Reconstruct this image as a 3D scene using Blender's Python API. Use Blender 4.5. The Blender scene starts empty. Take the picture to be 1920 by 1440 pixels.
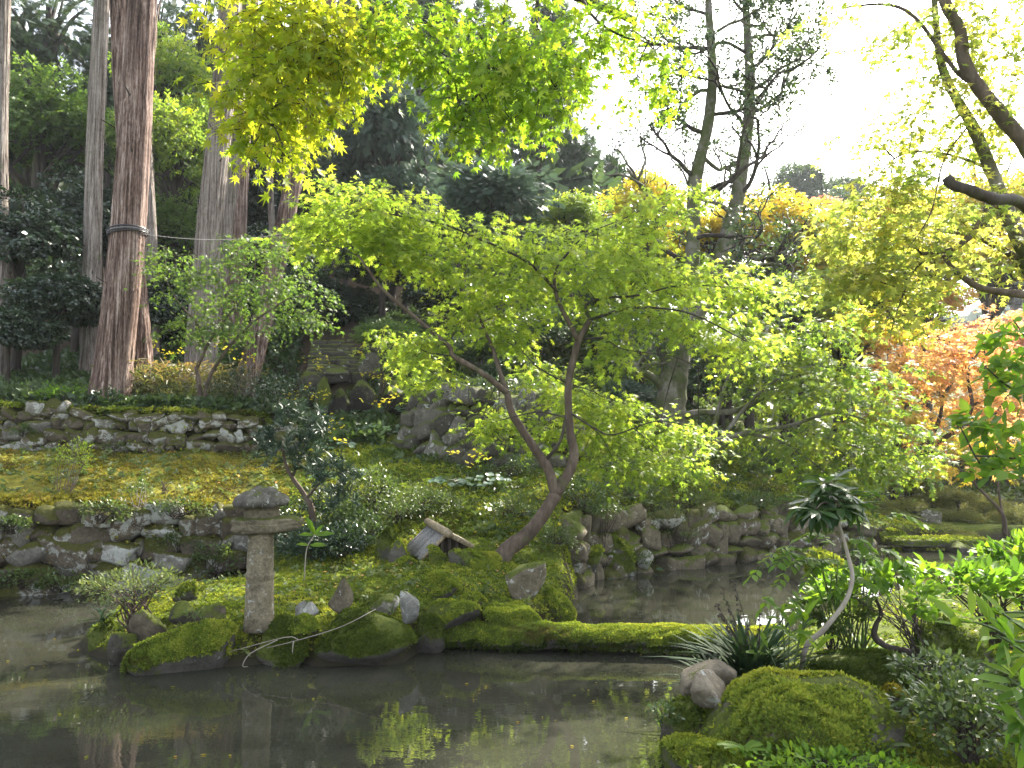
# A mossy pond garden below tall cedars, seen against the light.
import bpy, math
import numpy as np

rng = np.random.default_rng(11)
scene = bpy.context.scene
COL = scene.collection
rad = math.radians

# ------------------------------------------------------------------ camera
EYE, F, CX, CY = 2.15, 1400.0, 960.0, 720.0
PITCH = math.atan(100 / F)
cam_data = bpy.data.cameras.new('camera')
cam_data.sensor_width = 36.0
cam_data.lens = 36.0 * F / 1920.0
cam_data.clip_start = 0.05
cam_data.clip_end = 2000
cam = bpy.data.objects.new('camera', cam_data)
COL.objects.link(cam)
cam.location = (0, 0, EYE)
cam.rotation_euler = (math.pi / 2 + PITCH, 0, 0)
scene.camera = cam

# ------------------------------------------------------------------ sky, sun, exposure
SUN_EL, SUN_AZ = 40.0, 34.0
world = bpy.data.worlds.new('World')
scene.world = world
world.use_nodes = True
wn = world.node_tree
sky = wn.nodes.new('ShaderNodeTexSky')
sky.sky_type = 'NISHITA'
sky.sun_disc = False
sky.sun_elevation = rad(SUN_EL)
sky.sun_rotation = rad(SUN_AZ)
sky.air_density = 1.0
sky.dust_density = 2.5
sky.ozone_density = 0.6
wn.nodes['Background'].inputs['Strength'].default_value = 0.15
pale = wn.nodes.new('ShaderNodeHueSaturation')      # thin bright overcast veil: the sky in the picture is white
pale.inputs['Saturation'].default_value = 0.42
wn.links.new(sky.outputs[0], pale.inputs['Color'])
wn.links.new(pale.outputs[0], wn.nodes['Background'].inputs['Color'])

sun_data = bpy.data.lights.new('sun', 'SUN')
sun_data.energy = 4.5
sun_data.angle = rad(0.6)
sun_data.color = (1.0, 0.93, 0.80)
sun = bpy.data.objects.new('sun', sun_data)
COL.objects.link(sun)
sun.location = (20, 30, 40)
sun.rotation_euler = (rad(90 - SUN_EL), 0, rad(180 - SUN_AZ))

vs = scene.view_settings
vs.view_transform = 'Standard'
vs.look = 'None'
vs.gamma = 1
vs.use_curve_mapping = False
vs.exposure = 2.38

cy = scene.cycles
cy.use_denoising = True
cy.max_bounces = 10
cy.diffuse_bounces = 4
cy.glossy_bounces = 3
cy.transmission_bounces = 6
cy.transparent_max_bounces = 8
cy.caustics_reflective = False
cy.caustics_refractive = False
cy.sample_clamp_indirect = 6.0

# ------------------------------------------------------------------ picture point -> place
_cp, _sp = math.cos(PITCH), math.sin(PITCH)


def ray(px, py):
    r, u = (px - CX) / F, (CY - py) / F
    d = np.array([r, _cp - u * _sp, _sp + u * _cp])
    return d / d[1]


def P(px, py, d):
    """point seen at a photograph pixel, at distance d along the ground"""
    return np.array([0, 0, EYE]) + ray(px, py) * d


def PZ(px, py, z):
    r = ray(px, py)
    return np.array([0, 0, EYE]) + r * ((z - EYE) / r[2])


# ------------------------------------------------------------------ object helpers
def mesh(name, V, T, mat=None, smooth=False, attrs=None, quads=None):
    """mesh from arrays: V (n,3), T (m,3) triangles, or quads (m,4)"""
    V = np.ascontiguousarray(V, np.float32).reshape(-1, 3)
    me = bpy.data.meshes.new(name)
    me.vertices.add(len(V))
    me.vertices.foreach_set('co', V.ravel())
    Fc = np.ascontiguousarray(T if quads is None else quads, np.int32)
    n, k = Fc.shape
    me.loops.add(n * k)
    me.loops.foreach_set('vertex_index', Fc.ravel())
    me.polygons.add(n)
    me.polygons.foreach_set('loop_start', np.arange(0, n * k, k, dtype=np.int32))
    me.polygons.foreach_set('loop_total', np.full(n, k, np.int32))
    if smooth:
        me.polygons.foreach_set('use_smooth', np.ones(n, bool))
    for an, arr in (attrs or {}).items():
        arr = np.asarray(arr, np.float32)
        if arr.ndim == 1:
            a = me.attributes.new(an, 'FLOAT', 'POINT')
            a.data.foreach_set('value', arr)
        else:
            a = me.attributes.new(an, 'FLOAT_COLOR', 'POINT')
            c4 = np.ones((len(arr), 4), np.float32)
            c4[:, :3] = arr
            a.data.foreach_set('color', c4.ravel())
    if mat:
        me.materials.append(mat)
    me.update(calc_edges=True)
    return me


def link(name, me, parent=None, loc=None):
    o = bpy.data.objects.new(name, me)
    COL.objects.link(o)
    if parent is not None:
        o.parent = parent
    if loc is not None:
        o.location = [float(c) for c in loc]
    return o


def tag(o, label=None, cat=None, group=None, kind=None):
    if label: o['label'] = label
    if cat: o['category'] = cat
    if group: o['group'] = group
    if kind: o['kind'] = kind
    return o


def thing(name, loc, label, cat, group=None, rz=0.0):
    o = link(name, None, None, loc)
    o.empty_display_size = 0.1
    o.rotation_euler = (0, 0, rz)
    return tag(o, label, cat, group)


def copy_tree(o, parent=None):
    c = o.copy()
    COL.objects.link(c)
    if parent is not None:
        c.parent = parent
    for ch in o.children:
        copy_tree(ch, c)
    return c


def nrm(a):
    a = np.asarray(a, float)
    return a / np.maximum(np.linalg.norm(a, axis=-1, keepdims=True), 1e-9)


def frames(d, n):
    """rotation matrices with +Y along d and +Z as near n as can be"""
    y = nrm(d)
    x = nrm(np.cross(y, n))
    z = np.cross(x, y)
    return np.stack([x, y, z], -1)


def catmull(pts, per=6):
    p = np.asarray(pts, float)
    if len(p) < 3:
        t = np.linspace(0, 1, per + 1)[:, None]
        return p[0] * (1 - t) + p[-1] * t
    q = np.vstack([2 * p[0] - p[1], p, 2 * p[-1] - p[-2]])
    out = []
    for i in range(len(p) - 1):
        a, b, c, d = q[i:i + 4]
        t = np.linspace(0, 1, per, endpoint=False)[:, None]
        out.append(.5 * (2 * b + (c - a) * t + (2 * a - 5 * b + 4 * c - d) * t**2 + (3 * b - a - 3 * c + d) * t**3))
    out.append(p[-1:])
    return np.vstack(out)


class Geo:
    """collects triangles for one mesh"""
    def __init__(s):
        s.V, s.T, s.A, s.n = [], [], [], 0

    def add(s, V, T, a=0.5):
        V = np.asarray(V, float).reshape(-1, 3)
        s.V.append(V)
        s.T.append(np.asarray(T, int).reshape(-1, 3) + s.n)
        s.A.append(np.broadcast_to(np.asarray(a, float), (len(V),)))
        s.n += len(V)
        return s

    def tube(s, pts, radii, seg=8, per=5, bump=0.0, flute=0.0, a=0.5):
        c = catmull(pts, per)
        r = np.interp(np.linspace(0, 1, len(c)), np.linspace(0, 1, len(radii)), radii)
        t = nrm(np.gradient(c, axis=0))
        up = np.array([0.31, 0.17, 0.93]) if abs(t[0][2]) < .8 else np.array([0.95, 0.3, 0.05])
        x = nrm(np.cross(t, up)); y = np.cross(t, x)
        th = np.linspace(0, 2 * math.pi, seg, endpoint=False)
        rr = r[:, None] * np.ones(seg)
        if bump:
            ph = rng.uniform(0, 6.28, 4)
            k = np.arange(len(c))[:, None]
            rr = rr * (1 + bump * (np.sin(th * 2 + ph[0] + k * .5) + np.sin(th * 3 + ph[1] - k * .8) + np.sin(k * 1.3 + ph[2])) / 2
                       + bump * rng.normal(0, .35, rr.shape))
        V = c[:, None] + rr[..., None] * (np.cos(th)[:, None] * x[:, None] + np.sin(th)[:, None] * y[:, None])
        n = len(c)
        i, j = np.meshgrid(np.arange(n - 1), np.arange(seg), indexing='ij')
        j2 = (j + 1) % seg
        q = np.stack([i * seg + j, i * seg + j2, (i + 1) * seg + j2, (i + 1) * seg + j], -1).reshape(-1, 4)
        T = np.vstack([q[:, [0, 1, 2]], q[:, [0, 2, 3]]])
        cap = np.array([[(n - 1) * seg, (n - 1) * seg + k, (n - 1) * seg + k + 1] for k in range(1, seg - 1)] +
                       [[0, k + 1, k] for k in range(1, seg - 1)])
        s.add(V.reshape(-1, 3), np.vstack([T, cap]), a)
        return s

    def box(s, c, h, R=None, a=0.5):
        v = np.array([[x, y, z] for x in (-1, 1) for y in (-1, 1) for z in (-1, 1)], float) * np.asarray(h)
        if R is not None: v = v @ np.asarray(R).T
        t = [[0, 1, 3], [0, 3, 2], [4, 6, 7], [4, 7, 5], [0, 4, 5], [0, 5, 1], [2, 3, 7], [2, 7, 6], [0, 2, 6], [0, 6, 4], [1, 5, 7], [1, 7, 3]]
        return s.add(v + np.asarray(c), t, a)

    def leaves(s, tpl, pos, Rm, sc, rnd):
        tv, tt = tpl
        N, k = len(pos), len(tv)
        if N == 0: return s
        V = np.einsum('nij,kj->nki', Rm, tv) * np.asarray(sc).reshape(-1, 1, 1) + np.asarray(pos)[:, None]
        T = tt[None] + (np.arange(N) * k)[:, None, None]
        return s.add(V.reshape(-1, 3), T.reshape(-1, 3), np.repeat(rnd, k))

    def build(s, name, mat, parent=None, origin=(0, 0, 0), smooth=False, kind=None, obj=True):
        V = np.vstack(s.V) - np.asarray(origin)
        me = mesh(name, V, np.vstack(s.T), mat, smooth, {'rnd': np.concatenate(s.A)})
        if not obj: return me
        o = link(name, me, parent, None if parent is not None else origin)
        if kind: o['kind'] = kind
        return o


# ------------------------------------------------------------------ leaf shapes: base at the origin, tip along +Y, length 1
def fan(rim, centre, droop=0.0):
    V = np.array([[*centre]] + [list(r) for r in rim], float)
    V[:, 2] -= droop * ((V[:, 0] - centre[0])**2 + (V[:, 1] - centre[1])**2)
    n = len(rim)
    T = np.array([[0, k + 1, k + 2] for k in range(n - 1)] + [[0, n, 1]])
    return V, T


def maple_leaf(lobes):
    if lobes == 7:
        A = [(-128, .38), (-84, .62), (-42, .82), (0, .9), (42, .82), (84, .62), (128, .38)]
    else:
        A = [(-105, .5), (-52, .78), (0, .9), (52, .78), (105, .5)]
    rim = []
    half = (A[1][0] - A[0][0]) / 2
    for i, (a, l) in enumerate(A):
        t = rad(a)
        rim.append((math.sin(t) * l, .14 + math.cos(t) * l, 0))
        if i < len(A) - 1:
            t2 = rad((a + A[i + 1][0]) / 2)
            rim.append((math.sin(t2) * .27, .14 + math.cos(t2) * .27, .0))
    rim.append((0, 0, 0.0))
    return fan(rim, (0, .14, .03), .16)


MAPLE7, MAPLE5 = maple_leaf(7), maple_leaf(5)
_v = MAPLE7[0].copy(); _v[:, 2] -= .55 * _v[:, 0]**2 - .12 * _v[:, 1]; _v[:, 0] *= .84; _v[3:6, 2] += .09
MAPLE7C = (_v, MAPLE7[1])      # curled
# fourth: oval blade folded on its midrib, 6 triangles
OVAL = (np.array([[0, 0, 0], [.2, .3, .045], [.22, .62, .05], [0, 1, -.06], [-.22, .62, .05], [-.2, .3, .045], [0, .45, -.01]]),
        np.array([[0, 1, 6], [1, 2, 6], [2, 3, 6], [3, 4, 6], [4, 5, 6], [5, 0, 6]]))
SLIM = (OVAL[0] * [.62, 1, .8], OVAL[1])
BLADE = (np.array([[-.028, 0, 0], [.028, 0, 0], [.03, .4, .07], [-.03, .4, .07], [.022, .75, .06], [-.022, .75, .06], [0, 1, -.04]]),
         np.array([[0, 1, 2], [0, 2, 3], [3, 2, 4], [3, 4, 5], [5, 4, 6]]))
STRAP = (np.array([[-.05, 0, 0], [.05, 0, 0], [.06, .55, .03], [-.06, .55, .03], [0, 1, -.02]]),
         np.array([[0, 1, 2], [0, 2, 3], [3, 2, 4]]))
DIAMOND = (np.array([[0, 0, 0], [.27, .48, .02], [0, 1, 0], [-.27, .48, .02]]), np.array([[0, 1, 2], [0, 2, 3]]))
_a = np.linspace(-2.75, 2.75, 11)
ROUND = fan([(math.sin(t) * .5, .5 + math.cos(t) * .5 * (1 if abs(t) < 2.4 else .8), .06 * math.sin(3 * t)) for t in _a] + [(0, .16, -.03)], (0, .45, -.05), -.12)


def sprig(n, leaf, spread, l0=.45, seed=1, droop=.25):
    """n small leaves round a short twig, as one shape of length about 1"""
    r = np.random.default_rng(seed)
    g = Geo()
    y = r.uniform(.05, .75, n)
    sd = np.where(np.arange(n) % 2, 1, -1)
    ang = r.uniform(.5, 1.3, n) * sd
    d = np.stack([np.sin(ang), np.cos(ang), r.normal(-droop, .3, n)], -1)
    nn = np.stack([r.normal(0, .5, n), r.normal(0, .5, n), np.ones(n)], -1)
    pos = np.stack([r.normal(0, spread, n), y, r.normal(0, spread, n)], -1)
    g.leaves(leaf, pos, frames(d, nn), l0 * r.uniform(.7, 1.2, n), np.zeros(n))
    return np.vstack(g.V), np.vstack(g.T)


SPRIG = sprig(8, DIAMOND, .08)
SPRIG_OVAL = sprig(6, DIAMOND, .1, .6, 3)
MAPLE_SPRIG = sprig(5, maple_leaf(5), .06, .42, 5)


def conifer_spray():
    g = Geo()
    for k in range(8):
        y = k / 8 * .85
        l = .44 * (1 - k / 8 * .75)
        for sgn in (-1, 1):
            tip = [sgn * l, y + l * .75, -.12 * l - .1 * y]
            g.add([[0, y - .05, -.1 * y * y], tip, [sgn * .02, y + .09, -.03 - .1 * y * y]], [[0, 1, 2]])
    return np.vstack(g.V), np.vstack(g.T)


SPRAY = conifer_spray()


def frond(n=9, leaf=OVAL, l0=.34, droop=.5):
    g = Geo()
    for k in range(n):
        y = .12 + k / n * .86
        z = -droop * y * y * .5
        for sgn in (-1, 1):
            l = l0 * (1 - .25 * abs(k / n - .4))
            g.leaves(leaf, np.array([[0, y, z]]), frames(np.array([[sgn, .35, -.25]]), np.array([[0, 0, 1.]])), np.array([l]), np.array([0.]))
    t = np.linspace(0, 1, 5)
    V = np.vstack([np.stack([-.008 + 0 * t, t, -droop * t * t * .5], -1), np.stack([.008 + 0 * t, t, -droop * t * t * .5], -1)])
    g.add(V, [[k, k + 1, k + 6] for k in range(4)] + [[k, k + 6, k + 5] for k in range(4)])
    return np.vstack(g.V), np.vstack(g.T)


FROND = frond(8, OVAL, .3)
FERN = frond(11, DIAMOND, .3, .9)


def ico(sub):
    import bmesh
    bm = bmesh.new()
    bmesh.ops.create_icosphere(bm, subdivisions=sub, radius=1)
    V = np.array([v.co[:] for v in bm.verts]); T = np.array([[v.index for v in f.verts] for f in bm.faces])
    bm.free()
    return V, T


ICO = {k: ico(k) for k in (2, 3, 4, 5)}
from mathutils import noise as _mn
from mathutils import Vector as _Vec


def fnoise(p, f=1.0, o=3):
    return np.array([_mn.fractal(_Vec(q * f), 1.0, 2.0, o) for q in np.atleast_2d(p)])


def rock_shape(seed, sub=4, planes=11, sharp=10, rough=.05, scale=(1, 1, 1)):
    """faceted boulder: the unit ball cut by planes, edges worn, surface roughened"""
    r = np.random.default_rng(seed)
    V, T = ICO[sub]
    n = nrm(r.normal(0, 1, (planes, 3)))
    d = r.uniform(.62, 1.0, planes)
    q = np.maximum(V @ n.T, 0.0) / d
    rr = 1 / np.power((q**sharp).sum(1) + .28**sharp, 1 / sharp)
    rr = np.minimum(rr, 1.5)
    W = V * rr[:, None]
    if rough:
        W = W * (1 + rough * fnoise(W + seed, 2.2, 4))[:, None]
    W = W / np.abs(W).max(0)
    return W * np.asarray(scale), T


# ------------------------------------------------------------------ materials
MATS = {}


def new_mat(name):
    m = bpy.data.materials.new(name)
    m.use_nodes = True
    nt = m.node_tree
    nt.nodes.clear()
    out = nt.nodes.new('ShaderNodeOutputMaterial')
    return m, nt, out


class N:
    """tiny node-building helper"""
    def __init__(s, nt): s.nt = nt

    def n(s, t, **kw):
        nd = s.nt.nodes.new(t)
        for k, v in kw.items():
            if k.startswith('i_'):
                nd.inputs[k[2:].replace('_', ' ')].default_value = v
            else: setattr(nd, k, v)
        return nd

    def l(s, a, b): s.nt.links.new(a, b)

    def noise(s, vec, scale, detail=6, rough=.6, dist=0.0):
        nd = s.n('ShaderNodeTexNoise')
        nd.inputs['Scale'].default_value = scale; nd.inputs['Detail'].default_value = detail
        nd.inputs['Roughness'].default_value = rough; nd.inputs['Distortion'].default_value = dist
        if vec is not None: s.l(vec, nd.inputs['Vector'])
        return nd.outputs['Fac']

    def ramp(s, fac, stops, interp='LINEAR'):
        nd = s.n('ShaderNodeValToRGB')
        cr = nd.color_ramp; cr.interpolation = interp
        while len(cr.elements) < len(stops): cr.elements.new(.5)
        for e, (p, c) in zip(cr.elements, stops):
            e.position = p
            e.color = (*c, 1) if not np.isscalar(c) else (c, c, c, 1)
        if fac is not None: s.l(fac, nd.inputs[0])
        return nd.outputs[0]

    def mix(s, fac, a, b, mode='MIX'):
        nd = s.n('ShaderNodeMix', data_type='RGBA', blend_type=mode)
        for sock, v in ((nd.inputs[0], fac), (nd.inputs[6], a), (nd.inputs[7], b)):
            if hasattr(v, 'is_linked') or hasattr(v, 'links'): s.l(v, sock)
            elif np.isscalar(v): sock.default_value = v if sock.type == 'VALUE' else (v, v, v, 1)
            else: sock.default_value = (*v, 1)
        return nd.outputs[2]

    def math(s, op, a, b=0.5, clamp=False):
        nd = s.n('ShaderNodeMath', operation=op, use_clamp=clamp)
        for sock, v in ((nd.inputs[0], a), (nd.inputs[1], b)):
            if hasattr(v, 'links'): s.l(v, sock)
            else: sock.default_value = v
        return nd.outputs[0]

    def bump(s, h, strength=.5, dist=.02, normal=None):
        nd = s.n('ShaderNodeBump')
        nd.inputs['Strength'].default_value = strength; nd.inputs['Distance'].default_value = dist
        s.l(h, nd.inputs['Height'])
        if normal is not None: s.l(normal, nd.inputs['Normal'])
        return nd.outputs[0]

    def mapping(s, vec, scale):
        nd = s.n('ShaderNodeMapping')
        nd.inputs['Scale'].default_value = scale
        s.l(vec, nd.inputs['Vector'])
        return nd.outputs[0]

    def bsdf(s, color, rough=.7, normal=None, spec=.3):
        b = s.n('ShaderNodeBsdfPrincipled')
        if hasattr(color, 'links'): s.l(color, b.inputs['Base Color'])
        else: b.inputs['Base Color'].default_value = (*color, 1)
        if hasattr(rough, 'links'): s.l(rough, b.inputs['Roughness'])
        else: b.inputs['Roughness'].default_value = rough
        b.inputs['Specular IOR Level'].default_value = spec
        if normal is not None: s.l(normal, b.inputs['Normal'])
        return b.outputs[0]


def leaf_mat(name, cols, trans=.5, boost=1.6, rough=.5, spec=.3, tint=(1.0, 1.0, .6)):
    """cols: colours from one leaf to the next; light passes through the blade"""
    m, nt, out = new_mat(name)
    b = N(nt)
    at = b.n('ShaderNodeAttribute', attribute_name='rnd')
    k = len(cols)
    c = b.ramp(at.outputs['Fac'], [(i / max(k - 1, 1), cc) for i, cc in enumerate(cols)])
    p = b.bsdf(c, rough, None, spec)
    tc = b.mix(1.0, c, tuple(boost * t for t in tint), 'MULTIPLY')
    tr = b.n('ShaderNodeBsdfTranslucent')
    b.l(tc, tr.inputs[0])
    mx = b.n('ShaderNodeMixShader')
    mx.inputs[0].default_value = trans
    b.l(p, mx.inputs[1]); b.l(tr.outputs[0], mx.inputs[2])
    b.l(mx.outputs[0], out.inputs[0])
    return m


def bark_mat(name, stops, moss=0.0, streak=(9, 9, .8), bstr=.9, dist=.02, fine=30, mosscol=(.06, .085, .02)):
    m, nt, out = new_mat(name)
    b = N(nt)
    tc = b.n('ShaderNodeTexCoord')
    o = tc.outputs['Object']
    w = b.noise(b.mapping(o, streak), 1.0, 8, .65, .35)
    f = b.noise(b.mapping(o, (fine, fine, fine * .18)), 1.0, 4, .6)
    big = b.noise(o, .9, 4, .6)
    mixed = b.math('ADD', b.math('MULTIPLY', w, .6), b.math('ADD', b.math('MULTIPLY', f, .2), b.math('MULTIPLY', big, .2)))
    c = b.ramp(mixed, stops)
    if moss:
        mm = b.ramp(b.noise(o, 2.6, 7, .7), [(.62 - moss * .4, 0.), (.72 - moss * .3, 1.)])
        c = b.mix(mm, c, mosscol)
    h = b.math('ADD', w, b.math('MULTIPLY', f, .45))
    b.l(b.bsdf(c, .88, b.bump(h, bstr, dist), .15), out.inputs[0])
    return m


def rock_mat(name, dark, light, lichen=.25, moss=.4, mosscol=((.045, .062, .012), (.13, .155, .022)), scale=1.0, dirt=.0):
    """worn stone, pale lichen, moss settling on what faces up"""
    m, nt, out = new_mat(name)
    b = N(nt)
    tc = b.n('ShaderNodeTexCoord')
    geo = b.n('ShaderNodeNewGeometry')
    oi = b.n('ShaderNodeObjectInfo')
    va = b.n('ShaderNodeVectorMath', operation='ADD')
    b.l(geo.outputs['Position'], va.inputs[0]); b.l(oi.outputs['Random'], va.inputs[1])
    pos = va.outputs[0]
    big = b.noise(pos, 3.2 * scale, 8, .68, .4)
    fine = b.noise(pos, 30 * scale, 8, .78)
    mid = b.noise(pos, 10 * scale, 8, .75, .8)
    c = b.ramp(b.math('ADD', b.math('MULTIPLY', big, .35), b.math('ADD', b.math('MULTIPLY', mid, .4), b.math('MULTIPLY', fine, .25))), [(.38, dark), (.52, tuple((a + z) / 2 for a, z in zip(dark, light))), (.63, light)])
    c = b.mix(.55, c, b.ramp(oi.outputs['Random'], [(0, .55), (.5, .95), (1, 1.3)]), 'MULTIPLY')
    li = b.ramp(b.math('ADD', b.noise(pos, 7 * scale, 6, .72, .6), b.math('MULTIPLY', oi.outputs['Random'], .16)), [(.74 - lichen * .3, 0.), (.77 - lichen * .3, 1.)])
    c = b.mix(b.math('MULTIPLY', li, .8), c, b.ramp(fine, [(.3, (.30, .31, .28)), (.7, (.52, .52, .48))]))
    sep = b.n('ShaderNodeSeparateXYZ'); b.l(geo.outputs['Normal'], sep.inputs[0])
    mn = b.noise(pos, 4.5 * scale, 7, .68)
    up = b.math('ADD', b.math('MULTIPLY', sep.outputs[2], .42), mn)
    mf = b.ramp(up, [(1.02 - moss * .75, 0.), (1.10 - moss * .72, 1.)])
    mc = b.ramp(b.noise(pos, 26 * scale, 6, .7), [(.3, mosscol[0]), (.7, mosscol[1])])
    c = b.mix(mf, c, mc)
    h = b.math('ADD', b.math('ADD', b.math('MULTIPLY', big, 1.0), b.math('MULTIPLY', mid, .8)), b.math('ADD', b.math('MULTIPLY', fine, .35), b.math('MULTIPLY', b.math('MULTIPLY', mf, b.noise(pos, 60 * scale, 3, .7)), .5)))
    b.l(b.bsdf(c, .9, b.bump(h, 1.0, .05), .2), out.inputs[0])
    return m


G_ = dict
M = dict(
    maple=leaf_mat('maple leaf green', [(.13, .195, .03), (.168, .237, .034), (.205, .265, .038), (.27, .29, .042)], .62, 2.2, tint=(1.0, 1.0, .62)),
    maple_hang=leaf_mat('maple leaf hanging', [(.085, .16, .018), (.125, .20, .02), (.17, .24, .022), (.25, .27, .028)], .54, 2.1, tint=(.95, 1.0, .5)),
    maple_sunlit=leaf_mat('maple leaf sunlit golden green', [(.14, .20, .02), (.19, .24, .02), (.25, .27, .025), (.33, .30, .03)], .6, 2.2, tint=(1.0, 1.0, .5)),  # yellowish autumn leaf, with sunlight on the boughs mixed into its colour
    maple_lime=leaf_mat('maple leaf lime', [(.12, .18, .045), (.165, .21, .05), (.22, .235, .055), (.29, .26, .06)], .6, 2.3, tint=(1, .98, .6)),
    maple_soft=leaf_mat('maple leaf soft green', [(.08, .14, .03), (.11, .17, .03), (.15, .20, .03), (.20, .22, .03)], .58, 2.1, tint=(1, 1, .55)),
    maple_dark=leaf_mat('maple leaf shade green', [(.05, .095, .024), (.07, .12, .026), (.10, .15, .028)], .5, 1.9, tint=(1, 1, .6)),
    maple_yellow=leaf_mat('maple leaf yellow', [(.16, .19, .025), (.23, .23, .028), (.30, .25, .03), (.34, .23, .035)], .62, 2.3, tint=(1, .95, .5)),
    maple_orange=leaf_mat('maple leaf orange', [(.36, .32, .06), (.43, .31, .08), (.46, .27, .10), (.46, .22, .12)], .55, 2.0, tint=(1, .92, .78)),
    maple_red=leaf_mat('maple leaf red', [(.38, .17, .12), (.42, .20, .13), (.44, .24, .13)], .6, 2.0, tint=(1, .85, .7)),
    evergreen=leaf_mat('glossy evergreen leaf', [(.016, .034, .016), (.026, .048, .02), (.04, .065, .024)], .18, 1.5, .24, .6),
    evergreen_mid=leaf_mat('evergreen leaf mid', [(.03, .055, .022), (.045, .078, .025), (.065, .10, .03)], .3, 1.7, .38, .45),
    blue_conifer=leaf_mat('blue green conifer', [(.035, .065, .05), (.055, .09, .065), (.075, .115, .075)], .25, 1.4, .55, .3, (1, 1, .8)),
    conifer=leaf_mat('conifer green', [(.03, .055, .026), (.045, .075, .03), (.06, .095, .035)], .25, 1.5, .55, .3),
    clipped=leaf_mat('clipped shrub leaf', [(.08, .095, .03), (.13, .145, .04), (.19, .195, .055), (.25, .23, .07)], .4, 1.5, .6, .2),
    azalea=leaf_mat('azalea leaf', [(.06, .095, .035), (.09, .125, .045), (.13, .165, .055), (.17, .19, .06)], .4, 1.6, .5, .3),
    understory=leaf_mat('undergrowth leaf', [(.03, .055, .018), (.05, .08, .022), (.075, .11, .028), (.10, .13, .03)], .35, 1.7, .42, .4),
    fresh=leaf_mat('fresh bright leaf', [(.05, .11, .018), (.075, .15, .02), (.11, .19, .022), (.15, .22, .025)], .5, 1.9, .5, .2, (1, 1, .45)),
    sapling=leaf_mat('dark sapling leaf', [(.015, .04, .012), (.025, .06, .014), (.045, .09, .018)], .32, 2.0, .33, .4, (1, 1, .5)),
    farfugium=leaf_mat('leopard plant leaf', [(.03, .07, .03), (.04, .085, .035), (.055, .10, .045)], .15, 1.5, .3, .5),
    strap=leaf_mat('dark strap leaf', [(.012, .03, .014), (.02, .042, .018), (.035, .06, .022)], .25, 1.6, .7, .08),
    podocarpus=leaf_mat('podocarpus leaf', [(.018, .038, .024), (.03, .055, .032), (.05, .075, .045)], .15, 1.4, .42, .3),
    bamboo=leaf_mat('bamboo grass leaf', [(.04, .065, .02), (.07, .095, .025), (.14, .13, .045), (.26, .17, .07)], .4, 1.6, .5, .3),
    flower=leaf_mat('yellow daisy petal', [(.62, .54, .015), (.70, .62, .025)], .35, 1.4, .6, .2, (1, 1, .4)),
    moss_tuft=leaf_mat('moss blades', [(.08, .07, .02), (.07, .105, .018), (.125, .17, .022), (.19, .225, .03), (.28, .285, .042)], .4, 1.6, .8, .1, (1, 1, .5)),
    moss_dry=leaf_mat('dry moss blades', [(.08, .05, .025), (.075, .07, .018), (.15, .145, .02), (.23, .215, .03), (.23, .165, .045)], .35, 1.6, .8, .1, (1, .95, .5)),
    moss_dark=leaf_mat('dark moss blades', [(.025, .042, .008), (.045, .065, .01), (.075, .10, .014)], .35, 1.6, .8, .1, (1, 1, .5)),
    cedar=bark_mat('cedar bark', [(.40, (.022, .014, .011)), (.47, (.095, .058, .045)), (.54, (.22, .155, .128)), (.62, (.45, .37, .32))], 0, (22, 22, .55), 1.0, .04, 60),
    cedar_grey=bark_mat('grey cedar bark', [(.39, (.04, .03, .026)), (.46, (.14, .112, .096)), (.55, (.27, .235, .205)), (.64, (.44, .395, .36))], .12, (20, 20, .55), 1.0, .04, 55, (.09, .10, .05)),
    bark=bark_mat('smooth maple bark', [(.3, (.03, .022, .017)), (.5, (.085, .063, .049)), (.7, (.19, .15, .118))], .14, (9, 9, 3), .6, .01, 26),
    bark_dark=bark_mat('dark bark', [(.3, (.018, .014, .012)), (.5, (.045, .036, .03)), (.7, (.10, .085, .07))], .15, (7, 7, 2), .8, .015, 24),
    bark_moss=bark_mat('mossy grey bark', [(.3, (.05, .042, .035)), (.5, (.13, .115, .095)), (.7, (.26, .24, .21))], .5, (5, 5, 1.6), .8, .02, 22, (.065, .075, .025)),
    pale_twig=bark_mat('pale twig', [(.3, (.16, .13, .10)), (.7, (.42, .37, .32))], 0, (10, 10, 6), .5, .005, 60),
    rock=rock_mat('garden rock', (.055, .05, .04), (.24, .22, .18), .22, .45),
    rock_wet=rock_mat('wet dark rock', (.012, .011, .009), (.06, .054, .042), .02, .5),
    rock_pale=rock_mat('pale rock', (.14, .135, .12), (.42, .41, .375), .45, .25),
    rock_brown=rock_mat('brown rock', (.045, .036, .026), (.23, .195, .135), .10, .46),
    rock_bare=rock_mat('bare tan rock', (.08, .066, .048), (.29, .25, .185), .05, .10),
    rock_moss=rock_mat('moss covered rock', (.05, .045, .038), (.17, .16, .135), .1, .85),
    wall_stone=rock_mat('mossy wall stone', (.045, .034, .022), (.21, .175, .13), .36, .62, ((.045, .052, .012), (.10, .095, .02))),
    wall_pale=rock_mat('pale wall stone', (.09, .08, .064), (.34, .32, .28), .48, .52, ((.05, .058, .012), (.11, .105, .02))),
    wall_dark=rock_mat('dark wall stone', (.022, .02, .016), (.125, .112, .088), .10, .5),
    lantern=rock_mat('lantern granite', (.05, .041, .027), (.36, .31, .21), .02, .32, scale=1.5),
    lantern_cap=rock_mat('lantern cap granite', (.045, .042, .036), (.22, .205, .17), .42, .2, scale=1.7),
)
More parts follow.
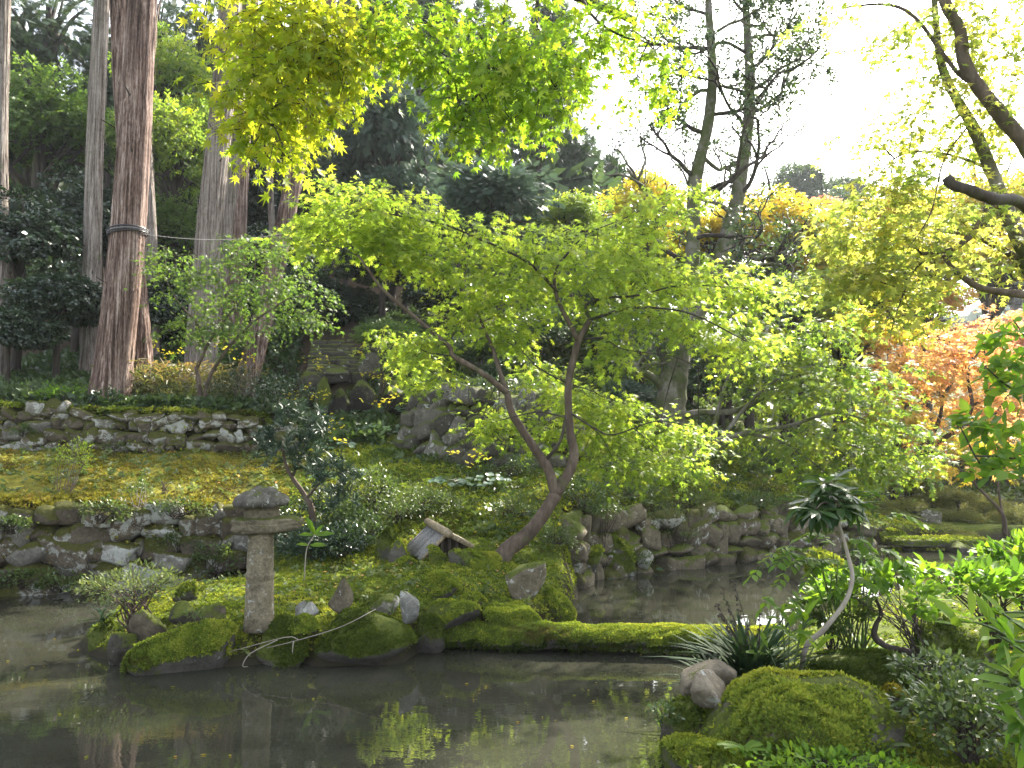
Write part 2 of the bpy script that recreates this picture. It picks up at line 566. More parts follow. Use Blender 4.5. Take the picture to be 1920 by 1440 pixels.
# ------------------------------------------------------------------ lie of the land (water surface at z = 0)
POND = np.array([(-16, 8.6), (-8.5, 10.0), (-7.1, 10.4), (-5.6, 10.9), (-4.05, 11.5), (-3.65, 11.2), (-3.75, 10.4), (-4.1, 9.4), (-4.55, 8.6),
                 (-4.6, 7.95), (-4.25, 7.5), (-3.6, 7.12), (-2.75, 7.1), (-2.07, 7.28), (-1.87, 7.12), (-1.0, 7.2), (-.85, 7.75), (-.5, 7.75),
                 (.2, 8.1), (.72, 8.6), (.85, 9.7), (.95, 10.8), (1.05, 11.6), (2.1, 12.3), (3.85, 13.15), (5.4, 14.1), (6.9, 15.0), (8.5, 15.6),
                 (11, 16.4), (14, 17), (14, 15), (10.5, 13.4), (8, 11.6), (5.9, 10.2), (4.4, 9.3), (3.3, 8.2), (2.3, 7.3), (1.55, 6.5), (1.2, 5.7), (1.0, 4.85),
                 (.55, 3.9), (-1, 3.1), (-5, 2.6), (-16, 2.5)])
CTRL = np.array([
    # terrace above the lower left wall, and up to the foot of the upper wall
    (-14, 9.5, 1.3), (-9, 10.2, 1.3), (-7.2, 10.7, 1.28), (-5.6, 11.2, 1.24), (-4.3, 11.8, 1.12), (-12, 13, 1.95), (-9.2, 13.2, 1.92), (-7.5, 13.3, 1.9),
    (-5.5, 13.6, 1.86), (-4.6, 13.9, 1.82), (-9, 11.8, 1.6), (-6.4, 12.3, 1.58),
    # forest floor behind (the step of the upper wall is added on top)
    (-10, 14.6, 1.98), (-7, 15.2, 1.98), (-5, 15.6, 2.05), (-8, 18, 2.5), (-16, 18, 2.8), (-6.5, 20, 3.2), (-14, 26, 5.2), (-9, 27, 6.0), (-30, 22, 5), (-30, 45, 16),
    # gully, stairs, moss slope in the middle
    (-3.9, 16.5, 2.35), (-4.2, 18.0, 2.6), (-4.5, 19.3, 3.75), (-4.8, 20.4, 4.0), (-5, 23, 5.4), (-5, 30, 8.5), (-2.8, 15, 2.05), (-1.43, 12.5, 1.43), (-.9, 11.2, 1.03), (-2.2, 11.7, 1.2),
    (-3, 11.6, 1.1), (-1.4, 10, .6), (-2.1, 14.4, 1.95), (-.6, 13.3, 1.55), (-1.4, 15.2, 1.95), (0, 14.6, 1.9), (.4, 16.5, 2.6), (2, 20, 4.2), (0, 24, 6.0),
    # isthmus, maple foot, right bank
    (-.14, 9.8, .58), (.34, 11.8, 1.2), (1.23, 12.3, 1.3), (1.1, 11.9, 1.05), (2.2, 12.6, 1.02), (2.8, 13.7, 1.5), (3.9, 13.5, .92), (4.56, 14.7, 1.05), (5.3, 14.45, .66), (3.5, 17, 2.3),
    (5.3, 17, 1.6), (8.2, 18, .5), (7, 15.4, .4), (10, 17.2, .22), (13, 18.5, .25), (10, 19, .25), (13, 21, .4), (15, 25, .8), (10, 25, 1.1), (8.5, 20.5, .75), (7, 28, 3.2), (4, 24, 4.2), (25, 30, .5), (25, 15, .8), (30, 60, 2), (10, 45, 5),
    (0, 45, 14), (-12, 45, 17), (-30, 80, 30), (0, 80, 24), (60, 80, 2), (60, 10, 1), (60, 40, 1),
    # island
    (-2.5, 9.5, .52), (-2.57, 7.55, .36), (-3.5, 7.6, .24), (-4.2, 8.0, .15), (-3.3, 8.6, .40), (-.34, 8.15, .36), (-1.54, 8.3, .47), (-.72, 9.2, .55), (.45, 9.0, .34), (-1.2, 7.5, .22), (-2.3, 7.4, .25),
    (-3.4, 10.3, .30), (-2.9, 10.6, .55), (.6, 10.6, .65),
    # near bank
    (1.5, 4.2, .26), (2.5, 5, .30), (3, 6.5, .30), (4, 8, .26), (6, 9, .3), (0, 0, .45), (4, 2, .45), (-5, 0, .45), (9, 8, .5), (10, 11, .5), (2, 6.3, .25), (-16, 0, .5), (-16, -6, .5), (16, -6, .5), (12, 2, .5)
], float)
_d = np.linalg.norm(CTRL[:, None, :2] - CTRL[None, :, :2], axis=-1)
_W = np.linalg.solve(_d + 1e-3 * np.eye(len(CTRL)), CTRL[:, 2])


def poly_sd(X, Y, poly):
    """signed distance, positive inside the polygon"""
    best = np.full(X.shape, 1e9)
    ins = np.zeros(X.shape, bool)
    for (x0, y0), (x1, y1) in zip(poly, np.roll(poly, -1, 0)):
        dx, dy = x1 - x0, y1 - y0
        t = np.clip(((X - x0) * dx + (Y - y0) * dy) / (dx * dx + dy * dy), 0, 1)
        best = np.minimum(best, (X - x0 - t * dx)**2 + (Y - y0 - t * dy)**2)
        if dy != 0:
            ins ^= ((Y >= y0) != (Y >= y1)) & (X < x0 + (Y - y0) / dy * dx)
    d = np.sqrt(best)
    return np.where(ins, d, -d)


def sstep(a, b, x):
    t = np.clip((x - a) / (b - a), 0, 1)
    return t * t * (3 - 2 * t)


# upper left wall: top line a little above its foot; middle wall: the curved dry-stone bank
W2 = np.array([(-16, 13.0), (-9.4, 13.45), (-7.4, 13.6), (-5.4, 13.95), (-4.3, 14.5)])
W3 = np.array([(-2.3, 15.6), (-2.15, 14.75), (-1.5, 14.1), (-.6, 13.65), (.3, 13.5), (1.2, 13.9)])


def wall_line(W, X):
    return np.interp(X, W[:, 0], W[:, 1])


def H(X, Y):
    X = np.asarray(X, float); Y = np.asarray(Y, float)
    sh = X.shape
    x, y = X.ravel(), Y.ravel()
    z = np.zeros(len(x))
    for (cx, cyy, _), w in zip(CTRL, _W):
        z += w * np.hypot(x - cx, y - cyy)
    # steps held up by the two dry walls
    z += (.78 - .05 * sstep(-9, -5, x) * 2) * sstep(.06, .3, y - wall_line(W2, x)) * (1 - sstep(-5.0, -4.1, x)) * np.exp(-np.maximum(y - 20, 0) / 8) * (1 - sstep(15.5, 17.5, y) * sstep(-8.0, -6.6, x))
    z += 1.0 * sstep(.05, .35, y - wall_line(W3[1:], x)) * sstep(-2.25, -1.7, x) * (1 - sstep(.3, 1.6, x)) * np.exp(-np.maximum(y - 15, 0)**2 / 6)
    # roughness
    z += .035 * np.sin(x * 2.1 + np.sin(y * 1.7)) * np.sin(y * 2.6 + 1.3 * np.sin(x * 1.1)) + .018 * np.sin(x * 6.3 + 2 * np.sin(y * 3.1)) * np.sin(y * 7.1 + x)
    z += .008 * np.sin(x * 17 + 3 * np.sin(y * 9)) * np.sin(y * 19 + 2 * np.sin(x * 7))
    sd = poly_sd(x, y, POND)
    bed = -.12 - .5 * sstep(0, 2.5, sd)
    k = sstep(-.26, .06, sd)
    z = z * (1 - k) + bed * k
    return z.reshape(sh)


def h1(x, y): return float(H(np.array([x]), np.array([y]))[0])


def axis(a, b, lo, hi, fine, grow=1.12):
    """fine steps between lo and hi, growing steps outside"""
    mid = list(np.arange(lo, hi, fine))
    s, v = fine, mid[-1]
    up = []
    while v < b:
        s = min(s * grow, 2.5); v += s; up.append(v)
    s, v = fine, mid[0]
    dn = []
    while v > a:
        s = min(s * grow, 2.5); v -= s; dn.append(v)
    return np.array(dn[::-1] + mid + up)


gx, gy = axis(-90, 120, -9.5, 9.0, .09), axis(-8, 170, 3.2, 17.0, .09)
GX, GY = np.meshgrid(gx, gy)
GZ = H(GX, GY)
nx, ny = len(gx), len(gy)
ii, jj = np.meshgrid(np.arange(ny - 1), np.arange(nx - 1), indexing='ij')
q = np.stack([ii * nx + jj, ii * nx + jj + 1, (ii + 1) * nx + jj + 1, (ii + 1) * nx + jj], -1).reshape(-1, 4)
sdg = poly_sd(GX, GY, POND)
dry = sstep(.0, .5, 13.9 - GY) * (1 - sstep(-4.9, -4.1, GX + .3 * np.sin(GY * 2))) * sstep(9.6, 10.2, GY)
litter = np.maximum(sstep(.1, .5, GY - wall_line(W2, GX)) * (1 - sstep(-4.4, -3.6, GX)), .75 * sstep(17.5, 21, GY) * (1 - .5 * sstep(1, 4, GX)))
green = np.clip(1 - dry - litter, 0, 1)
zone = np.stack([dry, green, litter], -1).reshape(-1, 3)

m, nt, out = new_mat('garden ground')
b = N(nt)
geo = b.n('ShaderNodeNewGeometry')
pos = geo.outputs['Position']
za = b.n('ShaderNodeVertexColor', layer_name='zone')
zs = b.n('ShaderNodeSeparateColor'); b.l(za.outputs[0], zs.inputs[0])
n1 = b.noise(pos, 1.7, 7, .68, .5); n2 = b.noise(pos, 9, 6, .7); n3 = b.noise(pos, 55, 4, .7)
mixn = b.math('ADD', b.math('MULTIPLY', n1, .5), b.math('ADD', b.math('MULTIPLY', n2, .35), b.math('MULTIPLY', n3, .15)))
soil = b.ramp(mixn, [(.35, (.025, .018, .012)), (.55, (.06, .042, .026)), (.7, (.11, .08, .05))])
drym = b.ramp(mixn, [(.36, (.06, .04, .024)), (.43, (.10, .09, .02)), (.53, (.17, .16, .022)), (.66, (.24, .215, .035))])
grm = b.ramp(mixn, [(.36, (.03, .028, .014)), (.44, (.05, .07, .012)), (.55, (.09, .115, .013)), (.68, (.15, .16, .018))])
c = b.mix(zs.outputs[0], soil, drym)
c = b.mix(zs.outputs[1], c, grm)
sn = b.n('ShaderNodeSeparateXYZ'); b.l(geo.outputs['True Normal'], sn.inputs[0])
c = b.mix(b.ramp(sn.outputs[2], [(.45, 1.), (.75, 0.)]), c, b.mix(b.ramp(n2, [(.42, 0.), (.58, 1.)]), (.028, .02, .013), (.045, .045, .014)))
sp = b.n('ShaderNodeSeparateXYZ'); b.l(pos, sp.inputs[0])
c = b.mix(b.ramp(sp.outputs[2], [(.03, 1.), (.13, 0.)]), c, (.035, .03, .02))
h = b.math('ADD', n2, b.math('MULTIPLY', n3, .5))
b.l(b.bsdf(c, .95, b.bump(h, 1.0, .04), .1), out.inputs[0])
M['ground'] = m
ground = link('ground', mesh('ground', np.stack([GX, GY, GZ], -1).reshape(-1, 3), None, m, True, {'zone': zone}, quads=q))
tag(ground, kind='structure')

# ------------------------------------------------------------------ pond water
m, nt, out = new_mat('pond water')
b = N(nt)
geo = b.n('ShaderNodeNewGeometry')
pos = geo.outputs['Position']
silt = b.ramp(b.noise(b.mapping(pos, (.5, 1.1, 1)), 1.3, 5, .6, .8), [(.3, (.017, .0178, .0115)), (.7, (.034, .0345, .025))])
wv = b.noise(b.mapping(pos, (1.0, 2.2, 1)), 2.2, 3, .5, .6)
wf = b.noise(b.mapping(pos, (3.0, 7.0, 1)), 3.0, 2, .5, .4)
nrmw = b.bump(b.math('ADD', wv, b.math('MULTIPLY', wf, .22)), .010, .1)
bs = b.n('ShaderNodeBsdfPrincipled')
b.l(silt, bs.inputs['Base Color']); bs.inputs['Roughness'].default_value = .0; bs.inputs['IOR'].default_value = 1.55
bs.inputs['Specular IOR Level'].default_value = .75
b.l(nrmw, bs.inputs['Normal'])
b.l(bs.outputs[0], out.inputs[0])
wxs, wys = np.linspace(-22, 17, 40), np.linspace(1.5, 19, 24)
WX, WY = np.meshgrid(wxs, wys)
nx, ny = 40, 24
ii, jj = np.meshgrid(np.arange(ny - 1), np.arange(nx - 1), indexing='ij')
q = np.stack([ii * nx + jj, ii * nx + jj + 1, (ii + 1) * nx + jj + 1, (ii + 1) * nx + jj], -1).reshape(-1, 4)
tag(link('water', mesh('water', np.stack([WX, WY, 0 * WX], -1).reshape(-1, 3), None, m, True, quads=q)), kind='structure')

# far wooded hillside across the valley
hx, hy = np.linspace(-60, 420, 120), np.linspace(95, 330, 60)
HX, HY = np.meshgrid(hx, hy)
ridge = 24 + 17 * sstep(40, 190, HX) + 5 * np.sin(HX * .031 + 1) + 3 * np.sin(HX * .09)
HZ = ridge * sstep(95, 210, HY + .15 * HX) - 2 + 2.2 * np.sin(HX * .35 + 2 * np.sin(HY * .2)) * np.sin(HY * .41)
ii, jj = np.meshgrid(np.arange(59), np.arange(119), indexing='ij')
q = np.stack([ii * 120 + jj, ii * 120 + jj + 1, (ii + 1) * 120 + jj + 1, (ii + 1) * 120 + jj], -1).reshape(-1, 4)
m, nt, out = new_mat('far forest floor')
b = N(nt); geo = b.n('ShaderNodeNewGeometry')
b.l(b.bsdf(b.ramp(b.noise(geo.outputs['Position'], .25, 6, .7), [(.35, (.03, .05, .025)), (.65, (.07, .10, .04))]), .95, None, .1), out.inputs[0])
tag(link('hillside', mesh('hillside', np.stack([HX, HY, HZ], -1).reshape(-1, 3), None, m, True, quads=q)), kind='structure')
hidx = rng.integers(0, HX.size, 2000)
hp = np.stack([HX.ravel()[hidx] + rng.uniform(-2, 2, 2000), HY.ravel()[hidx] + rng.uniform(-2, 2, 2000), HZ.ravel()[hidx]], -1)
g = Geo()
V2, T2 = ICO[2]
rk = [rock_shape(s, 2, 9, 5, .25) for s in range(4)]
for s in range(4):
    sel = hp[s::4]
    n = len(sel)
    sc = rng.uniform(2.4, 5.0, n)
    Rm = frames(np.stack([np.cos(a := rng.uniform(0, 6.28, n)), np.sin(a), 0 * a], -1), np.tile([0, 0, 1.], (n, 1)))
    g.leaves((rk[s][0] * [1, 1, 1.35], rk[s][1]), sel + np.stack([0 * sc, 0 * sc, sc * .7], -1), Rm, sc, rng.uniform(0, 1, n))
o = g.build('far_forest', leaf_mat('far forest crowns', [(.03, .055, .03), (.05, .08, .035), (.08, .10, .04)], .0, 1, .9, .05), kind='stuff', smooth=True)
tag(o, 'bluish wooded ridge far across the valley', 'forest')

# ------------------------------------------------------------------ dry-stone walls, stone by stone
def block(k):
    r = np.random.default_rng(200 + k)
    V, T = ICO[3]
    W = V / (np.abs(V)**r.uniform(3, 6)).sum(1)[:, None]**(1 / 4.5)
    W = W + .18 * W[:, [1, 2, 0]] * r.uniform(-1, 1, 3) + .16 * W[:, [2, 0, 1]] * r.uniform(-1, 1, 3)
    W = W * (1 + .14 * fnoise(W + k * 5, 1.6, 4))[:, None]
    return W / np.abs(W).max(0), T


STONES = [mesh('stone', *(rock_shape(100 + k, 3, 7, 16, .07) if k % 3 == 0 else block(k)), smooth=True) for k in range(14)]


def stone_wall(name, label, line, zb, zt, size, mats, lean=.12, depth=.3, moss_top=False, seed=3, jit=.25):
    """stones in uneven courses along a ground line; zb/zt give foot and top along it (0..1)"""
    r = np.random.default_rng(seed)
    line = np.asarray(line, float)
    seg = np.r_[0, np.cumsum(np.linalg.norm(np.diff(line, axis=0), axis=1))]
    L = seg[-1]
    base = np.array([line[0][0], line[0][1], zb(0)])
    root = tag(thing(name, base, label, 'stone wall'), kind='thing')
    hmax = max(zt(t) - zb(t) for t in np.linspace(0, 1, 20))
    z0, k = 0.0, 0
    while z0 < hmax:
        hgt = size * r.uniform(.6, 1.1)
        s = -r.uniform(0, size)
        while s < L:
            w = size * (r.uniform(.4, .8) if r.random() < .3 else r.uniform(.8, 1.8))
            big = r.random() < .16
            sm = np.clip(s + w / 2, 0, L)
            t = sm / L
            x = np.interp(sm, seg, line[:, 0]); y = np.interp(sm, seg, line[:, 1])
            x2 = np.interp(min(sm + .1, L), seg, line[:, 0]); y2 = np.interp(min(sm + .1, L), seg, line[:, 1])
            x1 = np.interp(max(sm - .1, 0), seg, line[:, 0]); y1 = np.interp(max(sm - .1, 0), seg, line[:, 1])
            tx, ty = x2 - x1, y2 - y1
            nl = math.hypot(tx, ty) or 1
            tx, ty = tx / nl, ty / nl
            zz = zb(t) + z0 + hgt * .5 + r.normal(0, .04) * size / .3
            if zz - hgt * .3 < zt(t):
                me = STONES[r.integers(len(STONES))]
                key = (me.name, mats[0].name)
                o = link('stone', me, root)
                mt = mats[0] if r.random() > .3 else mats[-1]
                if mt.name not in STONE_BY: STONE_BY[mt.name] = {}
                if me.name not in STONE_BY[mt.name]:
                    mc = me.copy(); mc.materials.clear(); mc.materials.append(mt); STONE_BY[mt.name][me.name] = mc
                o.data = STONE_BY[mt.name][me.name]
                inward = lean * (zz - zb(t)) + r.uniform(-.08, .02)
                o.location = (x - ty * inward - base[0], y + tx * inward - base[1], zz - base[2])
                ang = math.atan2(ty, tx)
                o.rotation_euler = (r.normal(0, .15) + 3.1416 * r.integers(2), r.normal(0, jit), ang + r.normal(0, .15) + 3.1416 * r.integers(2))
                f = 1.25 if big else 1.0
                o.scale = (w * .68 * f, depth * r.uniform(.45, .65), hgt * r.uniform(.56, .74) * f)
            s += w * .98
        z0 += hgt * .95
        k += 1
    return root


STONE_BY = {}
low_wall = stone_wall('stone_wall', 'mossy overgrown stone wall rising straight from the pond behind the stone lantern',
                      [(-12, 9.25), (-8.5, 9.97), (-7.1, 10.37), (-5.6, 10.87), (-4.1, 11.45), (-3.75, 11.75)],
                      lambda t: -.12, lambda t: 1.12 - .10 * t, .29, [M['wall_stone'], M['wall_pale']], .10, .34, seed=5)
top_wall = stone_wall('stone_wall', 'upper retaining wall of pale mossy stones below the big cedar trunk',
                      [(x, y + .04) for x, y in W2],
                      lambda t: 1.88, lambda t: 2.66 - .08 * t - .2 * max(t - .85, 0) * 6, .235, [M['wall_stone'], M['wall_pale']], .1, .3, seed=8)
mid_wall = stone_wall('stone_wall', 'curved bank of dark dry stacked round stones beside the moss slope',
                      W3, lambda t: 1.95 - .5 * t if t < .75 else 1.58, lambda t: 2.45 + min(t * 2.4, .45), .34, [M['wall_dark'], M['rock']], .3, .36, seed=12, jit=.4)
right_wall = stone_wall('stone_wall', 'long pond edge wall of brown mossy boulders beyond the log bridge',
                        [(.95, 10.9), (1.08, 11.55), (2.1, 12.25), (3.85, 13.1), (5.4, 14.05), (6.9, 14.95)],
                        lambda t: -.12, lambda t: .86 - .42 * max(t - .35, 0), .32, [M['rock_brown'], M['wall_stone']], .16, .34, seed=21, jit=.16)
# ------------------------------------------------------------------ leaves as parts, the rest as one mass
from mathutils import Matrix
_leafmesh = {}


def leaf_parts(root, origin, tpl, pos, Rm, sc, rnd, mat, n=300, name='leaf', rest='crown', frame=True):
    """the n leaves that show largest become objects of their own, the others one mass"""
    pos = np.asarray(pos); sc = np.broadcast_to(sc, (len(pos),)); origin = np.asarray(origin, float)
    v = pos - np.array([0, 0, EYE])
    dist = np.linalg.norm(v, axis=1)
    face = np.abs(np.einsum('ni,ni->n', Rm[:, :, 2], v / dist[:, None])) + .15
    depth = v[:, 1] * _cp + v[:, 2] * _sp
    hpx = np.abs(v[:, 0]) / np.maximum(depth, .1) * F; vpx = np.abs(-v[:, 1] * _sp + v[:, 2] * _cp) / np.maximum(depth, .1) * F
    score = face * (sc / dist)**2 * np.where((hpx < 950) & (vpx < 712) & (depth > .2), 1, 1e-4)
    order = np.argsort(-score)
    top, low = order[:n], order[n:]
    for k in top:
        key = (id(tpl), mat.name, int(rnd[k] * 5.99))
        if key not in _leafmesh:
            _leafmesh[key] = mesh(name, tpl[0], tpl[1], mat, False, {'rnd': np.full(len(tpl[0]), (key[2] + .5) / 6)})
        o = link(name, _leafmesh[key], root)
        mt = np.eye(4); mt[:3, :3] = Rm[k] * sc[k]; mt[:3, 3] = pos[k] - origin
        o.matrix_basis = Matrix(mt.tolist())
    if len(low):
        Geo().leaves(tpl, pos[low], Rm[low], sc[low], rnd[low]).build(rest, mat, root, origin, kind='stuff')


def pads(rows):
    """(px, py, distance, half width px, half height px, half depth m, twigs) -> centres, radii, counts"""
    C, Rr, K = [], [], []
    for px, py, d, rx, ry, rz, n in rows:
        C.append(P(px, py, d)); Rr.append((rx / F * d, rz, ry / F * d)); K.append(n)
    return np.array(C), np.array(Rr), np.array(K)


def twigs(C, Rr, K, L=.35, per=9, size=.07, droop=.3, flat=.55, r=rng, tilt=.5):
    """leaves set along short arching twigs inside flattened crowns"""
    idx = np.repeat(np.arange(len(C)), K)
    n = len(idx)
    u = nrm(r.normal(0, 1, (n, 3))) * (r.uniform(0, 1, n)**.42)[:, None]
    o = C[idx] + u * Rr[idx]
    d = u * [1, 1, .3] + r.normal(0, .45, (n, 3)) * [1, 1, .5]
    d[:, 2] -= droop
    d = nrm(d)
    t = np.linspace(.08, 1, per)
    Lk = L * r.uniform(.6, 1.3, n)
    pos = o[:, None] + d[:, None] * (Lk[:, None] * t)[..., None]
    pos[..., 2] -= (Lk[:, None] * t * t) * droop * .5
    pos = pos + r.normal(0, .025, pos.shape)
    side = nrm(np.cross(d, [0, 0, 1.]))
    sg = np.where(np.arange(per) % 2, 1, -1)
    ld = d[:, None] * .7 + side[:, None] * sg[None, :, None] * .8 + r.normal(0, .3, (n, per, 3))
    ld[..., 2] -= .35
    nn = np.array([0, 0, 1.]) + r.normal(0, tilt, (n, per, 3)) + d[:, None] * .25
    pos, ld, nn = pos.reshape(-1, 3), ld.reshape(-1, 3), nn.reshape(-1, 3)
    m_ = len(pos)
    base = np.repeat(r.uniform(0, .75, n), per)
    sc = size * np.clip(r.normal(1, .28, m_), .4, 1.7)
    return pos, frames(nrm(ld), nn), sc, np.clip(base + r.uniform(0, .25, m_), 0, .999), o, d, Lk


def twig_wood(g, o, d, L, r0=.004, every=1):
    for k in range(0, len(o), every):
        a, e = o[k], o[k] + d[k] * L[k]
        x = nrm(np.cross(d[k], [0.3, .2, .9])) * r0; y = nrm(np.cross(d[k], x)) * r0
        g.add([a + x, a - x * .5 + y, a - x * .5 - y, e], [[0, 1, 3], [1, 2, 3], [2, 0, 3]])


def px_path(rows):
    return np.array([P(*q) for q in rows])


# ------------------------------------------------------------------ the green maple in the middle
def nearest_on(paths, c):
    best, bp = 1e9, None
    for p in paths:
        k = np.linalg.norm(p - c, axis=1)
        j = int(np.argmin(k))
        if k[j] < best: best, bp = k[j], p[j]
    return bp


mb = P(938, 1050, 9.8); mb[2] = h1(mb[0], mb[1]) - .08
maple = thing('maple_tree', mb, 'slender young green maple with a forked trunk leaning out from the moss bank', 'maple tree')
trunk = [[*mb]] + list(px_path([(950, 1032, 9.8), (985, 1005, 9.8), (1015, 970, 9.8), (1043, 925, 9.8)]))
left_stem = px_path([(1041, 928, 9.8), (1030, 885, 9.75), (1010, 852, 9.7), (975, 800, 9.6), (958, 770, 9.6), (951, 737, 9.55)])
right_stem = px_path([(1043, 926, 9.8), (1070, 878, 9.85), (1076, 848, 9.9), (1068, 800, 9.9), (1066, 720, 10), (1080, 655, 10), (1088, 632, 10), (1106, 600, 10)])
limbs = [
    ([(951, 737, 9.55), (900, 697, 9.4), (850, 668, 9.3), (842, 650, 9.3), (790, 605, 9.2), (720, 545, 9.1), (690, 505, 9.0), (672, 480, 9.0)], .042, .012),
    ([(950, 735, 9.55), (935, 690, 9.7), (922, 650, 9.8), (905, 610, 9.9), (895, 580, 10)], .036, .016),
    ([(1084, 640, 10), (1065, 602, 9.9), (1045, 560, 9.9), (1040, 520, 9.9), (1052, 490, 9.9), (1080, 458, 10)], .038, .012),
    ([(1046, 548, 9.9), (1000, 500, 9.7), (950, 470, 9.5), (880, 440, 9.3), (830, 420, 9.2), (750, 405, 9.1), (670, 388, 9.0)], .022, .008),
    ([(1106, 600, 10), (1100, 572, 10), (1140, 558, 10.1), (1190, 555, 10.2), (1280, 535, 10.3), (1380, 540, 10.4)], .026, .008),
    ([(1106, 600, 10), (1170, 580, 9.8), (1225, 577, 9.6), (1300, 590, 9.4), (1400, 640, 9.3)], .024, .007),
    ([(1088, 637, 10), (1130, 634, 9.9), (1170, 655, 9.7), (1260, 668, 9.6), (1310, 690, 9.5)], .013, .005),
    ([(1020, 866, 9.75), (1050, 828, 9.6), (1061, 780, 9.6)], .026, .018),
    ([(1060, 782, 9.6), (1010, 773, 9.4), (970, 780, 9.3), (930, 790, 9.2)], .012, .005),
    ([(1070, 775, 9.9), (1110, 800, 9.7), (1150, 815, 9.5), (1230, 790, 9.3), (1300, 800, 9.2)], .014, .005),
    ([(1066, 720, 10), (1010, 690, 9.8), (980, 660, 9.8), (950, 640, 9.8)], .012, .005),
    ([(1052, 490, 9.9), (1100, 440, 10), (1180, 405, 10.1), (1280, 350, 10.2)], .013, .004),
    ([(870, 437, 9.3), (850, 400, 9.2), (812, 345, 9.2)], .009, .003),
    ([(1075, 460, 10), (1050, 420, 10), (1048, 330, 10)], .006, .002),
    ([(850, 668, 9.3), (800, 660, 9.2), (780, 645, 9.2)], .01, .004),
]
Geo().tube(trunk, [.125, .11, .095, .087, .082], 12, 6, .04).build('trunk', M['bark'], maple, mb, True)
Geo().tube(left_stem, [.070, .062, .057, .052, .048, .042], 10, 6, .04).build('limb', M['bark'], maple, mb, True)
Geo().tube(right_stem, [.075, .068, .062, .055, .05, .046, .042, .034], 10, 6, .04).build('limb', M['bark'], maple, mb, True)
paths = []
for rows, r0, r1 in limbs:
    pp = px_path(rows); paths.append(catmull(pp, 6))
    Geo().tube(pp, [r0, r1], 7, 6, .05).build('branch', M['bark_dark'] if r0 < .03 else M['bark'], maple, mb, True)
C, Rr, K = pads([
    (690, 395, 9.0, 115, 52, .8, 150), (615, 420, 9.0, 58, 42, .6, 60), (765, 415, 9.1, 85, 45, .7, 90), (800, 490, 9.1, 55, 32, .6, 45), (575, 462, 8.9, 34, 14, .4, 18), (720, 460, 9.0, 80, 30, .6, 50),
    (905, 440, 9.3, 55, 45, .6, 60), (850, 500, 9.3, 50, 40, .5, 40), (1010, 475, 9.6, 85, 45, .8, 90), (1120, 450, 10, 100, 38, .8, 100), (1215, 405, 10.1, 80, 36, .8, 75), (1280, 362, 10.3, 48, 18, .5, 30),
    (950, 535, 9.6, 85, 42, .8, 80), (1080, 530, 10, 90, 45, .9, 85), (1200, 520, 10.1, 110, 45, .9, 120), (1330, 525, 10.3, 105, 38, .8, 110), (1420, 555, 10.4, 55, 20, .5, 35),
    (865, 590, 9.7, 55, 34, .6, 40), (940, 605, 9.8, 70, 38, .6, 60), (970, 645, 9.8, 36, 26, .4, 22), (1150, 665, 9.6, 30, 32, .3, 24), (1125, 655, 9.7, 25, 18, .3, 10), (1170, 590, 9.8, 80, 34, .7, 60), (1290, 600, 9.5, 85, 28, .6, 65),
    (1390, 640, 9.3, 70, 22, .5, 35), (795, 660, 9.2, 46, 26, .4, 30), (835, 705, 9.2, 20, 22, .3, 12), (770, 640, 9.2, 36, 16, .3, 14),
    (1020, 705, 10.5, 46, 24, .5, 34), (1085, 755, 10.5, 75, 34, .6, 80), (1160, 765, 10.5, 55, 26, .5, 45), (935, 782, 10.5, 52, 24, .5, 40), (900, 800, 10.5, 36, 18, .4, 20), (1000, 815, 10.5, 50, 24, .5, 34),
    (1120, 815, 10.5, 64, 26, .5, 50), (1235, 805, 10.5, 76, 24, .6, 60), (1310, 825, 10.5, 54, 18, .5, 34), (1150, 862, 10.2, 84, 24, .6, 50), (1255, 875, 10.2, 70, 22, .6, 40)])
C = C + (C - [0, 0, EYE]) * .03
Rr[:, 1] *= .75
lp, lr, ls, ln, o_, d_, L_ = twigs(C, Rr, (K * 1.25).astype(int), .34, 9, .070, .22)
gw = Geo()
twig_wood(gw, o_, d_, L_ * .9, .0035)
for c_ in C:
    a = nearest_on(paths, c_)
    if np.linalg.norm(a - c_) < 2.2:
        gw.tube([a, (a + c_) / 2 + [0, 0, .06], c_], [.009, .004], 4, 3)
gw.build('twigs', M['bark_dark'], maple, mb, kind='stuff')
cu = np.random.default_rng(6).random(len(lp)) < .4
leaf_parts(maple, mb, MAPLE7, lp[~cu], lr[~cu], ls[~cu], ln[~cu], M['maple'], 180)
leaf_parts(maple, mb, MAPLE7C, lp[cu], lr[cu], ls[cu], ln[cu], M['maple'], 120)

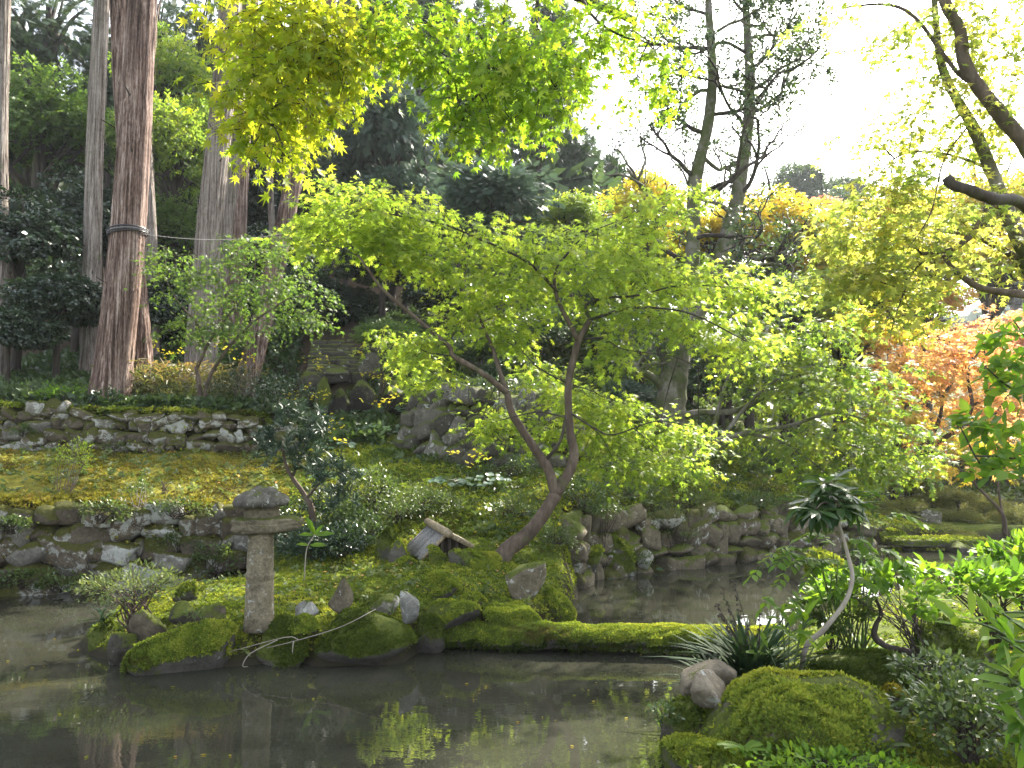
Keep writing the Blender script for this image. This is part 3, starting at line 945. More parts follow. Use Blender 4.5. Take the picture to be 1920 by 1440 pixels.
# ------------------------------------------------------------------ boughs hanging in from above
hb = np.array([-5.2, 2.2, h1(-5.2, 2.2)])
hang = thing('maple_tree', hb, 'maple boughs with large bright star leaves hanging into view from overhead', 'maple tree')
Geo().tube([[-5.2, 2.2, .2], [-4.9, 2.4, 2.5], [-4.2, 2.9, 4.6], [-3.0, 3.8, 5.8]], [.24, .2, .17, .13], 12, 6, .05).build('trunk', M['bark'], hang, hb, True)
hl = [[[-3.0, 3.8, 5.8], [-1.8, 4.9, 6.0], [-.4, 5.5, 5.9], [1.0, 5.8, 5.5]], [[-3.6, 3.4, 5.2], [-2.6, 4.6, 5.6], [-1.6, 5.6, 5.5]]]
hpaths = []
for p in hl:
    Geo().tube(p, [.09, .03], 8, 6, .05).build('limb', M['bark_dark'], hang, hb, True)
    hpaths.append(catmull(p, 6))
for rows in ([(955, -60, 5.4), (948, 20, 5.4), (940, 60, 5.4), (918, 120, 5.4), (898, 175, 5.4)], [(1000, -60, 5.4), (1008, 40, 5.4), (1012, 100, 5.4), (1040, 165, 5.4)], [(1060, -60, 5.6), (1108, 26, 5.6), (1160, 65, 5.6), (1215, 80, 5.6)],
             [(460, -60, 5.0), (478, 50, 5.0), (474, 140, 5.0), (500, 230, 5.0)], [(490, -60, 5.0), (530, 50, 5.0), (590, 110, 5.0)], [(700, -70, 5.2), (680, 20, 5.2), (640, 90, 5.2)], [(760, -70, 5.2), (790, 60, 5.2), (850, 150, 5.3)]):
    pp = px_path(rows)
    top = nearest_on(hpaths, pp[0])
    Geo().tube(np.vstack([top, pp]), [.022, .012, .006], 6, 6, .03).build('branch', M['bark_dark'], hang, hb, True)
    hpaths.append(catmull(pp, 6))
C, Rr, K = pads([
    (480, 55, 5.0, 75, 62, .45, 34), (570, 90, 5.0, 85, 85, .5, 60), (610, 40, 5.1, 75, 55, .5, 40), (500, 175, 5.0, 62, 52, .4, 34), (565, 195, 5.0, 48, 38, .35, 20), (485, 245, 4.9, 42, 36, .3, 18), (530, 275, 4.9, 18, 14, .2, 5),
    (430, 175, 4.9, 30, 10, .25, 4), (645, 70, 5.1, 66, 56, .4, 34), (655, 135, 5.1, 26, 30, .3, 9), (430, 40, 5.0, 30, 40, .3, 8), (530, 20, 5.0, 90, 35, .4, 30),
    (760, 42, 5.2, 85, 40, .5, 36), (715, 60, 5.2, 55, 40, .4, 20), (795, 95, 5.2, 42, 34, .4, 14), (840, 130, 5.3, 46, 40, .4, 17), (905, 85, 5.4, 75, 58, .5, 38), (960, 150, 5.4, 72, 52, .5, 34), (1010, 110, 5.4, 62, 52, .5, 30),
    (1060, 165, 5.5, 48, 42, .4, 18), (860, 200, 5.3, 34, 34, .3, 11), (920, 205, 5.4, 54, 38, .4, 20), (1000, 205, 5.4, 56, 22, .4, 14), (1060, 218, 5.5, 30, 12, .3, 5), (862, 240, 5.3, 16, 10, .2, 3), (925, 258, 5.4, 18, 8, .2, 3),
    (1095, 75, 5.6, 56, 50, .5, 24), (1135, 25, 5.6, 56, 36, .5, 18), (1200, 35, 5.7, 46, 38, .4, 14), (1232, 110, 5.7, 36, 42, .4, 13), (1252, 155, 5.7, 22, 22, .3, 5), (1190, 165, 5.7, 20, 16, .3, 3), (960, 25, 5.4, 120, 40, .5, 30)])
lp, lr, ls, ln, o_, d_, L_ = twigs(C, Rr, (K * 1.75).astype(int), .22, 8, .060, .5, tilt=.7)
gw = Geo(); twig_wood(gw, o_, d_, L_ * .9, .004)
for c_ in C:
    a = nearest_on(hpaths, c_)
    gw.tube([a, (a + c_) / 2 + [0, 0, .05], c_], [.009, .004], 4, 3)
gw.build('twigs', M['bark_dark'], hang, hb, kind='stuff')
glow = lp[:, 0] < P(690, 100, 5.1)[0] + np.random.default_rng(1).normal(0, .12, len(lp))  # boughs on this side take the leaf colour with sunlight mixed in
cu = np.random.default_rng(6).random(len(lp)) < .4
for k_, mt_, tp_, n_ in ((glow & ~cu, 'maple_sunlit', MAPLE7, 85), (glow & cu, 'maple_sunlit', MAPLE7C, 65), (~glow & ~cu, 'maple_hang', MAPLE7, 85), (~glow & cu, 'maple_hang', MAPLE7C, 65)):
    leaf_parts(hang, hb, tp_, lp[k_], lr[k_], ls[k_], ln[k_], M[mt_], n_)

# ------------------------------------------------------------------ big maple at the edge of the view, with its sawn-off limb
rb = np.array([6.6, 8.2, h1(6.6, 8.2)])
rm = thing('maple_tree', rb, 'old yellow green maple leaning in from the edge with a dark sawn-off limb', 'maple tree')
Geo().tube([rb - [0, 0, .1], rb + [-.05, .05, 1.3], P(1990, 560, 8.3), P(1925, 480, 8.4)], [.3, .24, .2, .15], 14, 6, .06).build('trunk', M['bark_moss'], rm, rb, True)
rpaths = []
for rows, r0, r1, mt in (
        ([(1925, 480, 8.4), (1890, 400, 8.4), (1858, 318, 8.4), (1820, 230, 8.3), (1790, 180, 8.3), (1765, 120, 8.3), (1755, 40, 8.2), (1750, -40, 8.2)], .085, .028, 'bark_moss'),
        ([(1990, 560, 8.3), (1945, 320, 7.9), (1880, 220, 7.8), (1832, 160, 7.8), (1806, 110, 7.8), (1801, 60, 7.8), (1780, 20, 7.8), (1750, -40, 7.8)], .085, .05, 'bark'),
        ([(1985, 480, 8.2), (1920, 385, 7.0), (1860, 373, 6.5), (1820, 357, 6.4), (1787, 347, 6.4), (1774, 332, 6.4)], .055, .043, 'bark_dark'),
        ([(1872, 350, 8.4), (1838, 418, 8.3), (1790, 465, 8.2), (1728, 476, 8.1)], .055, .02, 'bark'),
        ([(1950, 510, 8.4), (1850, 452, 8.7), (1790, 436, 8.8), (1715, 428, 8.9)], .045, .012, 'bark'),
        ([(1990, 575, 8.3), (1930, 555, 8.0), (1840, 540, 7.9), (1790, 506, 7.9), (1768, 478, 7.9)], .05, .02, 'bark'),
        ([(1832, 160, 7.8), (1790, 130, 7.9), (1700, 20, 8.0), (1600, 12, 8.2), (1540, 35, 8.3)], .03, .006, 'bark'),
        ([(1820, 230, 8.3), (1770, 300, 8.0), (1745, 400, 7.8), (1700, 470, 7.7)], .012, .004, 'bark_dark'),
        ([(1858, 318, 8.4), (1780, 290, 8.4), (1690, 290, 8.4), (1620, 360, 8.5)], .02, .005, 'bark'),
        ([(1785, 480, 8.2), (1720, 500, 8.1), (1680, 590, 8.0), (1668, 640, 8.0)], .012, .004, 'bark_dark')):
    pp = px_path(rows)
    Geo().tube(pp, [r0, r1], 10, 6, .07).build('limb' if r0 > .04 else 'branch', M[mt], rm, rb, True)
    rpaths.append(catmull(pp, 6))
C, Rr, K = pads([
    (1750, 45, 8.2, 95, 34, .7, 30), (1850, 40, 8.0, 75, 48, .7, 38), (1885, 130, 8.0, 48, 42, .6, 24), (1690, 45, 8.1, 46, 18, .5, 10), (1790, 110, 8.2, 60, 32, .6, 20), (1735, 175, 8.2, 50, 20, .5, 13), (1720, 235, 8.2, 60, 26, .6, 24), (1800, 235, 8.2, 56, 30, .6, 20),
    (1885, 240, 8.2, 52, 42, .6, 24), (1700, 315, 8.3, 70, 32, .6, 32), (1640, 372, 8.4, 74, 36, .7, 44), (1765, 400, 8.4, 80, 46, .8, 44), (1680, 450, 8.4, 90, 42, .8, 56), (1595, 430, 8.6, 74, 42, .7, 46), (1640, 515, 8.3, 72, 34, .6, 44),
    (1755, 520, 8.2, 56, 28, .6, 22), (1850, 450, 8.6, 56, 40, .6, 24), (1895, 500, 8.4, 36, 28, .5, 12), (1700, 565, 8.1, 44, 34, .5, 20), (1560, 20, 8.2, 60, 12, .4, 7), (1600, 245, 8.6, 40, 14, .4, 6), (1660, 600, 8.0, 30, 24, .4, 10), (1570, 530, 8.6, 70, 30, .6, 30)])
lp, lr, ls, ln, o_, d_, L_ = twigs(C, Rr, (K * 1.55).astype(int), .36, 10, .074, .25)
gw = Geo(); twig_wood(gw, o_, d_, L_ * .9, .0035)
for c_ in C:
    a = nearest_on(rpaths, c_)
    gw.tube([a, (a + c_) / 2 + [0, 0, .07], c_], [.011, .004], 4, 3)
gw.build('twigs', M['bark_dark'], rm, rb, kind='stuff')
leaf_parts(rm, rb, MAPLE5, lp, lr, ls, ln, M['maple_lime'], 300)

# ------------------------------------------------------------------ low spreading maple across the water
sb = P(1290, 872, 15.2); sb[2] = h1(sb[0], sb[1]) - .05
sm = thing('maple_tree', sb, 'low wide soft green maple drooping over the far bank beyond the boulder wall', 'maple tree')
spaths = []
Geo().tube([sb, P(1310, 850, 15.2), P(1350, 825, 15.2), P(1400, 812, 15.1)], [.11, .09, .07, .06], 8, 6, .06).build('trunk', M['bark_moss'], sm, sb, True)
for rows, r0, r1 in (([(1400, 812, 15.1), (1480, 798, 15), (1560, 775, 14.8), (1640, 790, 14.6)], .05, .012), ([(1400, 812, 15.1), (1470, 830, 15), (1540, 880, 14.8), (1580, 920, 14.6)], .035, .01),
                     ([(1350, 825, 15.2), (1420, 740, 15.4), (1500, 690, 15.4), (1580, 690, 15.2)], .045, .01), ([(1330, 835, 15.2), (1360, 720, 15.6), (1400, 640, 15.8), (1450, 610, 15.8)], .04, .01), ([(1480, 798, 15), (1580, 830, 14.8), (1680, 860, 14.6)], .025, .008)):
    pp = px_path(rows); spaths.append(catmull(pp, 6))
    Geo().tube(pp, [r0, r1], 7, 6, .06).build('branch', M['bark_moss'], sm, sb, True)
C, Rr, K = pads([
    (1385, 605, 15.8, 80, 22, 1.0, 55), (1465, 645, 15.8, 100, 28, 1.1, 80), (1545, 690, 15.4, 90, 28, 1.0, 75), (1480, 735, 15.4, 80, 22, 1.0, 50), (1595, 745, 15.1, 90, 30, 1.1, 80), (1645, 805, 14.8, 80, 30, 1.0, 75), (1545, 815, 14.9, 95, 34, 1.0, 80),
    (1445, 825, 15.1, 60, 26, .8, 40), (1690, 860, 14.6, 60, 26, .8, 45), (1605, 875, 14.7, 80, 30, .9, 60), (1510, 875, 14.9, 60, 26, .8, 40), (1400, 690, 15.6, 60, 20, .8, 30), (1640, 700, 15.3, 60, 24, .8, 40), (1560, 610, 16, 70, 30, .9, 50)])
lp, lr, ls, ln, o_, d_, L_ = twigs(C, Rr, K, .5, 10, .105, .3)
gw = Geo(); twig_wood(gw, o_, d_, L_ * .9, .005)
for c_ in C:
    a = nearest_on(spaths, c_)
    gw.tube([a, (a + c_) / 2 + [0, 0, .07], c_], [.012, .005], 4, 3)
gw.build('twigs', M['bark_moss'], sm, sb, kind='stuff')
Geo().leaves(MAPLE5, lp, lr, ls, ln).build('crown', M['maple_soft'], sm, sb, kind='stuff')

# ------------------------------------------------------------------ big orange maple beyond the pond
ob = P(1742, 905, 20.0); ob[2] = h1(ob[0], ob[1]) - .05
om = thing('maple_tree', ob, 'wide loose orange maple on dark crooked limbs beyond the pond', 'maple tree', 'autumn maples beyond the pond')
opaths = []
Geo().tube([ob, P(1744, 860, 20), P(1740, 822, 20)], [.16, .13, .11], 9, 6, .08).build('trunk', M['bark_dark'], om, ob, True)
for rows, r0 in (([(1740, 825, 20), (1722, 800, 20), (1690, 792, 19.8), (1676, 770, 19.7), (1674, 735, 19.7)], .07), ([(1740, 825, 20), (1760, 790, 20), (1765, 750, 20), (1745, 715, 20)], .07), ([(1742, 840, 20), (1800, 800, 19.8), (1822, 760, 19.8), (1815, 700, 19.8), (1840, 650, 19.8)], .08),
                 ([(1800, 800, 19.8), (1860, 780, 19.6), (1890, 740, 19.6)], .05), ([(1765, 750, 20), (1790, 700, 20.2), (1780, 640, 20.4)], .05), ([(1822, 760, 19.8), (1870, 740, 19.7), (1905, 700, 19.7)], .04)):
    pp = px_path(rows); opaths.append(catmull(pp, 6))
    Geo().tube(pp, [r0, r0 * .3], 7, 6, .1).build('limb', M['bark_dark'], om, ob, True)
C, Rr, K = pads([(1690, 690, 20, 60, 24, 1.2, 40), (1640, 720, 20, 46, 22, 1.0, 26), (1750, 650, 20.4, 70, 26, 1.2, 50), (1740, 700, 20, 60, 24, 1.1, 40), (1800, 620, 20.4, 60, 24, 1.2, 40), (1860, 600, 20, 60, 26, 1.2, 40), (1900, 650, 19.8, 46, 30, 1.1, 34), (1820, 680, 20, 66, 26, 1.2, 46), (1880, 700, 19.7, 56, 26, 1.1, 40),
                 (1700, 750, 19.8, 60, 22, 1.1, 36), (1780, 750, 20, 60, 22, 1.1, 36), (1850, 760, 19.8, 60, 24, 1.1, 40), (1660, 790, 19.8, 40, 20, .9, 18), (1730, 800, 19.8, 50, 18, .9, 20), (1800, 820, 19.8, 56, 20, .9, 24), (1890, 800, 19.6, 50, 24, 1.0, 30), (1840, 860, 19.8, 50, 18, .9, 18), (1700, 640, 20.4, 46, 20, 1.0, 24)])
lp, lr, ls, ln, o_, d_, L_ = twigs(C, Rr, K, .6, 10, .125, .25)
ln = np.clip(ln * .8 + (lp[:, 0] - 9.5) * .06 + (lp[:, 2] - 3.5) * .05, 0, .999)
gw = Geo(); twig_wood(gw, o_, d_, L_ * .9, .007)
for c_ in C:
    a = nearest_on(opaths, c_)
    gw.tube([a, (a + c_) / 2 + [0, 0, .1], c_], [.02, .008], 4, 3)
gw.build('twigs', M['bark_dark'], om, ob, kind='stuff')
Geo().leaves(MAPLE5, lp, lr, ls, ln).build('crown', M['maple_orange'], om, ob, kind='stuff')

# ------------------------------------------------------------------ tall twin-stemmed evergreen with pruned gnarled branches
cb = P(1256, 800, 17.0); cb[2] = h1(cb[0], cb[1]) - .1
ct = thing('camellia_tree', cb, 'tall twin-stemmed tree with gnarled pruned branches against the white sky', 'tree')
st0 = np.vstack([cb, px_path([(1258, 760, 17), (1264, 700, 17), (1272, 645, 17), (1280, 612, 17)])])
st1 = px_path([(1274, 640, 17), (1290, 560, 17), (1298, 480, 17), (1300, 400, 17), (1306, 330, 17), (1324, 250, 17), (1334, 180, 17), (1335, 100, 17), (1330, 40, 17), (1326, -60, 17)])
st2 = px_path([(1284, 622, 17), (1330, 540, 17.2), (1360, 450, 17.4), (1380, 380, 17.5), (1395, 290, 17.6), (1405, 200, 17.6), (1405, 120, 17.6), (1400, 50, 17.6), (1394, -60, 17.6)])
Geo().tube(st0, [.40, .34, .31, .32, .30], 16, 8, .07).build('trunk', M['bark_moss'], ct, cb, True)
Geo().tube(st1, [.24, .19, .17, .16, .15, .13, .12, .10, .09, .06], 12, 6, .07).build('trunk', M['bark_moss'], ct, cb, True)
Geo().tube(st2, [.24, .21, .19, .17, .16, .14, .12, .11, .09, .06], 12, 6, .07).build('trunk', M['bark_moss'], ct, cb, True)


def gnarl(g, ends, a, d, L, r0, depth, r):
    """crooked branch that forks; collects its ends"""
    n = 5
    p = [np.array(a)]
    dd = np.array(d, float)
    for k in range(n):
        dd = nrm(dd + r.normal(0, .32, 3) + [0, 0, .10])
        p.append(p[-1] + dd * L / n)
    g.tube(p, [r0, r0 * .55], 6 if depth else 5, 2, .1)
    if depth > 0:
        for k in range(3):
            i = r.integers(2, n + 1)
            gnarl(g, ends, p[i], nrm(dd + r.normal(0, .75, 3) * [1, 1, .6]), L * r.uniform(.45, .7), r0 * .55, depth - 1, r)
    else:
        ends.append((p[-1], dd)); ends.append((p[3], dd))


r_ = np.random.default_rng(5)
ends = []
for stem in (st1, st2):
    c_ = catmull(stem, 8)
    zs_ = np.linspace(.16, .97, 15)
    for k, t in enumerate(zs_):
        a = c_[int(t * (len(c_) - 1))]
        sgn = 1 if (k % 2 == 0) else -1
        if stem is st2 and r_.random() < .3: sgn = 1
        g = Geo()
        L = (1.75 if t < .8 else 1.3) * r_.uniform(.7, 1.15)
        gnarl(g, ends, a, nrm([sgn * 1.0, r_.normal(0, .5), .25 if t > .35 else .05]), L, .058 * (1.2 - t * .5), 2, r_)
        g.build('branch', M['bark_dark'] if k % 3 else M['bark_moss'], ct, cb)
for rows, r0 in (([(1250, 760, 17), (1238, 720, 16.9), (1205, 698, 16.7), (1170, 690, 16.6)], .13), ([(1262, 790, 17), (1300, 775, 16.8), (1380, 770, 16.5), (1440, 742, 16.3), (1510, 716, 16.1)], .09), ([(1278, 660, 17), (1330, 610, 16.8), (1400, 585, 16.6), (1480, 565, 16.5)], .08), ([(1270, 650, 17), (1225, 625, 17), (1190, 612, 17)], .08)):
    g = Geo(); pp = px_path(rows)
    g.tube(pp, [r0, r0 * .4], 9, 6, .1)
    cc = catmull(pp, 6)
    for k in range(7):
        i = r_.integers(6, len(cc))
        gnarl(g, ends, cc[i], nrm([r_.normal(0, .6), r_.normal(0, .5), .6]), .8, r0 * .3, 1, r_)
    g.build('limb', M['bark_moss'], ct, cb)
E_ = np.array([e[0] for e in ends]); D_ = np.array([e[1] for e in ends])
high = E_[:, 2] > 4.5
n_ = np.where(high, 3, 4) + (E_[:, 2] > 9.6) * 5
idx = np.repeat(np.arange(len(E_)), n_)
pos = E_[idx] + r_.normal(0, .17, (len(idx), 3))
dd = nrm(D_[idx] + r_.normal(0, .8, (len(idx), 3)))
Geo().leaves(SPRIG, pos, frames(dd, r_.normal(0, .5, dd.shape) + [0, 0, 1]), r_.uniform(.13, .24, len(idx)), r_.uniform(0, 1, len(idx))).build('crown', M['evergreen_mid'], ct, cb, kind='stuff')

# ------------------------------------------------------------------ cedars
def cedar(label, px0, py0, d, px1, w0, w1, mat, zbase=None, top=17.0, flare=.18, crown=True, seed=0, py_ref=0):
    """trunk from its foot (px0, py0) through px1 at the top edge of the view; widths in photograph pixels"""
    r = np.random.default_rng(seed)
    a = P(px0, py0, d)
    b_ = P(px1, py_ref, d + .3)
    zb = h1(a[0], a[1]) - .15 if zbase is None else zbase
    dirv = (b_ - a) / (b_[2] - a[2])
    a0 = a + dirv * (zb - a[2])
    ra, rb_ = w0 / F * d / 2, w1 / F * d / 2
    ztop = top
    nz, nt_ = 90, 72
    z = np.linspace(0, 1, nz)**1.15 * (ztop - zb)
    th = np.linspace(0, 2 * math.pi, nt_, endpoint=False)
    R0 = ra + (rb_ - ra) * z / (b_[2] - zb)
    R0 = np.maximum(R0, .05) + ra * flare * np.exp(-z / .45)
    ph = r.uniform(0, 6.28, 12)
    ZZ, TT = np.meshgrid(z, th, indexing='ij')
    rel = np.zeros_like(ZZ)
    for k, f in enumerate((5, 9, 13, 17, 23, 29)):
        rel += np.sin(f * TT + ph[k] + .35 * np.sin(ZZ * (.5 + .13 * k) + ph[k + 6])) / (f**.5) * .055
    rel += np.exp(-ZZ / .6) * .16 * np.sin(5 * TT + ph[0])
    rel += r.normal(0, .010, rel.shape)
    for k in range(5):      # knots and healed branch scars
        zc, tc_ = r.uniform(1, 9), r.uniform(-2.6, -.5)
        q2 = ((ZZ - zc) / .16)**2 + ((np.angle(np.exp(1j * (TT - tc_)))) / .28)**2
        rel += .16 * np.exp(-q2) - .12 * np.exp(-q2 * 7)
    rad_ = R0[:, None] * (1 + rel)
    ctr = a0 + dirv * z[:, None] + np.stack([.05 * np.sin(z * .5 + ph[1]), .04 * np.sin(z * .4), 0 * z], -1)
    V = ctr[:, None] + np.stack([np.cos(TT) * rad_, np.sin(TT) * rad_, 0 * rad_], -1)
    i, j = np.meshgrid(np.arange(nz - 1), np.arange(nt_), indexing='ij')
    q = np.stack([i * nt_ + j, i * nt_ + (j + 1) % nt_, (i + 1) * nt_ + (j + 1) % nt_, (i + 1) * nt_ + j], -1).reshape(-1, 4)
    t = thing('cedar_tree', a0, label, 'cedar tree', 'tall cedars of the hillside grove')
    link('trunk', mesh('trunk', (V - a0).reshape(-1, 3), None, mat, True, quads=q), t)
    # short dead snags
    for k in range(3):
        i_ = r.integers(15, 60); th_ = r.uniform(-2.8, -.3)
        s0 = ctr[i_] + np.array([math.cos(th_), math.sin(th_), 0]) * R0[i_] * .9
        Geo().tube([s0, s0 + np.array([math.cos(th_), math.sin(th_), .5]) * r.uniform(.12, .3)], [.02, .008], 5, 3).build('snag', M['bark_dark'], t, a0)
    # loose fibrous strips of bark
    g = Geo()
    ns = 110 if w0 > 45 else 40
    for k in range(ns):
        i0 = r.integers(2, 58); ln_ = r.integers(3, 8); th_ = r.uniform(0, 6.28)
        idx = np.arange(i0, min(i0 + ln_, nz - 1))
        s_ = np.linspace(0, 1, len(idx))
        out_ = .012 + .035 * np.abs(s_ - r.uniform(.2, .8))**2 * 4 * r.uniform(.2, 1)
        tt = th_ + .02 * np.sin(s_ * 5)
        rr_ = R0[idx] * 1.05 + out_
        hw = r.uniform(.006, .016) * np.sin(np.clip(s_ * .9 + .05, 0, 1) * math.pi)**.5
        e_ = np.stack([np.cos(tt), np.sin(tt), 0 * tt], -1); t_ = np.stack([-np.sin(tt), np.cos(tt), 0 * tt], -1)
        c_ = ctr[idx] + e_ * rr_[:, None]
        m2 = len(idx)
        g.add(np.vstack([c_ - t_ * hw[:, None], c_ + t_ * hw[:, None]]), [[a_, a_ + 1, a_ + m2 + 1] for a_ in range(m2 - 1)] + [[a_, a_ + m2 + 1, a_ + m2] for a_ in range(m2 - 1)])
    g.build('bark_strips', mat, t, a0, kind='stuff')
    if crown:
        n = 420
        zz = r.uniform(.45, 1, n) * (ztop - zb) + 1.0
        an = r.uniform(0, 6.28, n)
        rr = r.uniform(.2, 1, n) * 2.0 * (1.25 - zz / (ztop - zb) * .7)
        pos = a0 + dirv * zz[:, None] + np.stack([np.cos(an) * rr, np.sin(an) * rr, -rr * .2], -1)
        dd = nrm(np.stack([np.cos(an), np.sin(an), -.3 + r.normal(0, .25, n)], -1))
        keep = pos[:, 2] > EYE + .80 * pos[:, 1]
        if keep.sum() > 10:
            Geo().leaves(SPRAY, pos[keep], frames(dd, r.normal(0, .5, dd.shape) + [0, 0, 1])[keep], r.uniform(.7, 1.3, n)[keep], r.uniform(0, 1, n)[keep]).build('crown', M['conifer'], t, a0, kind='stuff')
    return t, a0, ctr, R0


main_cedar, mc0, mctr, mR = cedar('thick reddish cedar trunk with black cables wrapped round it above the upper wall', 206, 758, 14.6, 270, 66, 55, M['cedar'], seed=1, flare=.18)
cedar('slim grey cedar just behind the cable-wrapped cedar, its foot lost in dark shrubs', 166, 700, 19.0, 190, 34, 28, M['cedar_grey'], seed=2)
cedar('slim cedar cut by the edge of the picture, above the dark camellias', -4, 620, 18.0, 8, 30, 24, M['cedar_grey'], seed=3)
cedar('stout pale grey cedar with shredded bark behind the small fern-leaved maple', 372, 690, 18.0, 430, 50, 40, M['cedar_grey'], seed=4)
cedar('grey cedar leaning close behind the stout pale cedar', 395, 680, 20.0, 466, 24, 20, M['cedar_grey'], seed=5)
cedar('dark brown cedar in shade behind the two pale cedars', 436, 660, 22.5, 468, 36, 28, M['cedar'], seed=6)
cedar('leaning brown cedar left of the dark stone stairs', 474, 670, 19.0, 622, 42, 24, M['cedar'], seed=7)
cedar('grey mossy cedar trunk half hidden behind the foot of the cable-wrapped cedar', 280, 680, 21.0, 262, 34, 24, M['cedar_grey'], seed=8)
cedar('dark cedar trunk leaning away behind the top of the cable-wrapped cedar', 262, 640, 15.8, 222, 34, 32, M['cedar'], seed=9)
cedar('very thin knotty grey trunk between the cedars near the stairs', 514, 640, 24.0, 500, 13, 10, M['cedar_grey'], seed=10, crown=False, flare=.1)

# cables round the big cedar and the wire that runs off to the next trees
i_ = int(np.argmin(np.abs(mctr[:, 2] - P(220, 425, 14.3)[2])))
cc, r0 = mctr[i_], mR[i_] * 1.13
m, nt, out = new_mat('black cable'); b = N(nt); b.l(b.bsdf((.015, .015, .018), .4, None, .5), out.inputs[0]); M['cable'] = m
m, nt, out = new_mat('grey wire'); b = N(nt); b.l(b.bsdf((.12, .12, .125), .4, None, .5), out.inputs[0]); M['wire'] = m
cab = thing('cable', cc, 'black cables wound round the thick cedar trunk at half its height', 'cable')
for k in range(3):
    an = np.linspace(0, 2 * math.pi, 40)
    ring = np.stack([np.cos(an) * r0 * (1.0 + .02 * k), np.sin(an) * r0 * (1.0 + .02 * k), .034 * (k - 1) + .05 * np.cos(an + .3 * k)], -1) + cc
    Geo().tube(ring, [.016, .016], 6, 1).build('coil', M['wire'] if k == 1 else M['cable'], cab, cc, True)
w0, w1 = cc + [r0 * .8, -r0 * .6, -.05], P(540, 436, 18.6)
ww = np.array([w0 * (1 - t) + w1 * t - [0, 0, .16 * 4 * t * (1 - t)] for t in np.linspace(0, 1, 16)])
g = Geo().tube(ww, [.006, .006], 5, 2)
wire = g.build('wire', M['cable'], None, w0, True)
tag(wire, 'thin dark wire strung from the cable-wrapped cedar to the leaning cedar', 'wire')
# ------------------------------------------------------------------ crowns shared by the trees and shrubs of the hillside
def crown_mesh(name, seed, tpl, mat, n, lobes=16, size=.13, lobe_r=.42, shape=(1, 1, .85), droop=.1, flat=False, conical=False, up=.4):
    r = np.random.default_rng(seed)
    lc = nrm(r.normal(0, 1, (lobes, 3))) * r.uniform(.35, .78, (lobes, 1))
    lc[:, 2] = np.abs(lc[:, 2]) * 1.25 - .45
    if conical: lc[:, :2] *= (1.1 - .55 * (lc[:, 2:] + .5))
    lr = lobe_r * r.uniform(.7, 1.25, lobes)
    k = r.integers(0, lobes, n)
    u = nrm(r.normal(0, 1, (n, 3)))
    rr = r.uniform(.25, 1, n)**.4
    sq = .6 if flat else .8
    pos = lc[k] + u * (lr[k] * rr)[:, None] * [1.15, 1.15, sq]
    d = nrm(u + lc[k] * .6 + r.normal(0, .4, (n, 3)) - [0, 0, droop])
    if flat: d = nrm(d * [1, 1, .35] - [0, 0, droop])
    nn = r.normal(0, .55, (n, 3)) + [0, 0, up * 2]
    pos = pos * np.asarray(shape)
    rnd = np.clip(r.uniform(0, .6, lobes)[k] + r.uniform(0, .4, n), 0, .999)
    g = Geo().leaves(tpl, pos, frames(d, nn), size * r.uniform(.7, 1.3, n), rnd)
    me = g.build(name, mat, obj=False)
    return me, lc * np.asarray(shape)


def limbs_mesh(lc, mat, h=.9, seed=0, r0=.06):
    """trunk and limbs that reach the lobes of a crown; foot at z = -h - crown"""
    r = np.random.default_rng(seed)
    g = Geo()
    top = np.array([0, 0, .1])
    g.tube([[0, 0, -1.6], [.04, .02, -1.0], [-.03, .03, -.45], top], [r0 * 1.3, r0, r0 * .9, r0 * .55], 8, 5, .06)
    for c in lc:
        z0 = r.uniform(-.7, 0)
        g.tube([[0, 0, z0], c * [.5, .5, .4] + [0, 0, (z0 + c[2]) * .3], c], [r0 * .5, r0 * .12], 5, 4, .08)
    return g.build('trunk', mat, obj=False)


KIND = {}


def kind(key, tpl, mat, n, seeds, bark='bark_dark', **kw):
    KIND[key] = []
    for s in seeds:
        me, lc = crown_mesh('crown', s, tpl, M[mat], n, **kw)
        KIND[key].append((me, limbs_mesh(lc, M[bark], seed=s)))


kind('evergreen', SPRIG_OVAL, 'evergreen', 4400, (1, 2), size=.115, lobes=22, lobe_r=.40, up=.6)
kind('evergreen_mid', SPRIG, 'evergreen_mid', 2800, (4,), size=.14, lobes=20)
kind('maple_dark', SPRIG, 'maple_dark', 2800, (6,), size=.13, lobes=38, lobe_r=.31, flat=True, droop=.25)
kind('maple_soft', SPRIG, 'maple_soft', 3000, (8, 9), size=.12, lobes=38, lobe_r=.31, flat=True, droop=.25)
kind('maple_bright', SPRIG, 'maple', 2400, (10,), size=.12, lobes=38, lobe_r=.31, flat=True, droop=.25)
kind('maple_yellow', SPRIG, 'maple_yellow', 2700, (12, 13), size=.12, lobes=38, lobe_r=.31, flat=True, droop=.25)
kind('maple_orange', SPRIG, 'maple_orange', 2400, (15,), size=.12, lobes=38, lobe_r=.31, flat=True, droop=.25, bark='bark')
kind('maple_red', SPRIG, 'maple_red', 2000, (17,), size=.13, lobes=18, lobe_r=.38, flat=True, droop=.25)
kind('conifer', SPRAY, 'conifer', 2500, (18, 19), size=.17, lobes=22, lobe_r=.36, shape=(.8, .8, 1.3), droop=.45, conical=True)
kind('blue_conifer', SPRAY, 'blue_conifer', 2700, (20, 21), size=.15, lobes=24, lobe_r=.34, shape=(1, 1, 1.05), droop=.4)
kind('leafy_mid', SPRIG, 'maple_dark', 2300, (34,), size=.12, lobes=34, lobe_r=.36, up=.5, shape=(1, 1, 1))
kind('conifer_thin', SPRAY, 'conifer', 1000, (28, 29), size=.15, lobes=18, lobe_r=.45, shape=(1, 1, 1.2), droop=.4)
kind('leafy_bright', SPRIG, 'maple_soft', 2300, (31, 32), size=.12, lobes=34, lobe_r=.36, up=.5, shape=(1, 1, 1))
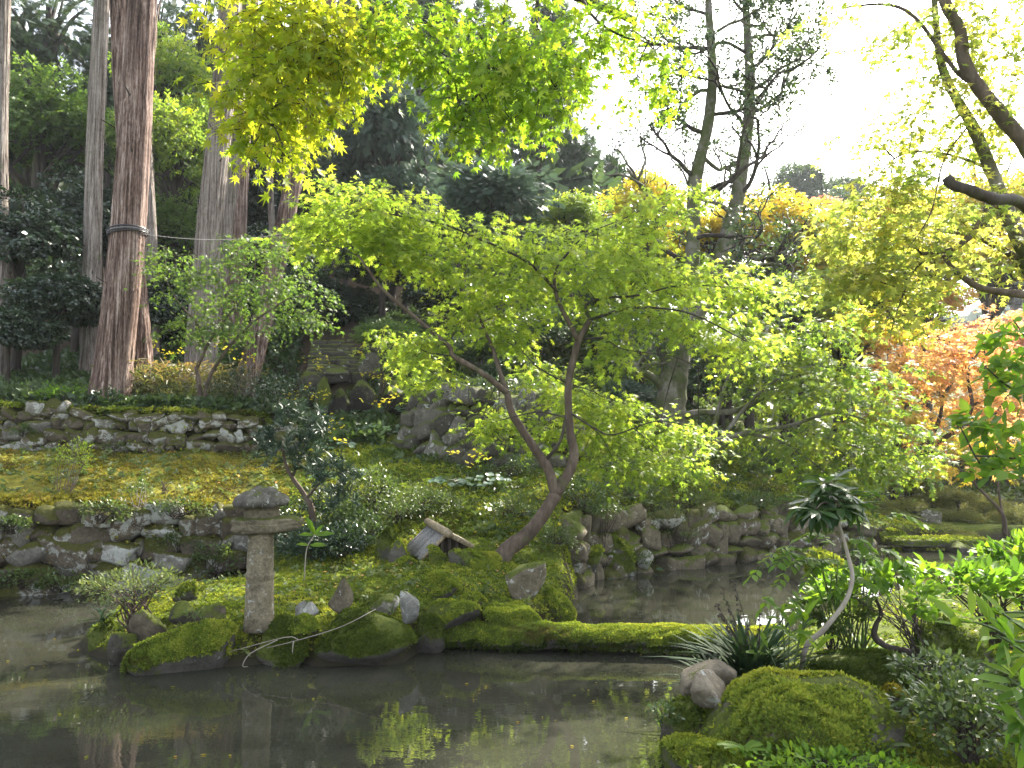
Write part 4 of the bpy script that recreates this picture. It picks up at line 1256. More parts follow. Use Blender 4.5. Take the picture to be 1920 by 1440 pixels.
kind('clipped', SPRIG, 'clipped', 3600, (22,), size=.075, lobes=26, lobe_r=.38, shape=(1, 1, .75))


def place(key, name, cat, label, px, py, d, rx, ry=None, group=None, seed=0, foot=True, lean=0.0):
    """tree or shrub whose crown is centred on a picture point, its foot on the ground below"""
    r = np.random.default_rng(seed * 31 + int(px) + 7 * int(py))
    me, tr = KIND[key][r.integers(len(KIND[key]))]
    c = P(px, py, d)
    ry = ry or rx
    sx, sz = rx / F * d, ry / F * d
    g0 = h1(c[0], c[1])
    base = np.array([c[0], c[1], g0])
    t = thing(name, base, label, cat, group)
    a = r.uniform(0, 6.28)
    cr = link('crown', me, t, c - base)
    cr.scale = (sx, sx, sz); cr.rotation_euler = (0, 0, a)
    cr['kind'] = 'stuff'
    if c[2] - g0 > sz * .9:
        k = link('trunk', tr, t, c - base)
        hh = c[2] - g0
        k.scale = (sx, sx, max(hh / 1.55, .2)); k.rotation_euler = (0, 0, a)
    return t


GH = 'trees of the dark hillside behind the cedars'
for i, (px, py, d, rx, ry, lab) in enumerate([
        (40, 440, 18.8, 120, 120, 'dark glossy camellia thicket at the very edge beside the thin cut cedar'),
        (115, 545, 17.6, 90, 90, 'dark glossy camellia standing left of the cable-wrapped cedar, over the upper wall'),
        (20, 600, 16.6, 80, 80, 'low dark camellia nearest the upper wall at the picture edge'),
        (150, 400, 22.0, 100, 120, 'dark camellia behind the slim grey cedar'),
        (300, 560, 21.5, 90, 110, 'dark camellia in the gap between the cable-wrapped cedar and the stout pale cedar'),
        (265, 430, 25.0, 90, 110, 'shaded evergreen deep in the gap behind the cable-wrapped cedar'),
        (560, 545, 24.0, 100, 100, 'dark evergreen shading the top of the stone stairs'),
        (655, 575, 25.0, 80, 70, 'dark evergreen right of the stone stairs behind the blue green yew'),
        (500, 470, 27.0, 100, 110, 'dark evergreen behind the leaning brown cedar'),
        (60, 250, 27.0, 130, 110, 'dark evergreen high on the slope above the edge camellias'),
        (430, 330, 30.0, 110, 130, 'dark evergreen high between the pale cedars'),
        (560, 350, 32.0, 110, 130, 'dark evergreen high above the stairs under the hanging maple leaves'),
        (720, 480, 24.0, 90, 70, 'dark evergreen behind the upper leaves of the central maple'),
        (840, 540, 23.0, 90, 70, 'dark evergreen behind the central maple, beside its forked left stem')]):
    place('evergreen', 'evergreen_tree', 'tree', lab, px, py, d, rx, ry, GH, i)
for i, (px, py, d, rx, ry, lab) in enumerate([
        (1010, 610, 19.5, 80, 60, 'evergreen shrub with shiny small leaves seen between the two stems of the central maple'),
        (1110, 610, 20.5, 90, 60, 'evergreen shrub with pale glints behind the right stem of the central maple'),
        (1200, 600, 20.0, 70, 60, 'evergreen shrub left of the twin-stemmed tree trunk'),
        (900, 650, 18.0, 70, 46, 'evergreen shrub on the mound above the curved dry wall'),
        (960, 690, 17.5, 60, 40, 'low evergreen shrub on the mound behind the left stem of the central maple'),
        (1450, 880, 18.5, 70, 50, 'dark shrub in the shade below the low spreading maple'),
        (1380, 840, 18.5, 60, 46, 'dark shrub at the foot of the low spreading maple'),
        (1350, 690, 20.5, 80, 80, 'thicket of shrubs just right of the twin-stemmed tree trunk'),
        (1800, 890, 24.0, 56, 46, 'dark blue green shrub behind the clipped shrubs at the far end of the pond')]):
    place('evergreen_mid', 'evergreen_shrub', 'shrub', lab, px, py, d, rx, ry, 'evergreen shrubs on the slopes', i)
for i, (px, py, d, rx, ry, key, lab) in enumerate([
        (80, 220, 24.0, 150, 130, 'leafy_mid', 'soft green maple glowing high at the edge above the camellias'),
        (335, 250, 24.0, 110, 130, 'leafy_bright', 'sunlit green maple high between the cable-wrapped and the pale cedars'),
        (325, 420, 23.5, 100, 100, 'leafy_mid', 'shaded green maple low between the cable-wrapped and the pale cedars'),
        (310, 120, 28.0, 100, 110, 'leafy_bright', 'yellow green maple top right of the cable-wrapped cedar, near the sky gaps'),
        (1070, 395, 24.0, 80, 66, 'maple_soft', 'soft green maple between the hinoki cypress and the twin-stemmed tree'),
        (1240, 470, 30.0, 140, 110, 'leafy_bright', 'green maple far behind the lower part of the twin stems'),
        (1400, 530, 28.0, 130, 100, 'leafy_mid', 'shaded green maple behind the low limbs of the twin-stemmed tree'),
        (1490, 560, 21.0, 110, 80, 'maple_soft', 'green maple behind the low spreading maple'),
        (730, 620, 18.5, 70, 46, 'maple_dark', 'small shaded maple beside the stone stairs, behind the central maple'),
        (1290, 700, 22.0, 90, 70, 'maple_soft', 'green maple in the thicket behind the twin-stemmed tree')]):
    place(key, 'maple_tree', 'maple tree', lab, px, py, d, rx, ry, 'green maples in the background', i)
for i, (px, py, d, rx, ry, key, lab) in enumerate([
        (90, 40, 32.0, 150, 110, 'conifer_thin', 'tall ragged conifer at the top corner with sky showing through'),
        (375, 60, 34.0, 100, 120, 'conifer_thin', 'tall conifer showing between the cable-wrapped and pale cedars near the top edge'),
        (895, 130, 38.0, 150, 170, 'conifer', 'tall dark conifer behind the hanging maple boughs, middle of the top edge'),
        (1010, 190, 40.0, 90, 130, 'conifer', 'dark conifer on the skyline right of the tall middle conifer'),
        (1075, 300, 38.0, 80, 90, 'conifer', 'dark drooping conifer on the skyline where the white sky begins'),
        (1150, 350, 48.0, 60, 70, 'conifer', 'small hazy conifer on the falling skyline left of the golden leaves'),
        (800, 70, 36.0, 130, 150, 'conifer', 'dark conifer above the blue green yew behind the hanging boughs'),
        (680, 60, 35.0, 120, 150, 'conifer', 'dark conifer close behind the yellowest hanging maple leaves'),
        (480, 190, 34.0, 110, 150, 'conifer', 'dark conifer between the pale cedar and the leaning cedar'),
        (1030, 90, 42.0, 90, 130, 'conifer', 'tall conifer nearest the white sky at the top edge'),
        (20, 110, 31.0, 110, 110, 'conifer', 'dark conifer at the very corner behind the thin cut cedar'),
        (205, 150, 33.0, 100, 130, 'conifer', 'dark conifer behind the slim grey cedar and the cable-wrapped cedar'),
        (290, 50, 34.0, 90, 110, 'conifer_thin', 'thin conifer touching the top edge beside the cable-wrapped cedar'),
        (430, 140, 33.0, 90, 120, 'conifer', 'conifer half hidden by the stout pale cedar'),
        (590, 150, 36.0, 120, 160, 'conifer', 'tall dark conifer behind the brightest hanging maple leaves')]):
    place(key, 'conifer', 'conifer', lab, px, py, d, rx, ry, 'conifers on the skyline', i)
for px, py, d, rx, ry, lab, nm in [
        (735, 215, 25.0, 125, 150, 'big blue green yew with a broad shaggy crown behind the hanging boughs', 'yew_tree'),
        (655, 300, 26.5, 90, 100, 'blue green yew in shade with dark limbs beside the leaning cedar', 'yew_tree'),
        (760, 350, 24.0, 90, 70, 'lower bough-heavy blue green yew above the central maple leaves', 'yew_tree'),
        (935, 355, 22.0, 125, 85, 'feathery blue green hinoki cypress above the middle of the central maple', 'cypress_tree'),
        (870, 420, 21.5, 80, 60, 'feathery hinoki cypress low behind the central maple top', 'cypress_tree'),
        (1185, 735, 18.0, 60, 38, 'small rounded blue green conifer at the foot of the twin-stemmed tree', 'dwarf_conifer')]:
    place('blue_conifer', nm, 'conifer', lab, px, py, d, rx, ry, 'blue green conifers', 0)
for i, (px, py, d, rx, ry, key, lab) in enumerate([
        (1205, 365, 27.0, 90, 110, 'maple_yellow', 'golden maple glowing left of the twin-stemmed tree'),
        (1360, 420, 25.0, 120, 100, 'maple_yellow', 'yellow maple glowing behind the twin stems of the tall tree'),
        (1460, 400, 26.0, 130, 100, 'maple_yellow', 'yellow green maple right of the twin-stemmed tree'),
        (1560, 480, 27.0, 150, 120, 'maple_yellow', 'yellow green maple in the gap before the big edge maple'),
        (1580, 610, 22.0, 140, 90, 'maple_yellow', 'yellow green maple above the low spreading maple'),
        (1480, 680, 21.0, 90, 60, 'maple_bright', 'fresh green maple behind the low limb of the twin-stemmed tree'),
        (1640, 540, 26.0, 110, 66, 'maple_yellow', 'yellow maple filling the gap under the big edge maple'),
        (1720, 470, 30.0, 120, 80, 'maple_yellow', 'yellow maple far behind the sawn-off limb'),
        (1860, 470, 30.0, 110, 90, 'maple_yellow', 'yellow maple far behind the trunk of the big edge maple'),
        (1690, 395, 36.0, 120, 90, 'maple_yellow', 'tall pale yellow maple on the slope below the sky gap'),
        (1840, 370, 36.0, 130, 110, 'maple_yellow', 'tall pale yellow maple on the slope behind the edge trunk'),
        (1730, 560, 30.0, 90, 60, 'maple_orange', 'pale orange maple higher up behind the wide orange one'),
        (1670, 790, 20.0, 80, 60, 'maple_yellow', 'olive yellow maple beside the orange maples'),
        (1560, 900, 18.5, 90, 46, 'maple_soft', 'low green maple over the far bank behind the dark sapling'),
        (1710, 880, 19.0, 70, 40, 'maple_yellow', 'low yellow maple above the clipped shrubs at the far end'),
        (1880, 850, 24.0, 80, 70, 'maple_yellow', 'bright yellow maple at the far edge below the orange maples'),
        (1690, 700, 24.0, 110, 80, 'maple_orange', 'smaller pale orange maple behind the left side of the wide orange one'),
        (1890, 770, 23.5, 100, 80, 'maple_orange', 'orange maple at the edge behind the dark camellia spray'),
        (1850, 625, 26.0, 100, 60, 'maple_red', 'pinkish red maple top above the wide orange one'),
        (1545, 385, 45.0, 46, 40, 'maple_red', 'distant red maple on the slope below the white sky'),
        (1590, 430, 42.0, 36, 34, 'maple_red', 'second distant red maple, lower, behind the yellow leaves')]):
    place(key, 'maple_tree', 'maple tree', lab, px, py, d, rx, ry, 'autumn maples beyond the pond', i)
for i, (px, py, d, rx, ry, lab) in enumerate([
        (1500, 350, 78.0, 70, 70, 'hazy blue round-topped tree on the far skyline beside the twin-stemmed tree'),
        (1590, 360, 85.0, 50, 46, 'hazy blue tree on the far skyline in the middle of the sky gap'),
        (1440, 400, 75.0, 60, 50, 'hazy blue tree on the far skyline behind the twin stems'),
        (1660, 420, 90.0, 60, 60, 'hazy blue tree on the far skyline behind the big edge maple'),
        (1760, 480, 92.0, 70, 60, 'hazy blue tree low on the skyline behind the sawn-off limb'),
        (1900, 520, 92.0, 80, 80, 'hazy blue tree low on the skyline at the picture edge')]):
    place('evergreen_mid', 'distant_tree', 'tree', lab, px, py, d, rx, ry, 'distant trees in the haze', i)
for i, (px, py, d, rx, ry, lab) in enumerate([
        (1750, 935, 18.5, 46, 36, 'round clipped shrub, tallest of the clipped shrubs at the far end of the pond'),
        (1690, 945, 17.5, 46, 22, 'flat clipped shrub on the dark rock shelf at the far end of the pond'),
        (1805, 965, 17.5, 40, 26, 'clipped shrub low at the water beside the flat stone bridge'),
        (1790, 1000, 16.0, 40, 24, 'dark clipped mound over the stone bridge at the far end'),
        (1840, 985, 18.0, 44, 22, 'clipped shrub behind the flat stone bridge'),
        (1640, 985, 16.2, 36, 16, 'mossy clipped mound by the boulder shelf left of the far stone bridge'),
        (1700, 908, 19.0, 52, 28, 'clipped shrub farthest back behind the flat shrub on the rock shelf'),
        (1795, 928, 17.9, 40, 32, 'clipped shrub just past the tallest round one'),
        (1850, 945, 18.6, 50, 36, 'broad clipped shrub behind the leaning bare sapling'),
        (1905, 965, 17.4, 44, 34, 'clipped shrub cut by the picture edge beside the leaning bare sapling'),
        (1765, 988, 16.9, 34, 18, 'little clipped cushion above the middle of the stone bridge'),
        (1660, 962, 17.0, 36, 18, 'little clipped cushion before the dark rock shelf'),
        (1830, 1008, 16.7, 32, 16, 'little clipped cushion at the end of the stone bridge nearest the edge'),
        (1860, 1030, 14.5, 50, 30, 'dark clipped shrub at the edge beyond the bright leafy bushes')]):
    place('clipped', 'clipped_shrub', 'shrub', lab, px, py, d, rx, ry, 'clipped shrubs at the far end of the pond', i)

# closing wood high on the slope, one mass nobody could count
r_ = np.random.default_rng(44)
n = 1500
xs = r_.uniform(-55, 14, n); ys = r_.uniform(34, 70, n)
hz = H(xs, ys)
g = Geo()
pos = []
for k in range(n):
    pass
spots = np.stack([xs, ys, hz], -1)
rep = 26
idx = np.repeat(np.arange(n), rep)
u = nrm(r_.normal(0, 1, (len(idx), 3))) * r_.uniform(.5, 1, (len(idx), 1))
hgt = r_.uniform(2.0, 6.0, n)[idx]
pos = spots[idx] + u * np.stack([2.0 + 0 * hgt, 2.0 + 0 * hgt, hgt * .7], -1) + np.stack([0 * hgt, 0 * hgt, hgt * .75], -1)
keep = (pos[:, 0] < 6 + .1 * (70 - pos[:, 1]))
g.leaves(DIAMOND, pos[keep], frames(nrm(u[keep] - [0, 0, .4]), r_.normal(0, .6, (keep.sum(), 3)) + [0, 0, 1]), r_.uniform(.7, 1.4, keep.sum()), r_.uniform(0, 1, keep.sum()))
o = g.build('upland_woods', M['conifer'], kind='stuff')
tag(o, 'dark mass of woods high on the slope behind the grove', 'woods')
# ------------------------------------------------------------------ moss as geometry
_g = Geo()
_r = np.random.default_rng(2)
for _k in range(3):
    _a = _k * 2.09 + .4
    _g.leaves(DIAMOND, np.array([[0, 0, 0]]), frames(np.array([[math.cos(_a) * .75, math.sin(_a) * .75, .75]]), np.array([[-math.cos(_a), -math.sin(_a), .8]])), np.array([1.0]), np.array([0.]))
MOSS = (np.vstack(_g.V) * [1, 1, 1], np.vstack(_g.T))


def sample_mesh(V, T, n, thresh, r, patch=0.0, pf=3.0):
    a, b_, c = V[T[:, 0]], V[T[:, 1]], V[T[:, 2]]
    nn = np.cross(b_ - a, c - a); ar = np.linalg.norm(nn, axis=1); nn = nn / np.maximum(ar, 1e-12)[:, None]
    w = ar * (nn[:, 2] > thresh - .3)
    k = r.choice(len(T), n, p=w / w.sum())
    u = r.uniform(0, 1, (n, 2)); f = u.sum(1) > 1; u[f] = 1 - u[f]
    p = a[k] + (b_ - a)[k] * u[:, :1] + (c - a)[k] * u[:, 1:]
    keep = nn[k][:, 2] + r.normal(0, .12, n) > thresh
    if patch:
        keep &= np.sin(p[:, 0] * pf * 1.9 + 2 * np.sin(p[:, 1] * pf * 1.3)) * np.sin(p[:, 1] * pf * 1.7 + 1.5 * np.sin(p[:, 2] * pf * 2.1 + p[:, 0])) + r.normal(0, .25, n) > patch - 1
    return p[keep], nn[k][keep]


def moss_blades(g, p, nn, size, r, lift=0.0, clump=5.0):
    n = len(p)
    d = nrm(np.stack([r.normal(0, 1, n), r.normal(0, 1, n), r.normal(0, .3, n)], -1))
    y = nrm(d - nn * (d * nn).sum(1)[:, None])
    x = np.cross(y, nn)
    Rm = np.stack([x, y, nn], -1)
    lump = .55 + .75 * np.clip(.5 + .5 * np.sin(p[:, 0] * 23 + 2 * np.sin(p[:, 1] * 17)) * np.sin(p[:, 1] * 21 + 2 * np.sin(p[:, 2] * 19 + p[:, 0] * 5)) + r.normal(0, .2, n), 0, 1)
    tone = .5 + .22 * np.sin(p[:, 0] * 1.7 + 1.5 * np.sin(p[:, 1] * 2.3)) + .25 * np.sin(p[:, 0] * clump + 2 * np.sin(p[:, 1] * clump * .8)) * np.sin(p[:, 1] * clump * 1.1 + np.sin(p[:, 0] * clump * .5)) + r.normal(0, .17, n)
    g.leaves(MOSS, p + nn * lift, Rm, size * lump * r.uniform(.75, 1.3, n), np.clip(tone + (lump - .9) * .35, 0, .999))
    return g


def boulder(label, x0, y0, x1, y1, d, mat, seed, moss=0, name='rock', dep=.8, sub=4, planes=11, sharp=10, rough=.05, tilt=(0, 0, 0), mat_moss='moss_tuft', msize=.03, thresh=.35, sink=.25, group=None, patch=.75, cat='rock', taper=0.0, lean=0.0):
    w, hh = (x1 - x0) / F * d / 2, (y1 - y0) / F * d / 2
    V, T = rock_shape(seed, sub, planes, sharp, rough)
    tz = (V[:, 2:] + 1) / 2
    V = V * np.hstack([1 - taper * tz, 1 - taper * tz, 1 + 0 * tz]) + np.hstack([lean * tz, 0 * tz, 0 * tz])
    V = V * [w, w * dep, hh * (1 + sink)]
    if any(tilt):
        from mathutils import Euler
        V = V @ np.array(Euler([rad(t) for t in tilt]).to_matrix()).T
    c = P((x0 + x1) / 2, (y0 + y1) / 2, d); c[2] -= hh * sink
    base = np.array([c[0], c[1], c[2] - hh * (1 + sink)])
    W = V + c - base
    if moss == 0:
        o = link(name, mesh(name, W, T, M[mat], True), None, base)
        return tag(o, label, cat, group)
    t = thing(name, base, label, cat, group)
    st_ = link('stone', mesh('stone', W, T, M[mat], True), t)
    r = np.random.default_rng(seed)
    p, nn = sample_mesh(W, T, moss, thresh, r, patch)
    moss_blades(Geo(), p, nn, msize, r).build('moss', M[mat_moss], st_, kind='stuff')
    return t


def rounded_box(scale, p=5, sub=4, rough=.03, seed=0):
    V, T = ICO[sub]
    W = V / (np.abs(V)**p).sum(1)[:, None]**(1 / p)
    W = W * (1 + rough * fnoise(W + seed * 3.1, 1.8, 4))[:, None]
    return W * np.asarray(scale), T


def lathe(prof, seg=40, rough=.0, seed=0, f=5.0):
    prof = np.asarray(prof, float)
    th = np.linspace(0, 2 * math.pi, seg, endpoint=False)
    V = np.stack([prof[:, :1] * np.cos(th), prof[:, :1] * np.sin(th), prof[:, 1:] + 0 * th], -1).reshape(-1, 3)
    if rough:
        nz = fnoise(V + seed, f, 4)
        V = V * np.stack([1 + rough * nz, 1 + rough * nz, 1 + 0 * nz], -1)
    n = len(prof)
    i, j = np.meshgrid(np.arange(n - 1), np.arange(seg), indexing='ij')
    q = np.stack([i * seg + j, i * seg + (j + 1) % seg, (i + 1) * seg + (j + 1) % seg, (i + 1) * seg + j], -1).reshape(-1, 4)
    T = np.vstack([q[:, [0, 1, 2]], q[:, [0, 2, 3]]])
    V = np.vstack([V, [[0, 0, prof[0, 1]], [0, 0, prof[-1, 1]]]])
    j = np.arange(seg)
    T = np.vstack([T, np.stack([(j + 1) % seg, j, 0 * j + n * seg], -1), np.stack([(n - 1) * seg + j, (n - 1) * seg + (j + 1) % seg, 0 * j + n * seg + 1], -1)])
    return V, T


# ------------------------------------------------------------------ stone lantern
ld = 7.45
lb = P(486, 1152, ld); lb[2] = min(lb[2], h1(lb[0], lb[1]) + .02)
u = ld / F
lan = thing('stone_lantern', lb, 'old granite lantern with a mushroom cap standing at the front of the mossy island', 'stone lantern')
zz = lambda py: P(486, py, ld)[2] - lb[2]
prof = []
z_top = zz(996)
for t in np.linspace(0, 1, 36):
    z = -.06 + t * (z_top + .06)
    r0 = (26.5 - 3.8 * t + 1.5 * max(0, .12 - t) / .12) * u
    k = (z - zz(1077)) / (6 * u)
    if abs(k) < 1.3: r0 += 1.6 * u * (1 if abs(k) < 1 else 0)
    if .95 < abs(k) < 1.35: r0 -= .9 * u
    prof.append((r0, z))
V, T = lathe(prof, 44, .022, 1, 6)
link('shaft', mesh('shaft', V, T, M['lantern'], True), lan)
V, T = rounded_box((63 * u, .20, 15 * u), 4.5, 5, .07, 4)
V[:, 2] += .12 * np.clip(-V[:, 0] - .12, 0, 1) * (V[:, 2] > 0) - .03 * V[:, 0] * 0
V[:, 2] += np.where(V[:, 0] > .15, -.10 * (V[:, 0] - .15) * (V[:, 2] > 0) + .10 * (V[:, 0] - .15) * (V[:, 2] < 0), 0)
o = link('platform', mesh('platform', V, T, M['lantern'], True), lan, [P(502, 984, ld)[0] - lb[0], 0, zz(984)])
o.rotation_euler = (rad(-2), rad(-2.5), rad(14))
V, T = rounded_box((28 * u, 28 * u, 18 * u), 5, 4, .03, 9)
link('fire_box', mesh('fire_box', V, T, M['lantern'], True), lan, [P(491, 957, ld)[0] - lb[0], 0, zz(957)])
prof = [(0.3, 4), (24, 2), (44, 0), (52, 1), (55.5, 5), (55, 10), (50, 16), (42, 22), (32, 28), (20, 34), (10, 38), (3, 40), (.3, 40.4)]
pr = catmull(np.array([(a * .95, b_, 0) for a, b_ in prof]), 4)[:, :2] * u * [.97, .90]
V, T = lathe(pr, 48, .05, 7, 3.2)
V[:, 1] *= .92
V[:, 2] += .018 * fnoise(V, 9, 3) + .04 * V[:, 0] * 0
o = link('cap', mesh('cap', V, T, M['lantern_cap'], True), lan, [P(490, 945, ld)[0] - lb[0], 0, zz(945) - .01])
o.rotation_euler = (rad(2), rad(-1.5), rad(25))

# ------------------------------------------------------------------ rocks of the island
RG = 'rocks on and round the island'
ROCKS = [
    ('brown stone under the azalea at the tip of the island', 235, 1138, 312, 1215, 7.45, 'rock_brown', 31, 0, dict(planes=9)),
    ('dark round rock half in the water at the far tip of the island', 162, 1165, 235, 1222, 7.75, 'rock_moss', 32, 500, dict(mat_moss='moss_dark')),
    ('dark wet boulder in the water in front of the azalea', 205, 1175, 262, 1238, 7.3, 'wall_dark', 33, 0, {}),
    ('squared brown stone beside the foot of the lantern', 368, 1122, 428, 1178, 7.3, 'rock_brown', 34, 0, dict(planes=7, sharp=16)),
    ('mossy domed stone behind the azalea', 322, 1088, 378, 1122, 8.0, 'rock_moss', 35, 700, {}),
    ('flat dark stone between the azalea and the squared stone', 300, 1128, 372, 1172, 7.5, 'wall_dark', 36, 0, {}),
    ('small white-topped stone right of the lantern', 551, 1118, 602, 1158, 7.5, 'rock_pale', 37, 0, dict(planes=8, sharp=16)),
    ('pointed dark brown stone leaning beside the white-topped stone', 597, 1080, 668, 1152, 7.7, 'rock_brown', 45, 0, dict(planes=7, sharp=18, dep=.6, taper=.62, lean=.25)),
    ('flat grey stone lying in the moss behind the upright pale stone', 685, 1112, 750, 1146, 7.9, 'rock', 39, 0, dict(planes=9)),
    ('upright pale grey stone with a split face on the island', 742, 1106, 786, 1160, 7.7, 'rock_pale', 40, 0, dict(planes=7, sharp=14, dep=.7)),
    ('large dark mossy boulder sloping into the water at the front of the island', 575, 1150, 775, 1252, 7.35, 'rock_moss', 41, 3800, dict(mat_moss='moss_dark', msize=.032, thresh=.1, planes=7, tilt=(0, 10, 0))),
    ('long low moss-covered rock at the front edge of the island', 242, 1170, 470, 1258, 7.15, 'rock_moss', 42, 6500, dict(msize=.028, thresh=-.05, planes=8, dep=.45, tilt=(0, -8, 0), patch=.2)),
    ('mossy lump of rock below the lantern', 460, 1160, 580, 1246, 7.3, 'rock_moss', 43, 2600, dict(mat_moss='moss_dark', thresh=.0, dep=.5)),
    ('small moss cushion stone by the lantern foot', 540, 1150, 600, 1180, 7.35, 'rock_moss', 44, 900, {}),
    ('mossy hump in the middle of the island moss', 772, 1072, 862, 1134, 8.5, 'rock_moss', 46, 2600, dict(thresh=.05)),
    ('flat moss-capped stone behind the pale upright stone', 780, 1122, 900, 1166, 7.9, 'rock_moss', 47, 3400, dict(msize=.026)),
    ('domed cushion of moss at the start of the log bridge', 908, 1130, 1026, 1176, 8.1, 'rock_moss', 48, 4000, dict(thresh=-.1, patch=.1)),
    ('tilted brown slab of rock at the end of the island', 942, 1058, 1034, 1128, 8.6, 'rock_brown', 49, 0, dict(planes=6, sharp=18, tilt=(0, -30, 14), dep=.55, sink=-.05)),
    ('mossy boulder at the water edge under the tilted slab', 1000, 1095, 1076, 1168, 8.7, 'rock_moss', 50, 3000, dict(thresh=-.2)),
    ('mossy stone hidden between the flat mossy stone and the domed cushion', 840, 1112, 912, 1160, 8.2, 'rock_moss', 51, 1800, dict(thresh=0)),
    ('flat yellow green moss-topped rock by the foot of the forked maple', 828, 1026, 938, 1068, 9.45, 'rock_moss', 52, 3600, dict(planes=7, sharp=14)),
    ('small pointed mossy rock before the little roof', 800, 1024, 836, 1056, 9.5, 'rock_moss', 53, 500, {}),
    ('tall weathered mossy stone standing left of the little roof', 700, 968, 752, 1052, 9.9, 'rock_moss', 54, 1400, dict(mat_moss='moss_dark', planes=9, dep=.7)),
    ('lower mossy stone leaning on the tall standing stone', 728, 1000, 768, 1056, 9.75, 'rock', 55, 500, dict(planes=8)),
    ('small square mossy block at the foot of the standing stones', 740, 1042, 780, 1064, 9.5, 'rock_moss', 56, 500, dict(planes=7, sharp=16)),
    ('low mossy lump at the island shore below the flat mossed stone', 770, 1150, 850, 1218, 7.7, 'rock_moss', 57, 2600, dict(mat_moss='moss_dark', thresh=-.1)),
]
for lab, x0, y0, x1, y1, d, mt, sd_, ms, kw in ROCKS:
    boulder(lab, x0, y0, x1, y1, d, mt, sd_, ms, group=RG, **kw)

# ------------------------------------------------------------------ moss log bridge
ba, bb = P(842, 1190, 7.95), P(1085, 1192, 7.75)
bc = P(1470, 1196, 7.55)
lbg = thing('log_bridge', [(ba[0] + bc[0]) / 2, (ba[1] + bc[1]) / 2, 0], 'low bridge of two moss-covered logs from the island to the near bank', 'footbridge')
lo = np.array(lbg.location)
for k, (a, e, r0, tone) in enumerate(((ba, bb, .138, 'moss_tuft'), (bb, bc, .118, 'moss_tuft'))):
    L = np.linalg.norm(e - a)
    n, sg = 50, 28
    t = np.linspace(-.02, 1.02, n); th = np.linspace(0, 2 * math.pi, sg, endpoint=False)
    ax = (e - a) / L; sd2 = nrm(np.cross(ax, [0, 0, 1.])); up = np.cross(sd2, ax)
    TT, TH = np.meshgrid(t, th, indexing='ij')
    R_ = r0 * (1 + .09 * np.sin(TT * 9 + k) * np.sin(TH * 2) + .05 * np.sin(TT * 23 + 2 * TH) + .05 * rng.normal(0, .4, TT.shape)) * np.where((TT < .0) | (TT > 1.0), .75, 1)
    zf = np.where(np.sin(TH) > 0, .78, .95)
    V = a + ax * (TT * L)[..., None] + sd2 * (np.cos(TH) * R_ * 1.7)[..., None] + up * (np.sin(TH) * R_ * zf)[..., None]
    V[..., 2] = np.maximum(V[..., 2], .02 + .0 * V[..., 2]) + 0
    i, j = np.meshgrid(np.arange(n - 1), np.arange(sg), indexing='ij')
    q = np.stack([i * sg + j, i * sg + (j + 1) % sg, (i + 1) * sg + (j + 1) % sg, (i + 1) * sg + j], -1).reshape(-1, 4)
    V = V.reshape(-1, 3) - lo
    T = np.vstack([q[:, [0, 2, 1]], q[:, [0, 3, 2]]])
    c = np.einsum('ij,ij->i', np.cross(V[T[:, 1]] - V[T[:, 0]], V[T[:, 2]] - V[T[:, 0]]), V[T[:, 0]] + lo - (a + ax * ((V[T[:, 0]] + lo - a) @ ax)[:, None]))
    if c.mean() < 0: T = T[:, [0, 2, 1]]
    lg_ = link('log', mesh('log', V, T, M['rock_moss'], True), lbg)
    r = np.random.default_rng(60 + k)
    p, nn = sample_mesh(V, T, 11000, .05, r, .15)
    g = moss_blades(Geo(), p, nn, .028, r)
    g.build('moss', M['moss_tuft'], lg_, kind='stuff')
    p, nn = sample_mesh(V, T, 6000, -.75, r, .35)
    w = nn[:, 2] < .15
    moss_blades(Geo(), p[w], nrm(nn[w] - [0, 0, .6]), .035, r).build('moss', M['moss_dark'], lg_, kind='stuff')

# ------------------------------------------------------------------ little bamboo and bark roof
def oriented_box(g, a, e, w, t, nup):
    y = nrm(e - a); x = nrm(np.cross(y, nup)); z = np.cross(x, y)
    return g.box((a + e) / 2, (w / 2, np.linalg.norm(e - a) / 2, t / 2), np.stack([x, y, z], -1))


m, nt, out = new_mat('weathered bark board'); b = N(nt); tc = b.n('ShaderNodeTexCoord'); oi = b.n('ShaderNodeObjectInfo')
nz_ = b.noise(b.mapping(tc.outputs['Object'], (40, 40, 40)), 1, 6, .7)
b.l(b.bsdf(b.mix(.5, b.ramp(nz_, [(.3, (.10, .095, .09)), (.7, (.34, .325, .31))]), b.ramp(oi.outputs['Random'], [(0, .45), (1, 1.1)]), 'MULTIPLY'), .85, b.bump(nz_, .8, .01), .15), out.inputs[0]); M['board'] = m
m, nt, out = new_mat('dry bamboo'); b = N(nt); tc = b.n('ShaderNodeTexCoord')
nz_ = b.noise(tc.outputs['Object'], 22, 5, .7)
b.l(b.bsdf(b.ramp(nz_, [(.3, (.12, .09, .055)), (.7, (.30, .245, .16))]), .55, b.bump(nz_, .4, .006), .35), out.inputs[0]); M['bamboo_dry'] = m
m, nt, out = new_mat('old dark timber'); b = N(nt); tc = b.n('ShaderNodeTexCoord')
nz_ = b.noise(b.mapping(tc.outputs['Object'], (30, 30, 4)), 1, 5, .7)
b.l(b.bsdf(b.ramp(nz_, [(.3, (.02, .016, .012)), (.7, (.075, .06, .045))]), .85, b.bump(nz_, .7, .01), .15), out.inputs[0]); M['timber'] = m

